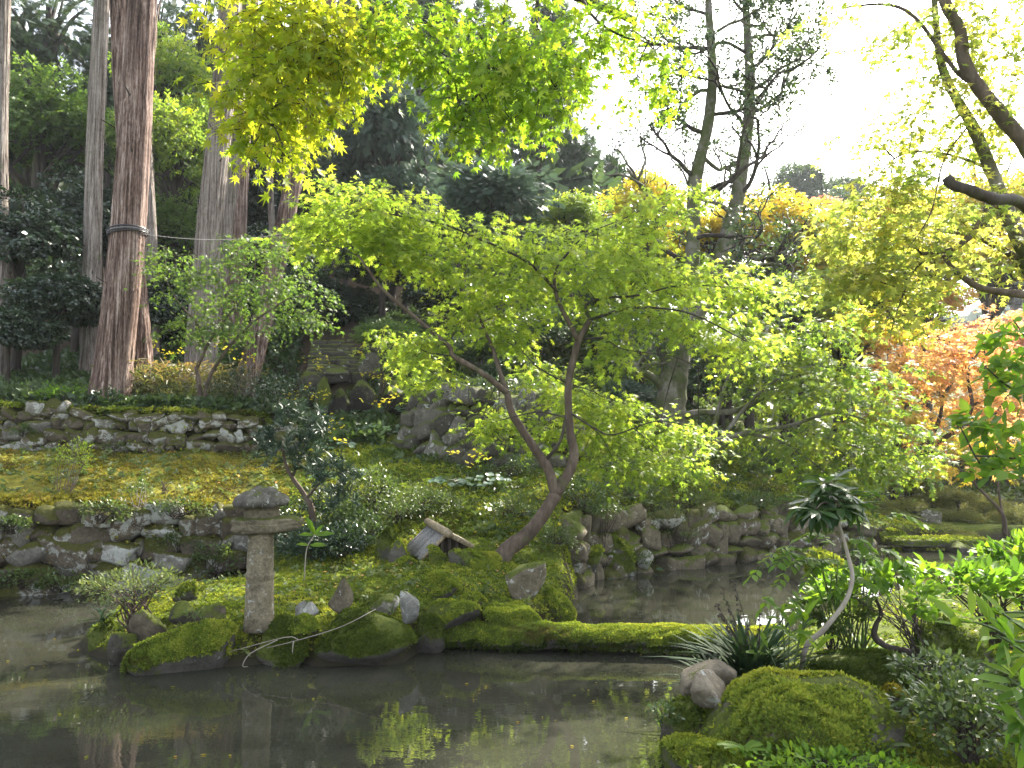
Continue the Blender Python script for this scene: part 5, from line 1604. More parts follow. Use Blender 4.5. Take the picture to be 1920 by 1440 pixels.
f0, b0 = P(838, 1004, 9.7), P(804, 984, 10.35)
fl, bl = P(792, 1050, 9.6), P(757, 1030, 10.3)
fr, br = P(886, 1028, 9.75), P(856, 1010, 10.5)
rt = np.array([f0[0] - .1, f0[1] + .3, h1(f0[0] - .1, f0[1] + .3)])
roof = thing('bamboo_roof', rt, 'little weathered plank roof with a bamboo ridge pole half sunk in the bank', 'roof')
for (ea, eb, sgn) in ((fl, bl, 1), (fr, br, -1)):
    nup = nrm(np.cross(f0 - b0, ea - f0)); nup = nup * np.sign(nup[2])
    for k in range(10):
        t0 = (k + .5) / 10
        a, e = f0 * (1 - t0) + b0 * t0, ea * (1 - t0) + eb * t0
        w_ = np.linalg.norm(f0 - b0) / 10 * 1.04
        e = e + (e - a) * rng.uniform(-.05, .06)
        oriented_box(Geo(), a + nup * .004 * (k % 2), e + nup * .004 * (k % 2), w_, .018, nup).build('plank', M['board'], roof, rt)
    if sgn < 0:
        for k in range(6):      # split bamboo battens across the far slope, ends showing
            t0 = .2 + k * .15
            a = f0 * (1 - t0) + ea * t0 + nup * .03; e = b0 * (1 - t0) + eb * t0 + nup * .03
            Geo().tube([a + (a - e) * .03, e], [.022, .022], 8, 1).build('batten', M['bamboo_dry'], roof, rt, True)
    Geo().tube([f0 + nup * .015, ea + nup * .01], [.024, .020], 8, 2).build('barge_pole', M['bamboo_dry'], roof, rt, True)
ax = nrm(f0 - b0)
g = Geo().tube([b0 - ax * .06 + [0, 0, .035], f0 + ax * .09 + [0, 0, .035]], [.05, .05], 14, 2)
for t0 in (.12, .42, .70, .93):
    c_ = b0 * (1 - t0) + f0 * t0 + [0, 0, .035]
    g.tube([c_ - ax * .010, c_ + ax * .010], [.056, .056], 14, 1)
g.build('ridge_pole', M['bamboo_dry'], roof, rt, True)
for k in range(6):
    t0 = -.75 + k * .3
    x_ = f0 + (fr - f0) * max(t0, 0) + (fl - f0) * max(-t0, 0) - ax * .05
    Geo().tube([x_ + [0, 0, -.03], [x_[0], x_[1], h1(x_[0], x_[1]) - .1 if h1(x_[0], x_[1]) - .1 < x_[2] - .06 else x_[2] - .2]], [.022, .026], 8, 1).build('post', M['timber'], roof, rt, True)
bk = f0 - ax * .16
Geo().add(np.array([bk + [0, 0, -.02], fl - ax * .16, fr - ax * .16, fl - ax * .16 - [0, 0, .3], fr - ax * .16 - [0, 0, .3]]), [[0, 1, 2], [1, 3, 4], [1, 4, 2]]).build('gable_board', M['timber'], roof, rt)

# ------------------------------------------------------------------ rocks and steps up the gully
SG = 'rocks of the little dry waterfall'
for k, (lab, x0, y0, x1, y1, d, mt) in enumerate([
        ('tall dark mossy rock face at the centre of the dry waterfall', 612, 700, 668, 806, 17.6, 'rock_wet'),
        ('dark rock face to the side of the dry waterfall below the yellow daisies', 655, 712, 712, 800, 17.4, 'rock_wet'),
        ('dark mossy rock at the near side of the dry waterfall', 580, 706, 622, 800, 17.4, 'rock_moss'),
        ('flat ledge stone lying on top of the dry waterfall', 606, 690, 654, 706, 17.5, 'rock'),
        ('grey stone jutting beside the stone stairs', 672, 650, 722, 700, 18.8, 'rock'),
        ('dark boulder beside the top of the stone stairs', 680, 632, 712, 668, 20.5, 'wall_dark'),
        ('pale flat stone on the slope below the small maple', 724, 722, 756, 740, 16.0, 'rock_pale'),
        ('round brown stone at the foot of the dry waterfall', 660, 790, 688, 806, 16.0, 'rock_brown'),
        ('round grey stone beside the brown one at the waterfall foot', 636, 788, 664, 804, 16.2, 'rock'),
        ('broad dark rock right of the waterfall under leopard plants', 712, 704, 770, 770, 17.0, 'rock_wet'),
        ('dark rock left of the stairs half hidden in leaves', 560, 690, 604, 740, 18.2, 'wall_dark')]):
    boulder(lab, x0, y0, x1, y1, d, mt, 70 + k, 0, group=SG, sub=3, planes=8, sharp=14)
sp0 = P(636, 704, 18.9); sp0[2] = h1(sp0[0], sp0[1])
steps = thing('stone_stairs', sp0, 'worn mossy stone stairs climbing into the shade of the grove', 'stairs')
for k in range(9):
    d = 19.0 + k * .45
    py = 697 - k * 7.4
    zt = P(636, py, d)[2]
    x0, x1 = P(574 + k * 1.5, py, d)[0], P(692 - k * 3.0, py, d)[0]
    cuts = np.sort(np.r_[x0, x1, rng.uniform(x0 + .2, x1 - .2, 2)])
    for a, e in zip(cuts[:-1], cuts[1:]):
        V, T = rounded_box(((e - a) / 2 * .97, .26, .15), 7, 3, .05, k * 3 + a)
        o = link('step', mesh('step', V, T, M['wall_dark'], True), steps, np.array([(a + e) / 2, d, zt - .15 + rng.normal(0, .012)]) - sp0)
        o.rotation_euler = (0, rng.normal(0, .02), rng.normal(0, .04))

# rocks on the far banks
FG = 'rocks along the far water edge'
for k, (lab, x0, y0, x1, y1, d, mt, ms) in enumerate([
        ('tall smooth boulder with a pale split edge at the end of the boulder wall', 1326, 955, 1380, 1056, 13.0, 'rock_brown', 0),
        ('broad brown boulder under the mossy overhang past the split boulder', 1385, 975, 1440, 1042, 13.7, 'rock_brown', 0),
        ('angular tan boulder at the end of the overhang behind the dark sapling', 1432, 960, 1490, 1036, 14.0, 'rock_brown', 0),
        ('mossy low boulder at the water under the overhang', 1400, 1010, 1470, 1046, 13.7, 'rock_moss', 900),
        ('dark boulder at the far water corner behind the dark sapling', 1485, 985, 1550, 1036, 14.4, 'wall_dark', 0),
        ('mossy rock low in the water behind the white stem', 1545, 1000, 1600, 1034, 14.6, 'rock_moss', 600),
        ('dark shelf of rock carrying the flat clipped shrub', 1635, 945, 1735, 985, 17.2, 'wall_dark', 0),
        ('grey rock beside the round clipped shrub', 1725, 952, 1765, 984, 17.0, 'rock', 0),
        ('mossy flat-topped boulder by the far stone bridge', 1640, 985, 1705, 1018, 15.4, 'rock_moss', 900),
        ('dark rock carrying the near end of the far stone bridge', 1690, 1012, 1745, 1042, 14.6, 'wall_dark', 0),
        ('dark rock carrying the end of the far stone bridge at the edge', 1770, 1015, 1830, 1046, 14.2, 'wall_dark', 0),
        ('huge boulder in the middle of the boulder wall, furred with fern', 1120, 985, 1195, 1070, 11.9, 'rock_moss', 1500),
        ('white-faced stone at the water in the boulder wall', 1196, 1030, 1226, 1066, 12.0, 'rock_pale', 0),
        ('pinkish boulder high in the boulder wall', 1190, 968, 1228, 1006, 12.35, 'rock_brown', 0),
        ('rounded boulder at the near top of the boulder wall', 1072, 950, 1122, 1004, 11.5, 'rock_brown', 0),
        ('dark stone at the water at the near end of the boulder wall', 1078, 1020, 1130, 1078, 11.4, 'rock_moss', 700)]):
    boulder(lab, x0, y0, x1, y1, d, mt, 90 + k, ms, group=FG, sub=4, planes=8, sharp=13, msize=.05)
br = P(1760, 1016, 14.6)
V, T = rounded_box((.95, .3, .07), 6, 4, .05, 3)
fb = thing('stone_bridge', br - [0, 0, .07], 'flat mossy slab bridge at the far end of the pond', 'footbridge')
link('slab', mesh('slab', V + [0, 0, .07], T, M['rock_moss'], True), fb)
p, nn = sample_mesh(V + [0, 0, .07], T, 900, .5, rng, .4)
moss_blades(Geo(), p, nn, .05, rng).build('moss', M['moss_tuft'], fb, kind='stuff')
tb = P(1555, 1062, 11.4); tb[2] = 0.0
isl = boulder('tufted islet of sedge standing in the water beyond the white stem', 1500, 1040, 1600, 1090, 11.2, 'rock_moss', 120, 2500, msize=.10, thresh=-.2, mat_moss='moss_tuft', patch=.1, cat='islet', name='islet')
# ------------------------------------------------------------------ small plants
def on_ground(px, py, d):
    p = P(px, py, d); p[2] = h1(p[0], p[1])
    return p


def leafy(name, cat, label, px, py, d, rx, ry, tpl, mat, n, size, stem='bark_dark', base=None, rz=None, parts=0, up=.8, group=None, seed=1, shell=.45, stems=5, hang=.1, sr=.008, extra=None):
    """small shrub: leaves round a rounded or ragged crown on thin stems"""
    r = np.random.default_rng(seed + int(px * 3 + py))
    c = P(px, py, d)
    R3 = np.array([rx / F * d, (rz or rx) / F * d, ry / F * d])
    if base is None:
        g0 = h1(c[0], c[1]); base = np.array([c[0], c[1], min(g0, c[2] - .02)])
    base = np.asarray(base, float)
    t = thing(name, base, label, cat, group)
    nc = max(6, n // 26)
    u = nrm(r.normal(0, 1, (nc, 3))) * r.uniform(.3, 1, (nc, 1))**shell
    u[:, 2] = np.where(u[:, 2] < -.35, -u[:, 2] * .5, u[:, 2])
    cl = c + u * R3
    k = r.integers(0, nc, n)
    pos = cl[k] + r.normal(0, 1, (n, 3)) * R3 * .15
    dd = nrm((pos - c) / R3 * .7 + r.normal(0, .6, (n, 3)) + [0, 0, .25 - hang])
    nn = r.normal(0, .5, (n, 3)) + [0, 0, up]
    rnd = np.clip(r.uniform(0, .6, nc)[k] + r.uniform(0, .4, n), 0, .999)
    sc = size * np.clip(r.normal(1, .2, n), .5, 1.6)
    g = Geo()
    for s in range(min(nc, 26)):
        f = base + (c - base) * [.3, .3, .45] + r.normal(0, .15, 3) * R3 * [1, 1, .3]
        g.tube([base + r.normal(0, .03, 3) * [1, 1, 0], f, cl[s] * .6 + f * .4 + [0, 0, .03], cl[s]], [sr, sr * .8, sr * .5, sr * .3], 5, 3)
    g.build('stem', M[stem], t, base)
    if parts:
        leaf_parts(t, base, tpl, pos, frames(dd, nn), sc, rnd, M[mat], parts, rest='foliage')
    else:
        Geo().leaves(tpl, pos, frames(dd, nn), sc, rnd).build('foliage', M[mat], t, base, kind='stuff')
    return t


def tuft(name, cat, label, base, n, L, mat, spread=.9, tpl=BLADE, group=None, parts=0, seed=1, width=1.0, arc=True):
    """arching blades from one crown"""
    r = np.random.default_rng(seed)
    base = np.asarray(base, float)
    t = thing(name, base, label, cat, group)
    g = Geo()
    objs = []
    for k in range(n):
        a = r.uniform(0, 6.28); el = r.uniform(.1, spread)
        l = L * r.uniform(.6, 1.15)
        d0 = np.array([math.cos(a) * math.sin(el), math.sin(a) * math.sin(el), math.cos(el)])
        s = np.linspace(0, 1, 7)
        bend = r.uniform(.3, .9) * spread
        p = base + np.array([r.normal(0, .04), r.normal(0, .04), 0]) * L * 2 + d0 * (l * s)[:, None] + np.array([math.cos(a), math.sin(a), -1.0]) * (bend * l * .45 * s**2.2)[:, None]
        w = .011 * width * L / .4 * np.sin(np.clip(s * .8 + .2, 0, 1) * math.pi)**.6 + .0006
        sd_ = nrm(np.cross(d0, [0, 0, 1.]) + 1e-6)
        V = np.vstack([p - sd_ * w[:, None], p + sd_ * w[:, None], p + [0, 0, -.004]])[:14]
        T = [[i, i + 7, i + 8] for i in range(6)] + [[i, i + 8, i + 1] for i in range(6)]
        rn = r.uniform(0, .999)
        if k < parts:
            Geo().add(V, T, rn).build('blade', M[mat], t, base)
        else: g.add(V, T, rn)
    if g.n: g.build('foliage', M[mat], t, base, kind='stuff')
    return t


def leopard(label, px, py, d, n, size, flowers=(), seed=1, spread=1.0):
    """round glossy leaves on stalks; yellow daisy heads on taller stems (given as picture points)"""
    r = np.random.default_rng(seed)
    base = on_ground(px, py, d)
    t = thing('leopard_plant', base, label, 'flowering plant', 'leopard plants on the banks')
    g = Geo(); heads = []
    for k in range(n):
        a = r.uniform(0, 6.28); rr = r.uniform(.15, 1)**.6 * spread * size * 3.2
        p = base + np.array([math.cos(a) * rr, math.sin(a) * rr * .8, size * r.uniform(.7, 1.9) * (1.2 - .4 * rr / (size * 3.2))])
        g.tube([base + (p - base) * [.2, .2, 0], (base + p) / 2 + [0, 0, size * .25], p], [.006, .004], 4, 2)
        d_ = nrm(np.array([[math.cos(a), math.sin(a), -.35]])); n_ = np.array([[math.cos(a) * .35, math.sin(a) * .35 - .35, 1.]])
        Rm = frames(d_, n_)[0]
        key = ('farf', int(r.integers(4)))
        if key not in _leafmesh:
            _leafmesh[key] = mesh('leaf', ROUND[0], ROUND[1], M['farfugium'], False, {'rnd': np.full(len(ROUND[0]), (key[1] + .5) / 4)})
        o = link('leaf', _leafmesh[key], t)
        mt = np.eye(4); mt[:3, :3] = Rm * size * r.uniform(.75, 1.3); mt[:3, 3] = p - base
        o.matrix_basis = Matrix(mt.tolist())
    for fx, fy, fs in flowers:
        top = P(fx, fy, d - .1)
        g.tube([base + r.normal(0, .05, 3) * [1, 1, 0], (base + top) / 2 + r.normal(0, .03, 3), top - [0, 0, .06]], [.006, .004], 4, 3)
        f = Geo()
        nh = max(4, int(fs * 9))
        hp = top + r.normal(0, 1, (nh, 3)) * fs * .085 * np.array([1.2, .8, .6])
        for h_ in hp:
            g.tube([top - [0, 0, .07], h_], [.003, .002], 3, 1)
            a = np.linspace(0, 6.28, 9)[:-1] + r.uniform(0, 1)
            tl = r.normal(0, .4, 2)
            dd = nrm(np.stack([np.cos(a), np.sin(a) * .9, .1 + np.cos(a) * tl[0] + np.sin(a) * tl[1] - .35 * np.sin(a)], -1))
            f.leaves(DIAMOND, np.repeat(h_[None], 8, 0), frames(dd, np.tile([0, -.5, 1.], (8, 1))), np.full(8, .038), r.uniform(0, .99, 8))
        heads.append(f)
    sk = g.build('stalk', M['understory'], t, base)
    for f in heads: f.build('flower', M['flower'], sk, base)
    return t


leopard('leopard plant with big round leaves and thin yellow flowers under the curved dry wall', 880, 900, 12.3, 46, .13, [(852, 846, .8), (890, 850, .9), (905, 858, .7), (872, 870, .5)], 1, 1.4)
leopard('leopard plant with the largest cluster of yellow daisies left of the dry waterfall', 590, 800, 15.2, 26, .15, [(572, 736, 2.0), (600, 742, 1.6), (560, 748, 1.2)], 2)
leopard('leopard plant with two yellow heads on the crest of the moss slope', 622, 838, 14.3, 26, .13, [(612, 786, 1.2), (618, 798, 1.4)], 3)
leopard('row of shiny leopard leaves along the foot of the dry waterfall', 705, 792, 15.6, 34, .15, [(712, 758, 1.3), (738, 742, 1.0), (726, 748, .8)], 4, 1.3)
leopard('leopard plant between the stairs and the small maple', 684, 715, 17.4, 20, .15, [(684, 700, 1.2), (712, 706, 1.0), (718, 712, .8), (676, 662, .7)], 5)
leopard('leopard plant with a yellow head left of the stone stairs', 592, 712, 18.2, 22, .16, [(596, 676, 1.8), (602, 690, 1.0)], 6)
leopard('leopard plant flowering beside the foot of the thick cedar', 284, 690, 16.2, 18, .17, [(284, 646, 1.6), (312, 662, 1.3), (340, 656, .8)], 7)
leopard('leopard plant flowering behind the stem of the fern-leaved maple', 440, 690, 17.0, 18, .15, [(428, 652, 1.4), (460, 672, 1.3), (405, 646, .8)], 8)
leopard('leopard plant sagging over the bank beside the podocarpus', 636, 862, 12.6, 26, .12, [(644, 828, .7)], 9)
leopard('few large leopard leaves at the near top of the boulder wall', 1112, 945, 11.7, 12, .12, [], 10)
leopard('leopard plant growing out of the face of the boulder wall', 1222, 1030, 12.3, 9, .10, [], 11, .7)
leopard('dark leopard leaves at the crest of the curved dry wall', 800, 742, 15.3, 22, .13, [], 12)
leopard('leopard plant in the shade right of the waterfall', 758, 700, 17.0, 22, .16, [], 13)

# podocarpus with dark strap leaves behind the lantern
pb = on_ground(584, 990, 10.7)
pod = thing('podocarpus_shrub', pb, 'dark podocarpus with whorls of strap leaves on a bent stem behind the stone lantern', 'shrub')
pp_ = [np.vstack([pb - [0, 0, .05], px_path([(585, 960, 10.7), (572, 930, 10.7), (548, 895, 10.7), (535, 868, 10.7), (528, 830, 10.7)])]), px_path([(574, 935, 10.7), (600, 905, 10.6), (620, 880, 10.6)]), px_path([(548, 895, 10.7), (570, 840, 10.8), (580, 800, 10.8)])]
Geo().tube(pp_[0], [.05, .045, .035, .03, .022, .012], 8, 5, .06).build('trunk', M['bark'], pod, pb, True)
Geo().tube(pp_[1], [.025, .01], 6, 5, .05).build('branch', M['bark'], pod, pb, True)
Geo().tube(pp_[2], [.025, .01], 6, 5, .05).build('branch', M['bark'], pod, pb, True)
C, Rr, K = pads([(515, 838, 10.6, 42, 36, .35, 26), (575, 800, 10.8, 56, 34, .4, 34), (545, 770, 10.9, 34, 16, .3, 12), (598, 878, 10.5, 56, 36, .4, 34), (640, 925, 10.5, 34, 34, .35, 20), (500, 815, 10.5, 22, 12, .2, 7), (590, 940, 10.9, 40, 30, .35, 18), (655, 890, 10.6, 20, 16, .2, 8), (560, 850, 10.7, 40, 20, .3, 14)])
r_ = np.random.default_rng(3)
ctr = np.repeat(C, K, 0) + nrm(r_.normal(0, 1, (K.sum(), 3))) * (r_.uniform(0, 1, (K.sum(), 1))**.4) * np.repeat(Rr, K, 0)
pw = 22
ax_ = nrm(r_.normal(0, .5, (len(ctr), 3)) + [0, -.2, .8])
th = r_.uniform(0, 6.28, (len(ctr), pw)); e1 = nrm(np.cross(ax_, [.3, .9, .1])); e2 = np.cross(ax_, e1)
el = r_.uniform(.1, 1.2, (len(ctr), pw))
dd = (np.cos(th) * np.cos(el))[..., None] * e1[:, None] + (np.sin(th) * np.cos(el))[..., None] * e2[:, None] + np.sin(el)[..., None] * ax_[:, None]
pos = (ctr[:, None] + ax_[:, None] * r_.uniform(-.05, .05, (len(ctr), pw, 1))).reshape(-1, 3)
dd = dd.reshape(-1, 3)
leaf_parts(pod, pb, STRAP, pos, frames(dd, np.repeat(ax_, pw, 0) + r_.normal(0, .3, dd.shape)), .135 * r_.uniform(.7, 1.2, len(pos)), np.repeat(r_.uniform(0, .7, len(ctr)), pw) + r_.uniform(0, .29, len(pos)), M['podocarpus'], 300, rest='foliage')

# fern-leaved little maple before the pale cedars
fbase = on_ground(378, 775, 14.6)
fm = thing('maple_tree', fbase, 'small feathery green maple with thin stems standing behind the upper wall before the pale cedars', 'maple tree')
fpaths = []
for rows, r0 in (([(376, 770, 14.6), (374, 720, 14.6), (370, 690, 14.6), (384, 655, 14.6), (372, 610, 14.6)], .06), ([(380, 774, 14.6), (392, 710, 14.6), (430, 650, 14.5), (480, 600, 14.4), (540, 560, 14.3)], .045), ([(384, 655, 14.6), (420, 600, 14.7), (470, 540, 14.8), (480, 480, 14.9)], .03), ([(372, 610, 14.6), (330, 560, 14.5), (310, 520, 14.5)], .02)):
    pp = px_path(rows); fpaths.append(catmull(pp, 6))
    Geo().tube(pp, [r0, r0 * .3], 7, 6, .06).build('trunk' if r0 > .04 else 'branch', M['bark'], fm, fbase, True)
C, Rr, K = pads([(430, 560, 14.7, 85, 30, .7, 60), (505, 530, 14.6, 80, 34, .7, 70), (370, 615, 14.5, 50, 26, .5, 36), (560, 600, 14.4, 56, 20, .5, 36), (335, 520, 14.5, 46, 34, .5, 34), (465, 465, 14.9, 62, 34, .6, 50), (530, 470, 14.8, 50, 24, .5, 30), (445, 620, 14.4, 60, 20, .5, 34), (310, 480, 14.5, 40, 20, .4, 20), (590, 560, 14.4, 30, 30, .4, 18), (400, 500, 14.8, 50, 24, .5, 30)])
lp, lr, ls, ln, o_, d_, L_ = twigs(C, Rr, (K * 1.4).astype(int), .42, 10, .07, .3)
gw = Geo(); twig_wood(gw, o_, d_, L_ * .9, .004)
for c_ in C:
    a = nearest_on(fpaths, c_); gw.tube([a, (a + c_) / 2 + [0, 0, .05], c_], [.012, .004], 4, 3)
gw.build('twigs', M['bark'], fm, fbase, kind='stuff')
Geo().leaves(MAPLE5, lp, lr, ls, ln).build('crown', M['maple_dark'], fm, fbase, kind='stuff')

# young maple by the stairs
ybase = on_ground(714, 742, 15.8)
ym = thing('maple_tree', ybase, 'young maple with thin forked stems and sunlit drooping leaves beside the dry waterfall', 'maple tree')
for rows in ([(713, 742, 15.8), (718, 700, 15.8), (735, 650, 15.7), (760, 630, 15.6)], [(716, 740, 15.8), (730, 700, 15.8), (760, 670, 15.5), (800, 680, 15.3)], [(718, 700, 15.8), (712, 650, 15.8), (720, 620, 15.8)]):
    Geo().tube(px_path(rows), [.035, .008], 6, 6, .05).build('branch', M['bark_dark'], ym, ybase, True)
C, Rr, K = pads([(722, 632, 15.8, 40, 24, .5, 30), (765, 640, 15.6, 42, 20, .5, 28), (800, 690, 15.3, 36, 26, .4, 26), (760, 680, 15.4, 34, 20, .4, 18), (790, 725, 15.2, 24, 20, .3, 14)])
lp, lr, ls, ln, o_, d_, L_ = twigs(C, Rr, K, .36, 9, .09, .4)
Geo().leaves(MAPLE5, lp, lr, ls, ln).build('crown', M['maple'], ym, ybase, kind='stuff')

# bare little sapling on the dry moss bed, and other thin plants there
leafy('sapling', 'sapling', 'spindly feathery sapling on the dry moss bed near the picture edge', 128, 858, 11.3, 40, 44, SLIM, 'maple_soft', 420, .05, 'bark', base=on_ground(96, 942, 10.6), seed=3, up=.3, hang=-.2)
leafy('seedling', 'seedling', 'pale leafy seedling spilling over the edge of the lower wall', 262, 940, 10.9, 44, 40, SLIM, 'understory', 240, .055, 'pale_twig', base=P(262, 968, 11.0), seed=4, up=.4)
leafy('seedling', 'seedling', 'tiny seedling alone on the dry moss bed above the lantern cap', 308, 905, 11.6, 13, 8, SLIM, 'understory', 36, .05, 'bark', seed=5)

# azalea on the tip of the island
leafy('azalea_shrub', 'shrub', 'loose pale green azalea on thin bare branches at the tip of the island', 250, 1102, 7.7, 92, 42, SLIM, 'azalea', 1500, .045, 'bark', base=on_ground(255, 1165, 7.7), parts=300, seed=6, rz=60, sr=.011)
leafy('azalea_shrub', 'shrub', 'small leafy sprig low on the island between the squared stone and the mossy rock', 368, 1172, 7.2, 34, 22, SLIM, 'understory', 130, .05, 'bark', seed=7)
tuft('grass_tuft', 'grass tuft', 'fine grass tuft trailing over the long mossy rock', on_ground(310, 1200, 7.1) + [0, 0, .22], 26, .26, 'fresh', 1.2, seed=1, width=.5, group='grass tufts on the island')
tuft('grass_tuft', 'grass tuft', 'grass tuft hanging over the water at the island end of the log bridge', P(818, 1185, 7.65), 30, .22, 'understory', 1.3, seed=2, width=.5, group='grass tufts on the island')
tuft('fern', 'fern', 'dark strap fern at the water edge at the tip of the island', P(192, 1165, 7.6), 16, .26, 'strap', 1.2, seed=3, width=1.6)
tuft('grass_tuft', 'grass tuft', 'strap leaved tuft beneath the tilted slab of rock', P(905, 1115, 8.4), 16, .2, 'understory', 1.1, seed=4, width=1.6, group='grass tufts on the island')
tuft('grass_tuft', 'grass tuft', 'wispy grass in front of the upright pale stone', P(735, 1150, 7.6), 20, .16, 'understory', 1.1, seed=5, width=.5, group='grass tufts on the island')

# the bright seedling behind the lantern
sb2 = on_ground(571, 1052, 8.9)
sd_ = thing('seedling', sb2, 'lone bright green seedling with a few big leaves on the island moss', 'seedling')
top = P(590, 1003, 8.9)
Geo().tube([sb2, P(575, 1030, 8.9), top], [.008, .005], 6, 4).build('stem', M['pale_twig'], sd_, sb2)
for k, (ex, ey, s0) in enumerate(((575, 970, .9), (605, 985, .8), (625, 1000, .55), (562, 1002, .7), (610, 1022, .5), (585, 985, .6), (558, 1020, .4))):
    a = top if k < 4 or k == 5 else P(580, 1022, 8.9)
    e = P(ex, ey, 8.85)
    L = np.linalg.norm(e - a) + .02
    g = Geo().leaves(SLIM, a[None], frames(np.array([e - a]), np.array([[.2, -.7, .6]])), np.array([L]), np.array([.3 + .1 * k]))
    g.build('leaf', M['fresh'], sd_, sb2)

# pale dead twigs lying at the island front
tg = P(560, 1190, 7.15)
tw = Geo()
for rows in ([(705, 1142, 7.3), (640, 1175, 7.2), (560, 1200, 7.1), (500, 1215, 7.05)], [(560, 1200, 7.1), (535, 1195, 7.05), (430, 1222, 7.0)], [(520, 1200, 7.05), (470, 1225, 7.0), (455, 1248, 6.95), (465, 1250, 6.95)], [(550, 1202, 7.1), (548, 1225, 7.0)]):
    tw.tube(px_path(rows), [.0045, .002], 5, 4, .1)
tag(tw.build('dead_twig', M['pale_twig'], None, tg), 'pale dead forked twig lying over the mossy front of the island', 'twig')

# shrubs on the middle slope
SH = 'low shrubs on the middle slope'
for k, (lab, px, py, d, rx, ry, mt, n, sz) in enumerate([
        ('rounded olive azalea behind the tall standing stone', 700, 918, 11.3, 48, 44, 'understory', 1500, .045),
        ('twiggy azalea above the little roof', 790, 940, 11.2, 54, 30, 'understory', 1300, .045),
        ('dark leafy shrub left of the little roof', 690, 1000, 10.4, 44, 40, 'evergreen_mid', 900, .06),
        ('dark azalea bush between the podocarpus and the standing stone', 645, 985, 10.9, 54, 46, 'evergreen_mid', 1800, .05),
        ('azalea on the slope left of the forked maple', 960, 960, 11.2, 50, 34, 'understory', 1000, .045),
        ('leafy shrub at the shore left of the boulder wall', 1040, 1020, 10.6, 40, 46, 'understory', 1200, .042),
        ('shrub spilling over the near end of the boulder wall', 1090, 930, 11.9, 56, 30, 'evergreen_mid', 1000, .045),
        ('flat shrub on the crest of the boulder wall', 1180, 925, 12.8, 70, 22, 'understory', 1200, .045),
        ('heathery overhang of shrub on the crest past the middle of the boulder wall', 1290, 945, 13.2, 60, 26, 'understory', 1200, .045),
        ('dense mossy shrub hanging over the brown boulders', 1420, 950, 14.1, 70, 24, 'understory', 1500, .05),
        ('yellowish shrub on the slope behind the boulder wall', 1440, 915, 15.2, 34, 22, 'bamboo', 500, .06),
        ('pale leafed shrub on the slope behind the forked maple', 1150, 880, 13.4, 60, 26, 'understory', 1000, .05),
        ('bright leafy shrub on the slope right of the forked maple', 1265, 895, 13.6, 56, 26, 'fresh', 900, .055),
        ('shrub at the foot of the curved dry wall beside the leopard plant', 960, 880, 12.9, 60, 36, 'evergreen_mid', 1000, .05),
        ('dark shrub on the crest of the curved dry wall', 840, 728, 15.0, 60, 26, 'evergreen', 800, .06),
        ('dark ragged shrub over the end of the curved dry wall', 930, 740, 14.6, 60, 36, 'evergreen', 1000, .06),
        ('leafy shrub below the podocarpus at the water corner', 590, 1020, 10.2, 64, 36, 'podocarpus', 2000, .065),
        ('dark evergreen shrub right behind the lantern platform', 530, 1000, 10.7, 44, 56, 'evergreen', 1700, .06),
        ('dark leafy shrub behind the lone bright seedling', 640, 1020, 10.0, 54, 30, 'evergreen', 1300, .06),
        ('olive azalea on the slope above the standing stones', 745, 960, 10.9, 50, 30, 'understory', 1500, .045),
        ('spreading azalea on the slope before the leopard plant', 850, 950, 11.5, 50, 24, 'understory', 1200, .045),
        ('furry fern mass over the crest at the near end of the boulder wall', 1130, 960, 11.75, 40, 22, 'understory', 700, .045),
        ('ferns draped down the middle of the boulder wall', 1250, 965, 12.55, 40, 24, 'understory', 700, .045),
        ('dark creeper on the boulder wall just before the split boulder', 1310, 990, 12.9, 22, 34, 'evergreen_mid', 400, .05),
        ('moss-like fern fringe at the waterline of the boulder wall', 1180, 1050, 11.95, 40, 16, 'understory', 400, .04),
        ('low fern at the waterline left of the split boulder', 1300, 1040, 12.8, 34, 18, 'understory', 400, .045),
        ('fern clump hanging on the boulder wall', 1275, 1005, 12.6, 36, 26, 'understory', 500, .05),
        ('dark shrub over the end of the upper wall', 530, 745, 14.6, 60, 42, 'evergreen', 1200, .06),
        ('dark shrub behind the upper wall right of the fern-leaved maple', 455, 730, 14.9, 60, 40, 'evergreen', 1200, .06),
        ('leafy shrub on the wall top left of the thick cedar', 130, 740, 13.9, 46, 26, 'fresh', 380, .075),
        ('dark little shrub against the foot of the thick cedar', 196, 750, 14.0, 24, 24, 'evergreen', 300, .06),
        ('blue green shrub on the wall top at the picture edge', 30, 735, 14.2, 56, 26, 'evergreen_mid', 700, .06),
        ('dark shrub in the shade behind the thick cedar', 280, 725, 15.6, 46, 40, 'evergreen', 800, .07)]):
    leafy('shrub', 'shrub', lab, px, py, d, rx, ry, SLIM if k % 3 else OVAL, mt, n, sz, group=SH, seed=k + 10)

# low plants along the foot of the lower wall
for k, (px, py, d, rx, ry, lab) in enumerate([(40, 1085, 10.1, 60, 26, 'bright ivy-like plant at the water under the lower wall, by the picture edge'), (110, 1095, 10.2, 50, 20, 'leafy plants along the waterline in the middle of the lower wall'),
                                           (400, 1060, 11.0, 50, 34, 'ferny plants where the lower wall ends behind the lantern'), (190, 960, 10.4, 60, 26, 'small leaved creeper over the crest of the lower wall'), (330, 955, 10.9, 70, 22, 'creeper with tiny leaves along the crest of the lower wall by the lantern'),
                                           (330, 1020, 11.0, 50, 40, 'ferns rooted in the face of the lower wall left of the lantern'), (20, 985, 10.2, 40, 20, 'creeper patch high on the lower wall at the picture edge')]):
    leafy('wall_plant', 'creeper', lab, px, py, d, rx, ry, OVAL, 'understory', 420, .05, base=P(px, py + ry * .8, d + .12), group='plants growing on the lower wall', seed=k + 50, rz=12)
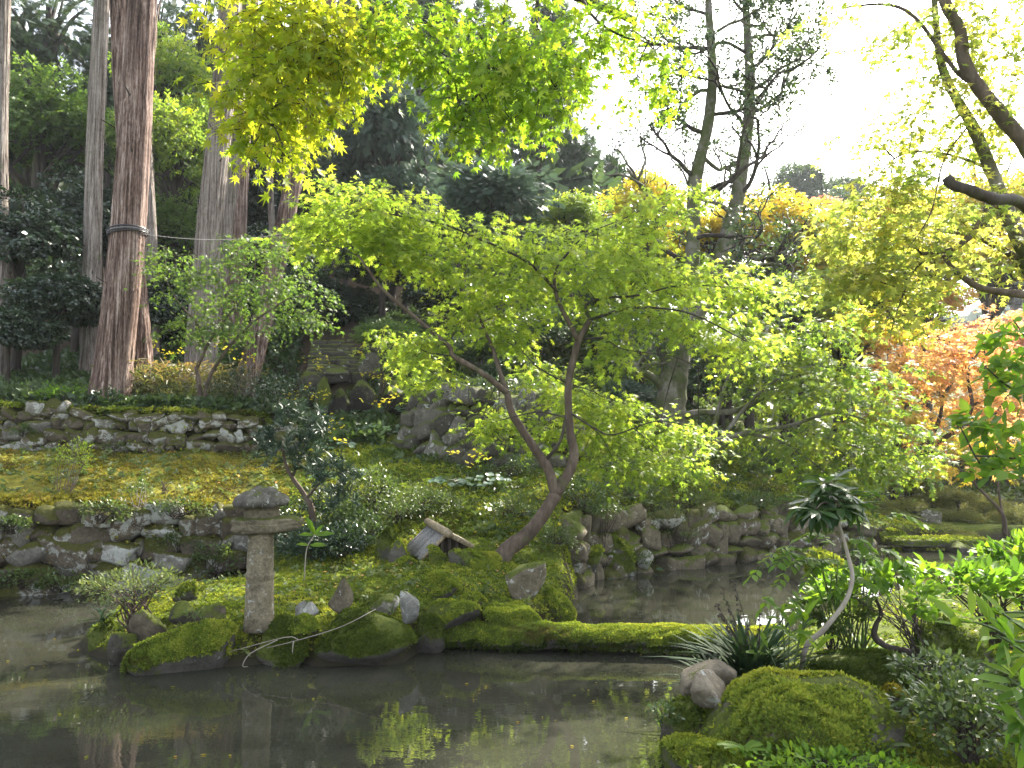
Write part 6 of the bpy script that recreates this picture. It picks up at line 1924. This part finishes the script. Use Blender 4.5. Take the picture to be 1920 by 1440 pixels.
leafy('wall_plant', 'creeper', 'fern cushions on the face of the upper wall left of the sapling', 40, 812, 13.3, 30, 12, SLIM, 'understory', 120, .08, base=P(40, 824, 13.4), group='plants growing on the upper wall', seed=61, rz=10)
leafy('wall_plant', 'creeper', 'small leafy sprouts at the foot of the upper wall', 215, 838, 13.4, 20, 10, SLIM, 'understory', 60, .08, base=P(215, 846, 13.4), group='plants growing on the upper wall', seed=62, rz=10)

# leaning thin tree at the far end of the pond
lb_ = on_ground(1884, 985, 16.4)
lt_ = thing('maple_tree', lb_, 'thin leaning nearly bare young maple among the clipped shrubs at the far end', 'maple tree')
for rows, r0 in (([(1880, 965, 16.4), (1850, 930, 16.4), (1800, 880, 16.5), (1762, 842, 16.6)], .05), ([(1878, 955, 16.4), (1870, 900, 16.4), (1872, 850, 16.4), (1860, 800, 16.4)], .035), ([(1872, 900, 16.4), (1890, 860, 16.3), (1905, 820, 16.3)], .02), ([(1830, 910, 16.4), (1815, 860, 16.5), (1820, 820, 16.5)], .015)):
    Geo().tube(np.vstack([lb_, px_path(rows)]) if r0 > .03 else px_path(rows), [r0, r0 * .3], 7, 6, .06).build('branch', M['bark'], lt_, lb_, True)
C, Rr, K = pads([(1775, 845, 16.6, 36, 14, .6, 10), (1820, 830, 16.5, 40, 16, .6, 12), (1865, 810, 16.4, 40, 18, .6, 14), (1895, 850, 16.3, 34, 20, .6, 10), (1840, 880, 16.4, 36, 12, .5, 8)])
lp, lr, ls, ln, o_, d_, L_ = twigs(C, Rr, K, .5, 9, .10, .25)
gw = Geo(); twig_wood(gw, o_, d_, L_ * .9, .005); gw.build('twigs', M['bark'], lt_, lb_, kind='stuff')
Geo().leaves(MAPLE5, lp, lr, ls, ln).build('crown', M['maple_yellow'], lt_, lb_, kind='stuff')
for k, (lab, x0, y0, x1, y1, d, mt) in enumerate([('pale rock among the clipped shrubs near the leaning young maple', 1835, 985, 1880, 1008, 16.8, 'rock_pale'), ('brown flat rock at the far shore between the stone bridge and the mossy boulder', 1700, 1000, 1750, 1020, 15.9, 'rock_brown'), ('mossy rock at the far shore by the end of the stone bridge', 1805, 1008, 1850, 1034, 15.8, 'rock_moss')]):
    boulder(lab, x0, y0, x1, y1, d, mt, 170 + k, 0, group=FG, planes=8, sharp=14)
# ------------------------------------------------------------------ near bank
NG = 'rocks of the near bank'
bw, bd = 1.22, 4.8
V, T = rounded_box((.61, .50, .36), 2.6, 5, .10, 17)
xn = V[:, 0] / .62
top = V[:, 2] > -.1
V[:, 2] -= np.where(top, .42 * np.clip(-xn - .1, 0, 1)**1.15 + .03 * np.sin(xn * 5 + 1), 0)
V[:, 0] += .05 * np.sin(V[:, 2] * 7)
V += V * (.03 * fnoise(V, 7, 3))[:, None]
bc_ = P(1474, 1372, bd)
bc_[2] -= .03
base = np.array([bc_[0], bc_[1], bc_[2] - .36])
W = V + bc_ - base
t = thing('rock', base, 'big moss-covered boulder with one bare pale end on the near bank', 'rock', NG)
st_ = link('stone', mesh('stone', W, T, M['rock'], True), t)
r_ = np.random.default_rng(131)
p, nn = sample_mesh(W, T, 24000, .02, r_, .72)
k = (p[:, 0] < .34 + r_.normal(0, .05, len(p))) | (r_.random(len(p)) < .12)
moss_blades(Geo(), p[k], nn[k], .030, r_).build('moss', M['moss_tuft'], st_, kind='stuff')
boulder('flat grey stone lying behind the angular bare stone', 1270, 1236, 1376, 1302, 5.35, 'rock_bare', 132, 0, planes=8, sharp=16, group=NG, dep=.7, tilt=(0, 8, 0))
boulder('angular bare tan stone perched at the edge of the water', 1280, 1260, 1376, 1324, 5.1, 'rock_bare', 141, 0, planes=6, sharp=20, group=NG, dep=.8, tilt=(0, 6, 20))
boulder('dark wet rock under the bare stones at the waterline', 1232, 1318, 1350, 1425, 5.15, 'wall_dark', 134, 600, planes=8, group=NG, mat_moss='moss_dark', dep=1.0)
boulder('broad brown mossy mound of rock behind the big boulder', 1515, 1205, 1730, 1300, 5.75, 'rock_moss', 135, 5200, planes=8, mat_moss='moss_dark', thresh=.2, group=NG, dep=.7)
boulder('dark overhanging rock behind the broad leaves at the edge', 1700, 1158, 1870, 1275, 6.1, 'wall_dark', 136, 900, planes=8, mat_moss='moss_dark', group=NG)
boulder('small mossy stone at the water below the big boulder', 1232, 1388, 1330, 1450, 4.75, 'rock_moss', 137, 1800, planes=8, group=NG)
boulder('mossy stone in front of the big boulder at the bottom edge', 1280, 1402, 1390, 1470, 4.45, 'rock_moss', 138, 2200, planes=8, group=NG)
boulder('yellowish mossy lump beside the bare end of the boulder', 1640, 1285, 1720, 1330, 5.2, 'rock_moss', 139, 1500, planes=9, mat_moss='moss_dry', group=NG)

# dark sapling with a curved white stem
sb3 = on_ground(1500, 1240, 5.9)
sp = thing('sapling', sb3, 'evergreen sapling with a curved pale stem and a round head of big dark leaves', 'sapling')
st = px_path([(1500, 1243, 5.9), (1512, 1212, 5.85), (1545, 1180, 5.8), (1585, 1128, 5.75), (1598, 1085, 5.75), (1592, 1050, 5.75), (1580, 1005, 5.75), (1568, 970, 5.75), (1556, 930, 5.75)])
st[0] = sb3
Geo().tube(st, [.022, .021, .019, .017, .016, .015, .013, .012, .010], 10, 5, .05).build('stem', M['pale_twig'], sp, sb3, True)
r_ = np.random.default_rng(9)
g = Geo()
ks, kd, kn = [], [], []
for w, (cx, cyy, dd_) in enumerate([(1556, 925, 0), (1520, 935, .05), (1590, 925, .05), (1545, 905, .1), (1575, 950, -.1), (1530, 955, -.12), (1600, 945, 0), (1560, 900, .15), (1508, 945, .15)]):
    c_ = P(cx, cyy, 5.75 + dd_)
    if w: g.tube([st[-2] + (st[-1] - st[-2]) * .6, (st[-1] + c_) / 2, c_], [.007, .005], 5, 3)
    for k in range(20):
        a = k * 2.4 + w; el = r_.uniform(-1.25, .6)
        d0 = np.array([math.cos(a) * math.cos(el), math.sin(a) * math.cos(el), math.sin(el) - .15])
        ks.append(c_ + d0 * .02); kd.append(d0); kn.append(np.array([0, 0, 1.]) + d0 * .3 + r_.normal(0, .2, 3))
g.build('branch', M['bark'], sp, sb3)
ks, kd, kn = map(np.array, (ks, kd, kn))
leaf_parts(sp, sb3, SLIM, ks, frames(kd, kn), .19 * r_.uniform(.75, 1.2, len(ks)), r_.uniform(0, .99, len(ks)), M['sapling'], 300)

# lily-turf clump with dark seed stalks
lt = on_ground(1412, 1268, 5.85)
lc_ = tuft('lily_turf', 'grass clump', 'dark arching clump of lily turf with tall seed stalks behind the bare stones', lt, 240, .60, 'strap', .95, parts=150, seed=7, width=1.05)
for k, (tx, ty) in enumerate(((1375, 1088), (1342, 1130), (1356, 1115), (1352, 1150), (1424, 1150), (1400, 1170))):
    e = P(tx, ty, 5.55)
    g = Geo().tube([lt + [rng.normal(0, .05), 0, .05], (lt + e) / 2 + [.02, 0, .03], e], [.005, .003], 5, 5)
    g.build('stalk', M['bark_dark'], lc_, lt)
    g = Geo()
    for t in np.linspace(.62, 1, 13 if k < 3 else 6):
        q = lt * (1 - t) + e * t + rng.normal(0, .008, 3)
        g.add(ICO[2][0] * .010 + q, ICO[2][1])
    g.build('seed_head', M['bark_dark'], lc_, lt)
lt2 = on_ground(1335, 1240, 6.0)
tuft('lily_turf', 'grass clump', 'lower spreading clump of lily turf at the end of the log bridge', lt2, 90, .34, 'strap', 1.2, parts=60, seed=8, width=1.1)
tuft('grass_tuft', 'grass tuft', 'bright upright grass leaning out beside the flat grey stone', on_ground(1262, 1320, 5.4) + [0, 0, .06], 22, .34, 'fresh', .6, parts=22, seed=9, width=1.2)
tuft('grass_tuft', 'grass tuft', 'thin grass tuft behind the white stem', on_ground(1620, 1190, 6.3), 46, .34, 'fresh', 1.1, parts=30, seed=10, width=1.0)
# bright seedling beside the lily turf
b0_ = on_ground(1470, 1255, 5.5)
sdl = thing('seedling', b0_, 'bright yellow green seedling with upright new leaves beside the lily turf', 'seedling')
for s, (sx, sy, n) in enumerate(((1480, 1165, 8), (1510, 1150, 8), (1440, 1215, 4), (1530, 1205, 5), (1465, 1140, 6), (1500, 1190, 7))):
    e = P(sx, sy, 5.5 + .05 * (s % 3))
    Geo().tube([b0_, (b0_ + e) / 2 + [.01, 0, .02], e], [.006, .004], 5, 3).build('stem', M['understory'], sdl, b0_)
    for k in range(n):
        a = k * 2.4 + s; el = r_.uniform(.0, 1.1)
        d0 = np.array([[math.cos(a) * math.cos(el), math.sin(a) * math.cos(el), math.sin(el)]])
        Geo().leaves(SLIM, (e - [0, 0, .015 * k])[None], frames(d0, np.array([[0, -.3, 1.]])), np.array([r_.uniform(.12, .2)]), np.array([r_.uniform(.4, .99)])).build('leaf', M['fresh'], sdl, b0_)

# arching compound leaves
def compound(label, base, ends, leaflet, mat='fresh', n=11, name='compound_shrub', parts=300, seed=1, stem='understory'):
    r = np.random.default_rng(seed)
    base = np.asarray(base, float)
    t = thing(name, base, label, 'shrub')
    g = Geo()
    pos, dd, nn, rn = [], [], [], []
    for a, e in ends:
        mid = (a + e) / 2 + [0, 0, np.linalg.norm(e - a) * .22]
        c = catmull([a, mid, e], 8)
        g.tube([a, mid, e], [.004, .002], 4, 5)
        f = base + (a - base) * .5 + r.normal(0, .04, 3)
        g.tube([base + r.normal(0, .04, 3) * [1, 1, 0], f, a], [.008, .005, .004], 5, 3)
        ax = nrm(np.gradient(c, axis=0))
        tone = r.uniform(.2, .7)
        for k in range(n):
            i = min(int((.12 + .85 * k / (n - 1)) * (len(c) - 1)), len(c) - 1)
            sd_ = nrm(np.cross(ax[i], [0, 0, 1.]))
            for sg in (-1, 1):
                pos.append(c[i]); dd.append(sd_ * sg + ax[i] * .35 + [0, 0, -.25 + r.normal(0, .12)]); nn.append([r.normal(0, .2), r.normal(0, .2) - .2, 1]); rn.append(tone + r.uniform(0, .29))
        pos.append(c[-1]); dd.append(ax[-1]); nn.append([0, 0, 1]); rn.append(tone)
    pos, dd, nn = map(np.array, (pos, dd, nn))
    g.build('stem', M[stem], t, base)
    leaf_parts(t, base, OVAL, pos, frames(dd, nn), leaflet * r.uniform(.8, 1.15, len(pos)), np.array(rn), M[mat], parts, rest='foliage')
    return t


r_ = np.random.default_rng(12)
ends = [(P(1530, 1035, 5.9), P(1405, 1085, 5.8)), (P(1540, 1050, 5.9), P(1430, 1140, 5.8)), (P(1560, 1020, 6.0), P(1500, 1010, 5.9)), (P(1600, 1010, 6.2), P(1640, 1050, 6.0)), (P(1570, 1050, 6.0), P(1510, 1090, 5.9)), (P(1600, 1060, 6.1), P(1560, 1110, 6.0)),
        (P(1650, 1030, 6.3), P(1700, 1060, 6.2)), (P(1640, 980, 6.4), P(1735, 985, 6.3)), (P(1620, 985, 6.4), P(1590, 975, 6.3)), (P(1610, 960, 6.4), P(1640, 920, 6.4)), (P(1625, 1060, 6.2), P(1660, 1110, 6.1)), (P(1590, 1090, 6.1), P(1640, 1100, 6.0)),
        (P(1560, 1075, 6.0), P(1490, 1055, 5.9)), (P(1680, 1080, 6.3), P(1730, 1100, 6.2)), (P(1650, 1060, 6.3), P(1600, 1040, 6.2)), (P(1510, 1045, 5.8), P(1455, 1060, 5.7))]
compound('arching shrub with rows of small bright leaflets reaching over the water past the white stem', on_ground(1600, 1185, 6.2), ends, .095, seed=4)

# crooked low bush and its neighbours
t = leafy('bush', 'bush', 'bright leafy bush on crooked dark stems behind the mossy mound', 1650, 1105, 6.3, 110, 38, OVAL, 'fresh', 620, .10, base=on_ground(1740, 1245, 6.0), parts=300, seed=71, up=1.2, sr=.006)
tb0 = np.array(t.location)
Geo().tube(np.vstack([tb0 - [0, 0, .05], px_path([(1715, 1228, 6.0), (1665, 1213, 6.05), (1641, 1195, 6.1), (1642, 1172, 6.15), (1652, 1150, 6.2), (1640, 1118, 6.3)])]), [.035, .03, .026, .024, .02, .016, .01], 8, 5, .08).build('branch', M['bark_dark'], t, tb0, True)
Geo().tube(np.vstack([tb0 - [0, 0, .05], px_path([(1728, 1215, 6.0), (1718, 1180, 6.1), (1714, 1145, 6.2), (1722, 1110, 6.3)])]), [.035, .028, .022, .016, .01], 8, 5, .08).build('branch', M['bark_dark'], t, tb0, True)
leafy('bush', 'bush', 'wide bright leafy bush near the picture edge above the sunlit moss', 1810, 1092, 6.9, 112, 34, OVAL, 'fresh', 640, .105, base=on_ground(1880, 1180, 6.8), parts=300, seed=72, up=1.2, sr=.010)
leafy('bush', 'bush', 'bushy spray of bright leaves at the picture edge over the water', 1895, 1050, 7.6, 52, 40, OVAL, 'fresh', 380, .11, base=on_ground(1930, 1150, 7.6), parts=200, seed=73, up=1.2)
leafy('bush', 'bush', 'thin leaved bush low beside the white stem', 1560, 1150, 6.4, 70, 36, OVAL, 'understory', 360, .08, parts=200, seed=74, up=1.0)

# camellia spray entering high at the edge
cb3 = on_ground(2000, 1290, 3.9)
c3 = thing('camellia_shrub', cb3, 'dark green camellia sprays entering from the picture edge in front of the orange maples', 'shrub')
cpaths = []
for rows in ([(1990, 900, 3.9), (1920, 850, 3.9), (1850, 880, 3.9), (1800, 800, 3.9)], [(1990, 760, 4.0), (1900, 730, 4.0), (1850, 690, 4.0)], [(1995, 700, 4.0), (1930, 640, 4.0), (1900, 600, 4.0)], [(1990, 900, 3.9), (1900, 860, 3.8), (1830, 855, 3.7)]):
    pp = np.vstack([cb3, px_path(rows)]); cpaths.append(catmull(pp, 6))
    Geo().tube(pp, [.03, .012, .008, .005, .004], 6, 5, .04).build('branch', M['bark_dark'], c3, cb3, True)
C, Rr, K = pads([(1895, 690, 4.0, 34, 34, .25, 20), (1870, 640, 4.0, 16, 20, .15, 6), (1895, 735, 4.0, 30, 22, .2, 10), (1830, 800, 3.9, 30, 20, .15, 8), (1880, 850, 3.9, 44, 36, .25, 20), (1810, 780, 3.9, 14, 14, .1, 4), (1905, 620, 4.0, 20, 26, .2, 8), (1860, 880, 3.8, 40, 14, .2, 8), (1900, 800, 3.9, 24, 30, .2, 8)])
idx = np.repeat(np.arange(len(C)), K * 4)
r_ = np.random.default_rng(14)
pos = C[idx] + nrm(r_.normal(0, 1, (len(idx), 3))) * (r_.uniform(0, 1, (len(idx), 1))**.4) * Rr[idx]
dd = nrm(r_.normal(0, .7, pos.shape) + [-.5, 0, -.1])
leaf_parts(c3, cb3, OVAL, pos, frames(dd, r_.normal(0, .5, pos.shape) + [0, -.3, .8]), .085 * r_.uniform(.7, 1.25, len(pos)), r_.uniform(0, .99, len(pos)), M['fresh'], 300, rest='foliage')

# broad leaves right at the edge, very near
cb4 = np.array([2.55, 2.9, h1(2.55, 2.9)])
c4 = thing('camellia_shrub', cb4, 'broad glossy leaves of a near shrub pushing in low at the picture edge', 'shrub')
r_ = np.random.default_rng(15)
pos, dd = [], []
for rows in ([(1980, 1260, 3.0), (1900, 1200, 3.0), (1840, 1170, 3.0), (1790, 1165, 3.05)], [(1990, 1290, 2.9), (1930, 1230, 2.9), (1870, 1190, 2.9)], [(2000, 1400, 2.8), (1930, 1370, 2.8), (1895, 1340, 2.8)], [(2000, 1340, 2.8), (1930, 1300, 2.8), (1890, 1270, 2.85)], [(1990, 1180, 3.2), (1930, 1150, 3.2), (1850, 1150, 3.2)], [(1985, 1230, 3.0), (1920, 1180, 3.1), (1880, 1150, 3.1)]):
    pp = np.vstack([cb4, px_path(rows)])
    Geo().tube(pp, [.012, .006, .005, .004], 6, 5, .03).build('branch', M['understory'], c4, cb4)
    c_ = catmull(pp[1:], 8)
    for k in range(15):
        i = r_.integers(3, len(c_))
        pos.append(c_[i] + r_.normal(0, .012, 3)); dd.append(nrm(r_.normal(0, .6, 3) + [-.75, -.1, -.05]))
pos, dd = np.array(pos), np.array(dd)
leaf_parts(c4, cb4, SLIM, pos, frames(dd, r_.normal(0, .35, pos.shape) + [0, -.2, 1]), .135 * r_.uniform(.7, 1.25, len(pos)), r_.uniform(0, .99, len(pos)), M['fresh'], 300)

# low tangle at the bottom corner
leafy('ground_shrub', 'shrub', 'low dark tangle of small glossy leaves at the bottom corner', 1815, 1345, 4.4, 112, 62, OVAL, 'understory', 1900, .045, parts=300, seed=81, up=1.0, rz=120)
leafy('ground_shrub', 'shrub', 'small leaved shrub with pale glints behind the corner tangle', 1756, 1262, 5.0, 80, 32, OVAL, 'understory', 900, .045, parts=300, seed=82, up=1.0)
leafy('ground_shrub', 'shrub', 'leafy low shrub at the corner over the moss, nearer the edge', 1880, 1300, 4.9, 70, 40, OVAL, 'understory', 700, .055, parts=250, seed=83, up=1.0)
leafy('ground_cover', 'ground cover', 'bright low ground cover in front of the big boulder at the bottom edge', 1560, 1432, 4.2, 170, 16, OVAL, 'fresh', 900, .045, parts=300, seed=84, up=1.2, rz=70)
leafy('ground_cover', 'ground cover', 'small leaved creeper hanging over the dark wet rock', 1252, 1340, 5.1, 28, 26, OVAL, 'evergreen_mid', 260, .03, parts=120, seed=85)
def fern(label, base, n, L, seed, mat='fresh'):
    r = np.random.default_rng(seed)
    t = thing('fern', base, label, 'fern')
    for k in range(n):
        a = r.uniform(0, 6.28)
        Geo().leaves(FERN, np.asarray(base)[None], frames(np.array([[math.cos(a), math.sin(a), .5]]), np.array([[-math.cos(a) * .5, -math.sin(a) * .5, 1.]])), np.array([L * r.uniform(.7, 1.2)]), np.array([r.uniform(.2, .9)])).build('frond', M[mat], t, base)
fern('small fern with pale fronds below the big boulder', P(1400, 1405, 4.35), 7, .15, 3)
fern('fern at the foot of the corner tangle', P(1640, 1400, 4.4), 7, .15, 6, 'understory')

# fallen leaves and a few floating ones: countless litter
r_ = np.random.default_rng(21)
n = 1600
xs, ys = r_.uniform(-5, 7, n), r_.uniform(4, 15, n)
hz = H(xs, ys)
k = hz > .05
pos = np.stack([xs, ys, hz + .03], -1)[k]
dd = np.stack([np.cos(a := r_.uniform(0, 6.28, k.sum())), np.sin(a), r_.normal(0, .2, k.sum())], -1)
g = Geo().leaves(MAPLE5, pos, frames(dd, r_.normal(0, .3, pos.shape) + [0, 0, 1]), r_.uniform(.03, .055, len(pos)), r_.uniform(0, .99, len(pos)))
tag(g.build('fallen_leaves', M['maple_orange'], kind='stuff'), 'fallen orange maple leaves scattered over the moss', 'fallen leaves')
n = 70
xs, ys = r_.uniform(-5, 4, n), r_.uniform(4.8, 9, n)
k = H(xs, ys) < -.05
pos = np.stack([xs, ys, 0 * xs + .006], -1)[k]
a = r_.uniform(0, 6.28, len(pos))
g = Geo().leaves(DIAMOND, pos, frames(np.stack([np.cos(a), np.sin(a), 0 * a], -1), np.tile([0, 0, 1.], (len(pos), 1))), r_.uniform(.02, .05, len(pos)), r_.uniform(0, .99, len(pos)))
tag(g.build('floating_leaves', M['maple_yellow'], kind='stuff'), 'tiny fallen leaves floating on the pond', 'floating leaves')
# ------------------------------------------------------------------ moss and undergrowth over the ground
def ground_scatter(n, x0, x1, y0, y1, keep, seed, fp=2):
    r = np.random.default_rng(seed)
    # denser close by: even in the picture rather than on the ground
    ys = 1 / r.uniform(1 / y1, 1 / y0, n)
    xs = r.uniform(x0, x1, n) if x1 < 50 else 0
    z = H(xs, ys)
    e = .05
    gx_, gy_ = (H(xs + e, ys) - z) / e, (H(xs, ys + e) - z) / e
    nn = nrm(np.stack([-gx_, -gy_, np.ones(n)], -1))
    k = keep(xs, ys, z, r)
    return np.stack([xs, ys, z], -1)[k], nn[k], r


def clumps(x, y, f=2.3): return np.sin(x * f + 2 * np.sin(y * f * .7)) * np.sin(y * f * 1.3 + 1.5 * np.sin(x * f * .6))


p, nn, r = ground_scatter(42000, -5.2, 1.2, 7.0, 11.0, lambda x, y, z, r: (z > .07 + .06 * r.uniform(0, 1, len(x))) & (x > -4.8) & (clumps(x, y, 4.1) + r.normal(0, .4, len(x)) > -.75), 1)
tag(moss_blades(Geo(), p, nn, .030, r, 0, 4).build('island_moss', M['moss_tuft'], kind='stuff'), 'cushions of bright moss covering the island', 'moss')
p, nn, r = ground_scatter(46000, -11, -3.6, 10.2, 14.2, lambda x, y, z, r: (z > .9) & (y < wall_line(W2, x)) & (clumps(x, y, 1.7) + .6 * clumps(x, y, 5.3) + r.normal(0, .4, len(x)) > -.1), 2)
tag(moss_blades(Geo(), p, nn, .042, r, 0, 3).build('dry_moss', M['moss_dry'], kind='stuff'), 'golden brown dry moss over the terrace between the two walls', 'moss')
p, nn, r = ground_scatter(60000, -4.6, 9, 10.6, 17.5, lambda x, y, z, r: (z > .15) & ((x > -3.6) | (y > 14.4)) & (clumps(x, y, 1.3) + r.normal(0, .6, len(x)) > -.5), 3)
tag(moss_blades(Geo(), p, nn, .050, r, 0, 2).build('slope_moss', M['moss_tuft'], kind='stuff'), 'green moss running up the slopes beyond the water', 'moss')
p, nn, r = ground_scatter(26000, .9, 9, 4.0, 12, lambda x, y, z, r: (z > .05) & (x < y * .75 + .6), 4)
tag(moss_blades(Geo(), p, nn, .034, r, 0, 4).build('bank_moss', M['moss_tuft'], kind='stuff'), 'moss and low green on the near bank', 'moss')

# small weeds among the moss of the island and the terrace
p, nn, r = ground_scatter(900, -5.2, 1.2, 7.0, 11.0, lambda x, y, z, r: (z > .1) & (x > -4.6), 31)
tag(Geo().leaves(SPRIG_OVAL, p, frames(nrm(nn + r.normal(0, .5, nn.shape)), r.normal(0, .6, nn.shape) + [0, 0, 1]), r.uniform(.05, .11, len(p)), r.uniform(0, 1, len(p))).build('island_weeds', M['azalea'], kind='stuff'), 'tiny weeds sprouting through the island moss', 'weeds')
p, nn, r = ground_scatter(1300, -11, -3.8, 10.4, 14, lambda x, y, z, r: (z > 1.0) & (y < wall_line(W2, x)), 32)
tag(Geo().leaves(SPRIG_OVAL, p, frames(nrm(nn + r.normal(0, .5, nn.shape)), r.normal(0, .6, nn.shape) + [0, 0, 1]), r.uniform(.05, .14, len(p)), r.uniform(0, 1, len(p))).build('terrace_weeds', M['azalea'], kind='stuff'), 'little weeds dotting the dry moss terrace', 'weeds')
# small leafed undergrowth
p, nn, r = ground_scatter(5200, -3.6, 9, 10.6, 18, lambda x, y, z, r: (z > .3) & (clumps(x, y, 1.9) + r.normal(0, .35, len(x)) > .25), 5)
d = nrm(nn + r.normal(0, .6, nn.shape))
tag(Geo().leaves(SPRIG_OVAL, p, frames(d, r.normal(0, .6, nn.shape) + [0, 0, 1]), r.uniform(.10, .22, len(p)), r.uniform(0, 1, len(p))).build('slope_undergrowth', M['understory'], kind='stuff'), 'patches of small leafed undergrowth on the mossy slopes', 'undergrowth')
p, nn, r = ground_scatter(16000, -14, -2.6, 13.6, 26, lambda x, y, z, r: (y > wall_line(W2, x) + .25) & ~((y > 18.6) & (np.abs(x + 4.55 + (y - 19) * .24) < .95)), 6)
d = nrm(nn + r.normal(0, .6, nn.shape))
tag(Geo().leaves(SPRIG_OVAL, p + [0, 0, .05], frames(d, r.normal(0, .6, nn.shape) + [0, 0, 1]), r.uniform(.13, .30, len(p)), r.uniform(0, 1, len(p))).build('grove_undergrowth', M['evergreen_mid'], kind='stuff'), 'dark leafy undergrowth on the floor of the cedar grove', 'undergrowth')
p, nn, r = ground_scatter(13000, -3, 26, 16, 32, lambda x, y, z, r: (z > .1) & ~((x > 5.5) & (y < 20.5)), 7)
d = nrm(nn + r.normal(0, .6, nn.shape))
tag(Geo().leaves(SPRIG_OVAL, p + [0, 0, .05], frames(d, r.normal(0, .6, nn.shape) + [0, 0, 1]), r.uniform(.12, .28, len(p)), r.uniform(0, 1, len(p))).build('far_undergrowth', M['understory'], kind='stuff'), 'leafy undergrowth below the autumn maples', 'undergrowth')
p, nn, r = ground_scatter(6000, -2, 48, 30, 75, lambda x, y, z, r: z > -1, 77)
d = nrm(nn + r.normal(0, .6, nn.shape))
tag(Geo().leaves(SPRIG_OVAL, p + [0, 0, .1], frames(d, r.normal(0, .6, nn.shape) + [0, 0, 1]), r.uniform(.4, 1.0, len(p)), r.uniform(0, 1, len(p))).build('valley_scrub', M['understory'], kind='stuff'), 'scrub covering the valley floor far behind the maples', 'scrub')
# bamboo grass left of the fern-leaved maple
c = P(345, 735, 15.2)
r = np.random.default_rng(8)
n = 2600
xs, ys = c[0] + r.normal(0, .62, n), c[1] + r.normal(0, .35, n)
z = H(xs, ys) + r.uniform(.05, 1.0, n)**1.2
d = nrm(np.stack([r.normal(0, 1, n), r.normal(0, 1, n) - .2, r.normal(-.5, .35, n)], -1))
tone = np.clip((z - H(xs, ys)) * .75 + r.normal(.05, .2, n), 0, .999)
tag(Geo().leaves(STRAP, np.stack([xs, ys, z], -1), frames(d, r.normal(0, .5, d.shape) + [0, 0, 1]), r.uniform(.14, .26, n), tone).build('bamboo_grass', M['bamboo'], kind='stuff'), 'bamboo grass turning orange beside the fern-leaved maple', 'bamboo grass')
# moss fringes on top of the two left walls
for nm, lab, W_, zc, n, dy in (('wall_top_moss', 'bright moss rim along the top of the upper wall', W2, 2.68, 6000, .12), ('wall_edge_moss', 'moss edge hanging over the top of the lower wall', np.array([(-12, 9.3), (-8.5, 10.0), (-7.1, 10.42), (-5.6, 10.92), (-4.1, 11.5)]), 1.25, 7000, .1)):
    r = np.random.default_rng(int(zc * 10))
    xs = r.uniform(W_[0, 0], W_[-1, 0], n); ys = wall_line(W_, xs) + r.normal(dy, .12, n)
    z = np.maximum(H(xs, ys), 0)
    z = H(xs, ys + .25) + r.normal(0, .02, n)
    p = np.stack([xs, ys, z], -1)
    tag(moss_blades(Geo(), p, nrm(np.tile([0, -.4, 1.], (n, 1)) + r.normal(0, .2, (n, 3))), .045, r, 0, 3).build(nm, M['moss_tuft' if zc > 2 else 'moss_dry'], kind='stuff'), lab, 'moss')
# ------------------------------------------------------------------ morning haze that pales the far side of the valley
m = bpy.data.materials.new('haze'); m.use_nodes = True
nt = m.node_tree; nt.nodes.clear()
out = nt.nodes.new('ShaderNodeOutputMaterial'); pv = nt.nodes.new('ShaderNodeVolumePrincipled')
pv.inputs['Color'].default_value = (.86, .92, 1.0, 1)
pv.inputs['Density'].default_value = 0.00035
pv.inputs['Anisotropy'].default_value = 0.3
nt.links.new(pv.outputs[0], out.inputs['Volume'])
g = Geo().box((165, 160, 34), (275, 190, 37))
me = mesh('haze', np.vstack(g.V), np.vstack(g.T), m)
tag(link('haze', me), 'thin pale haze filling the valley', None, None, 'stuff')
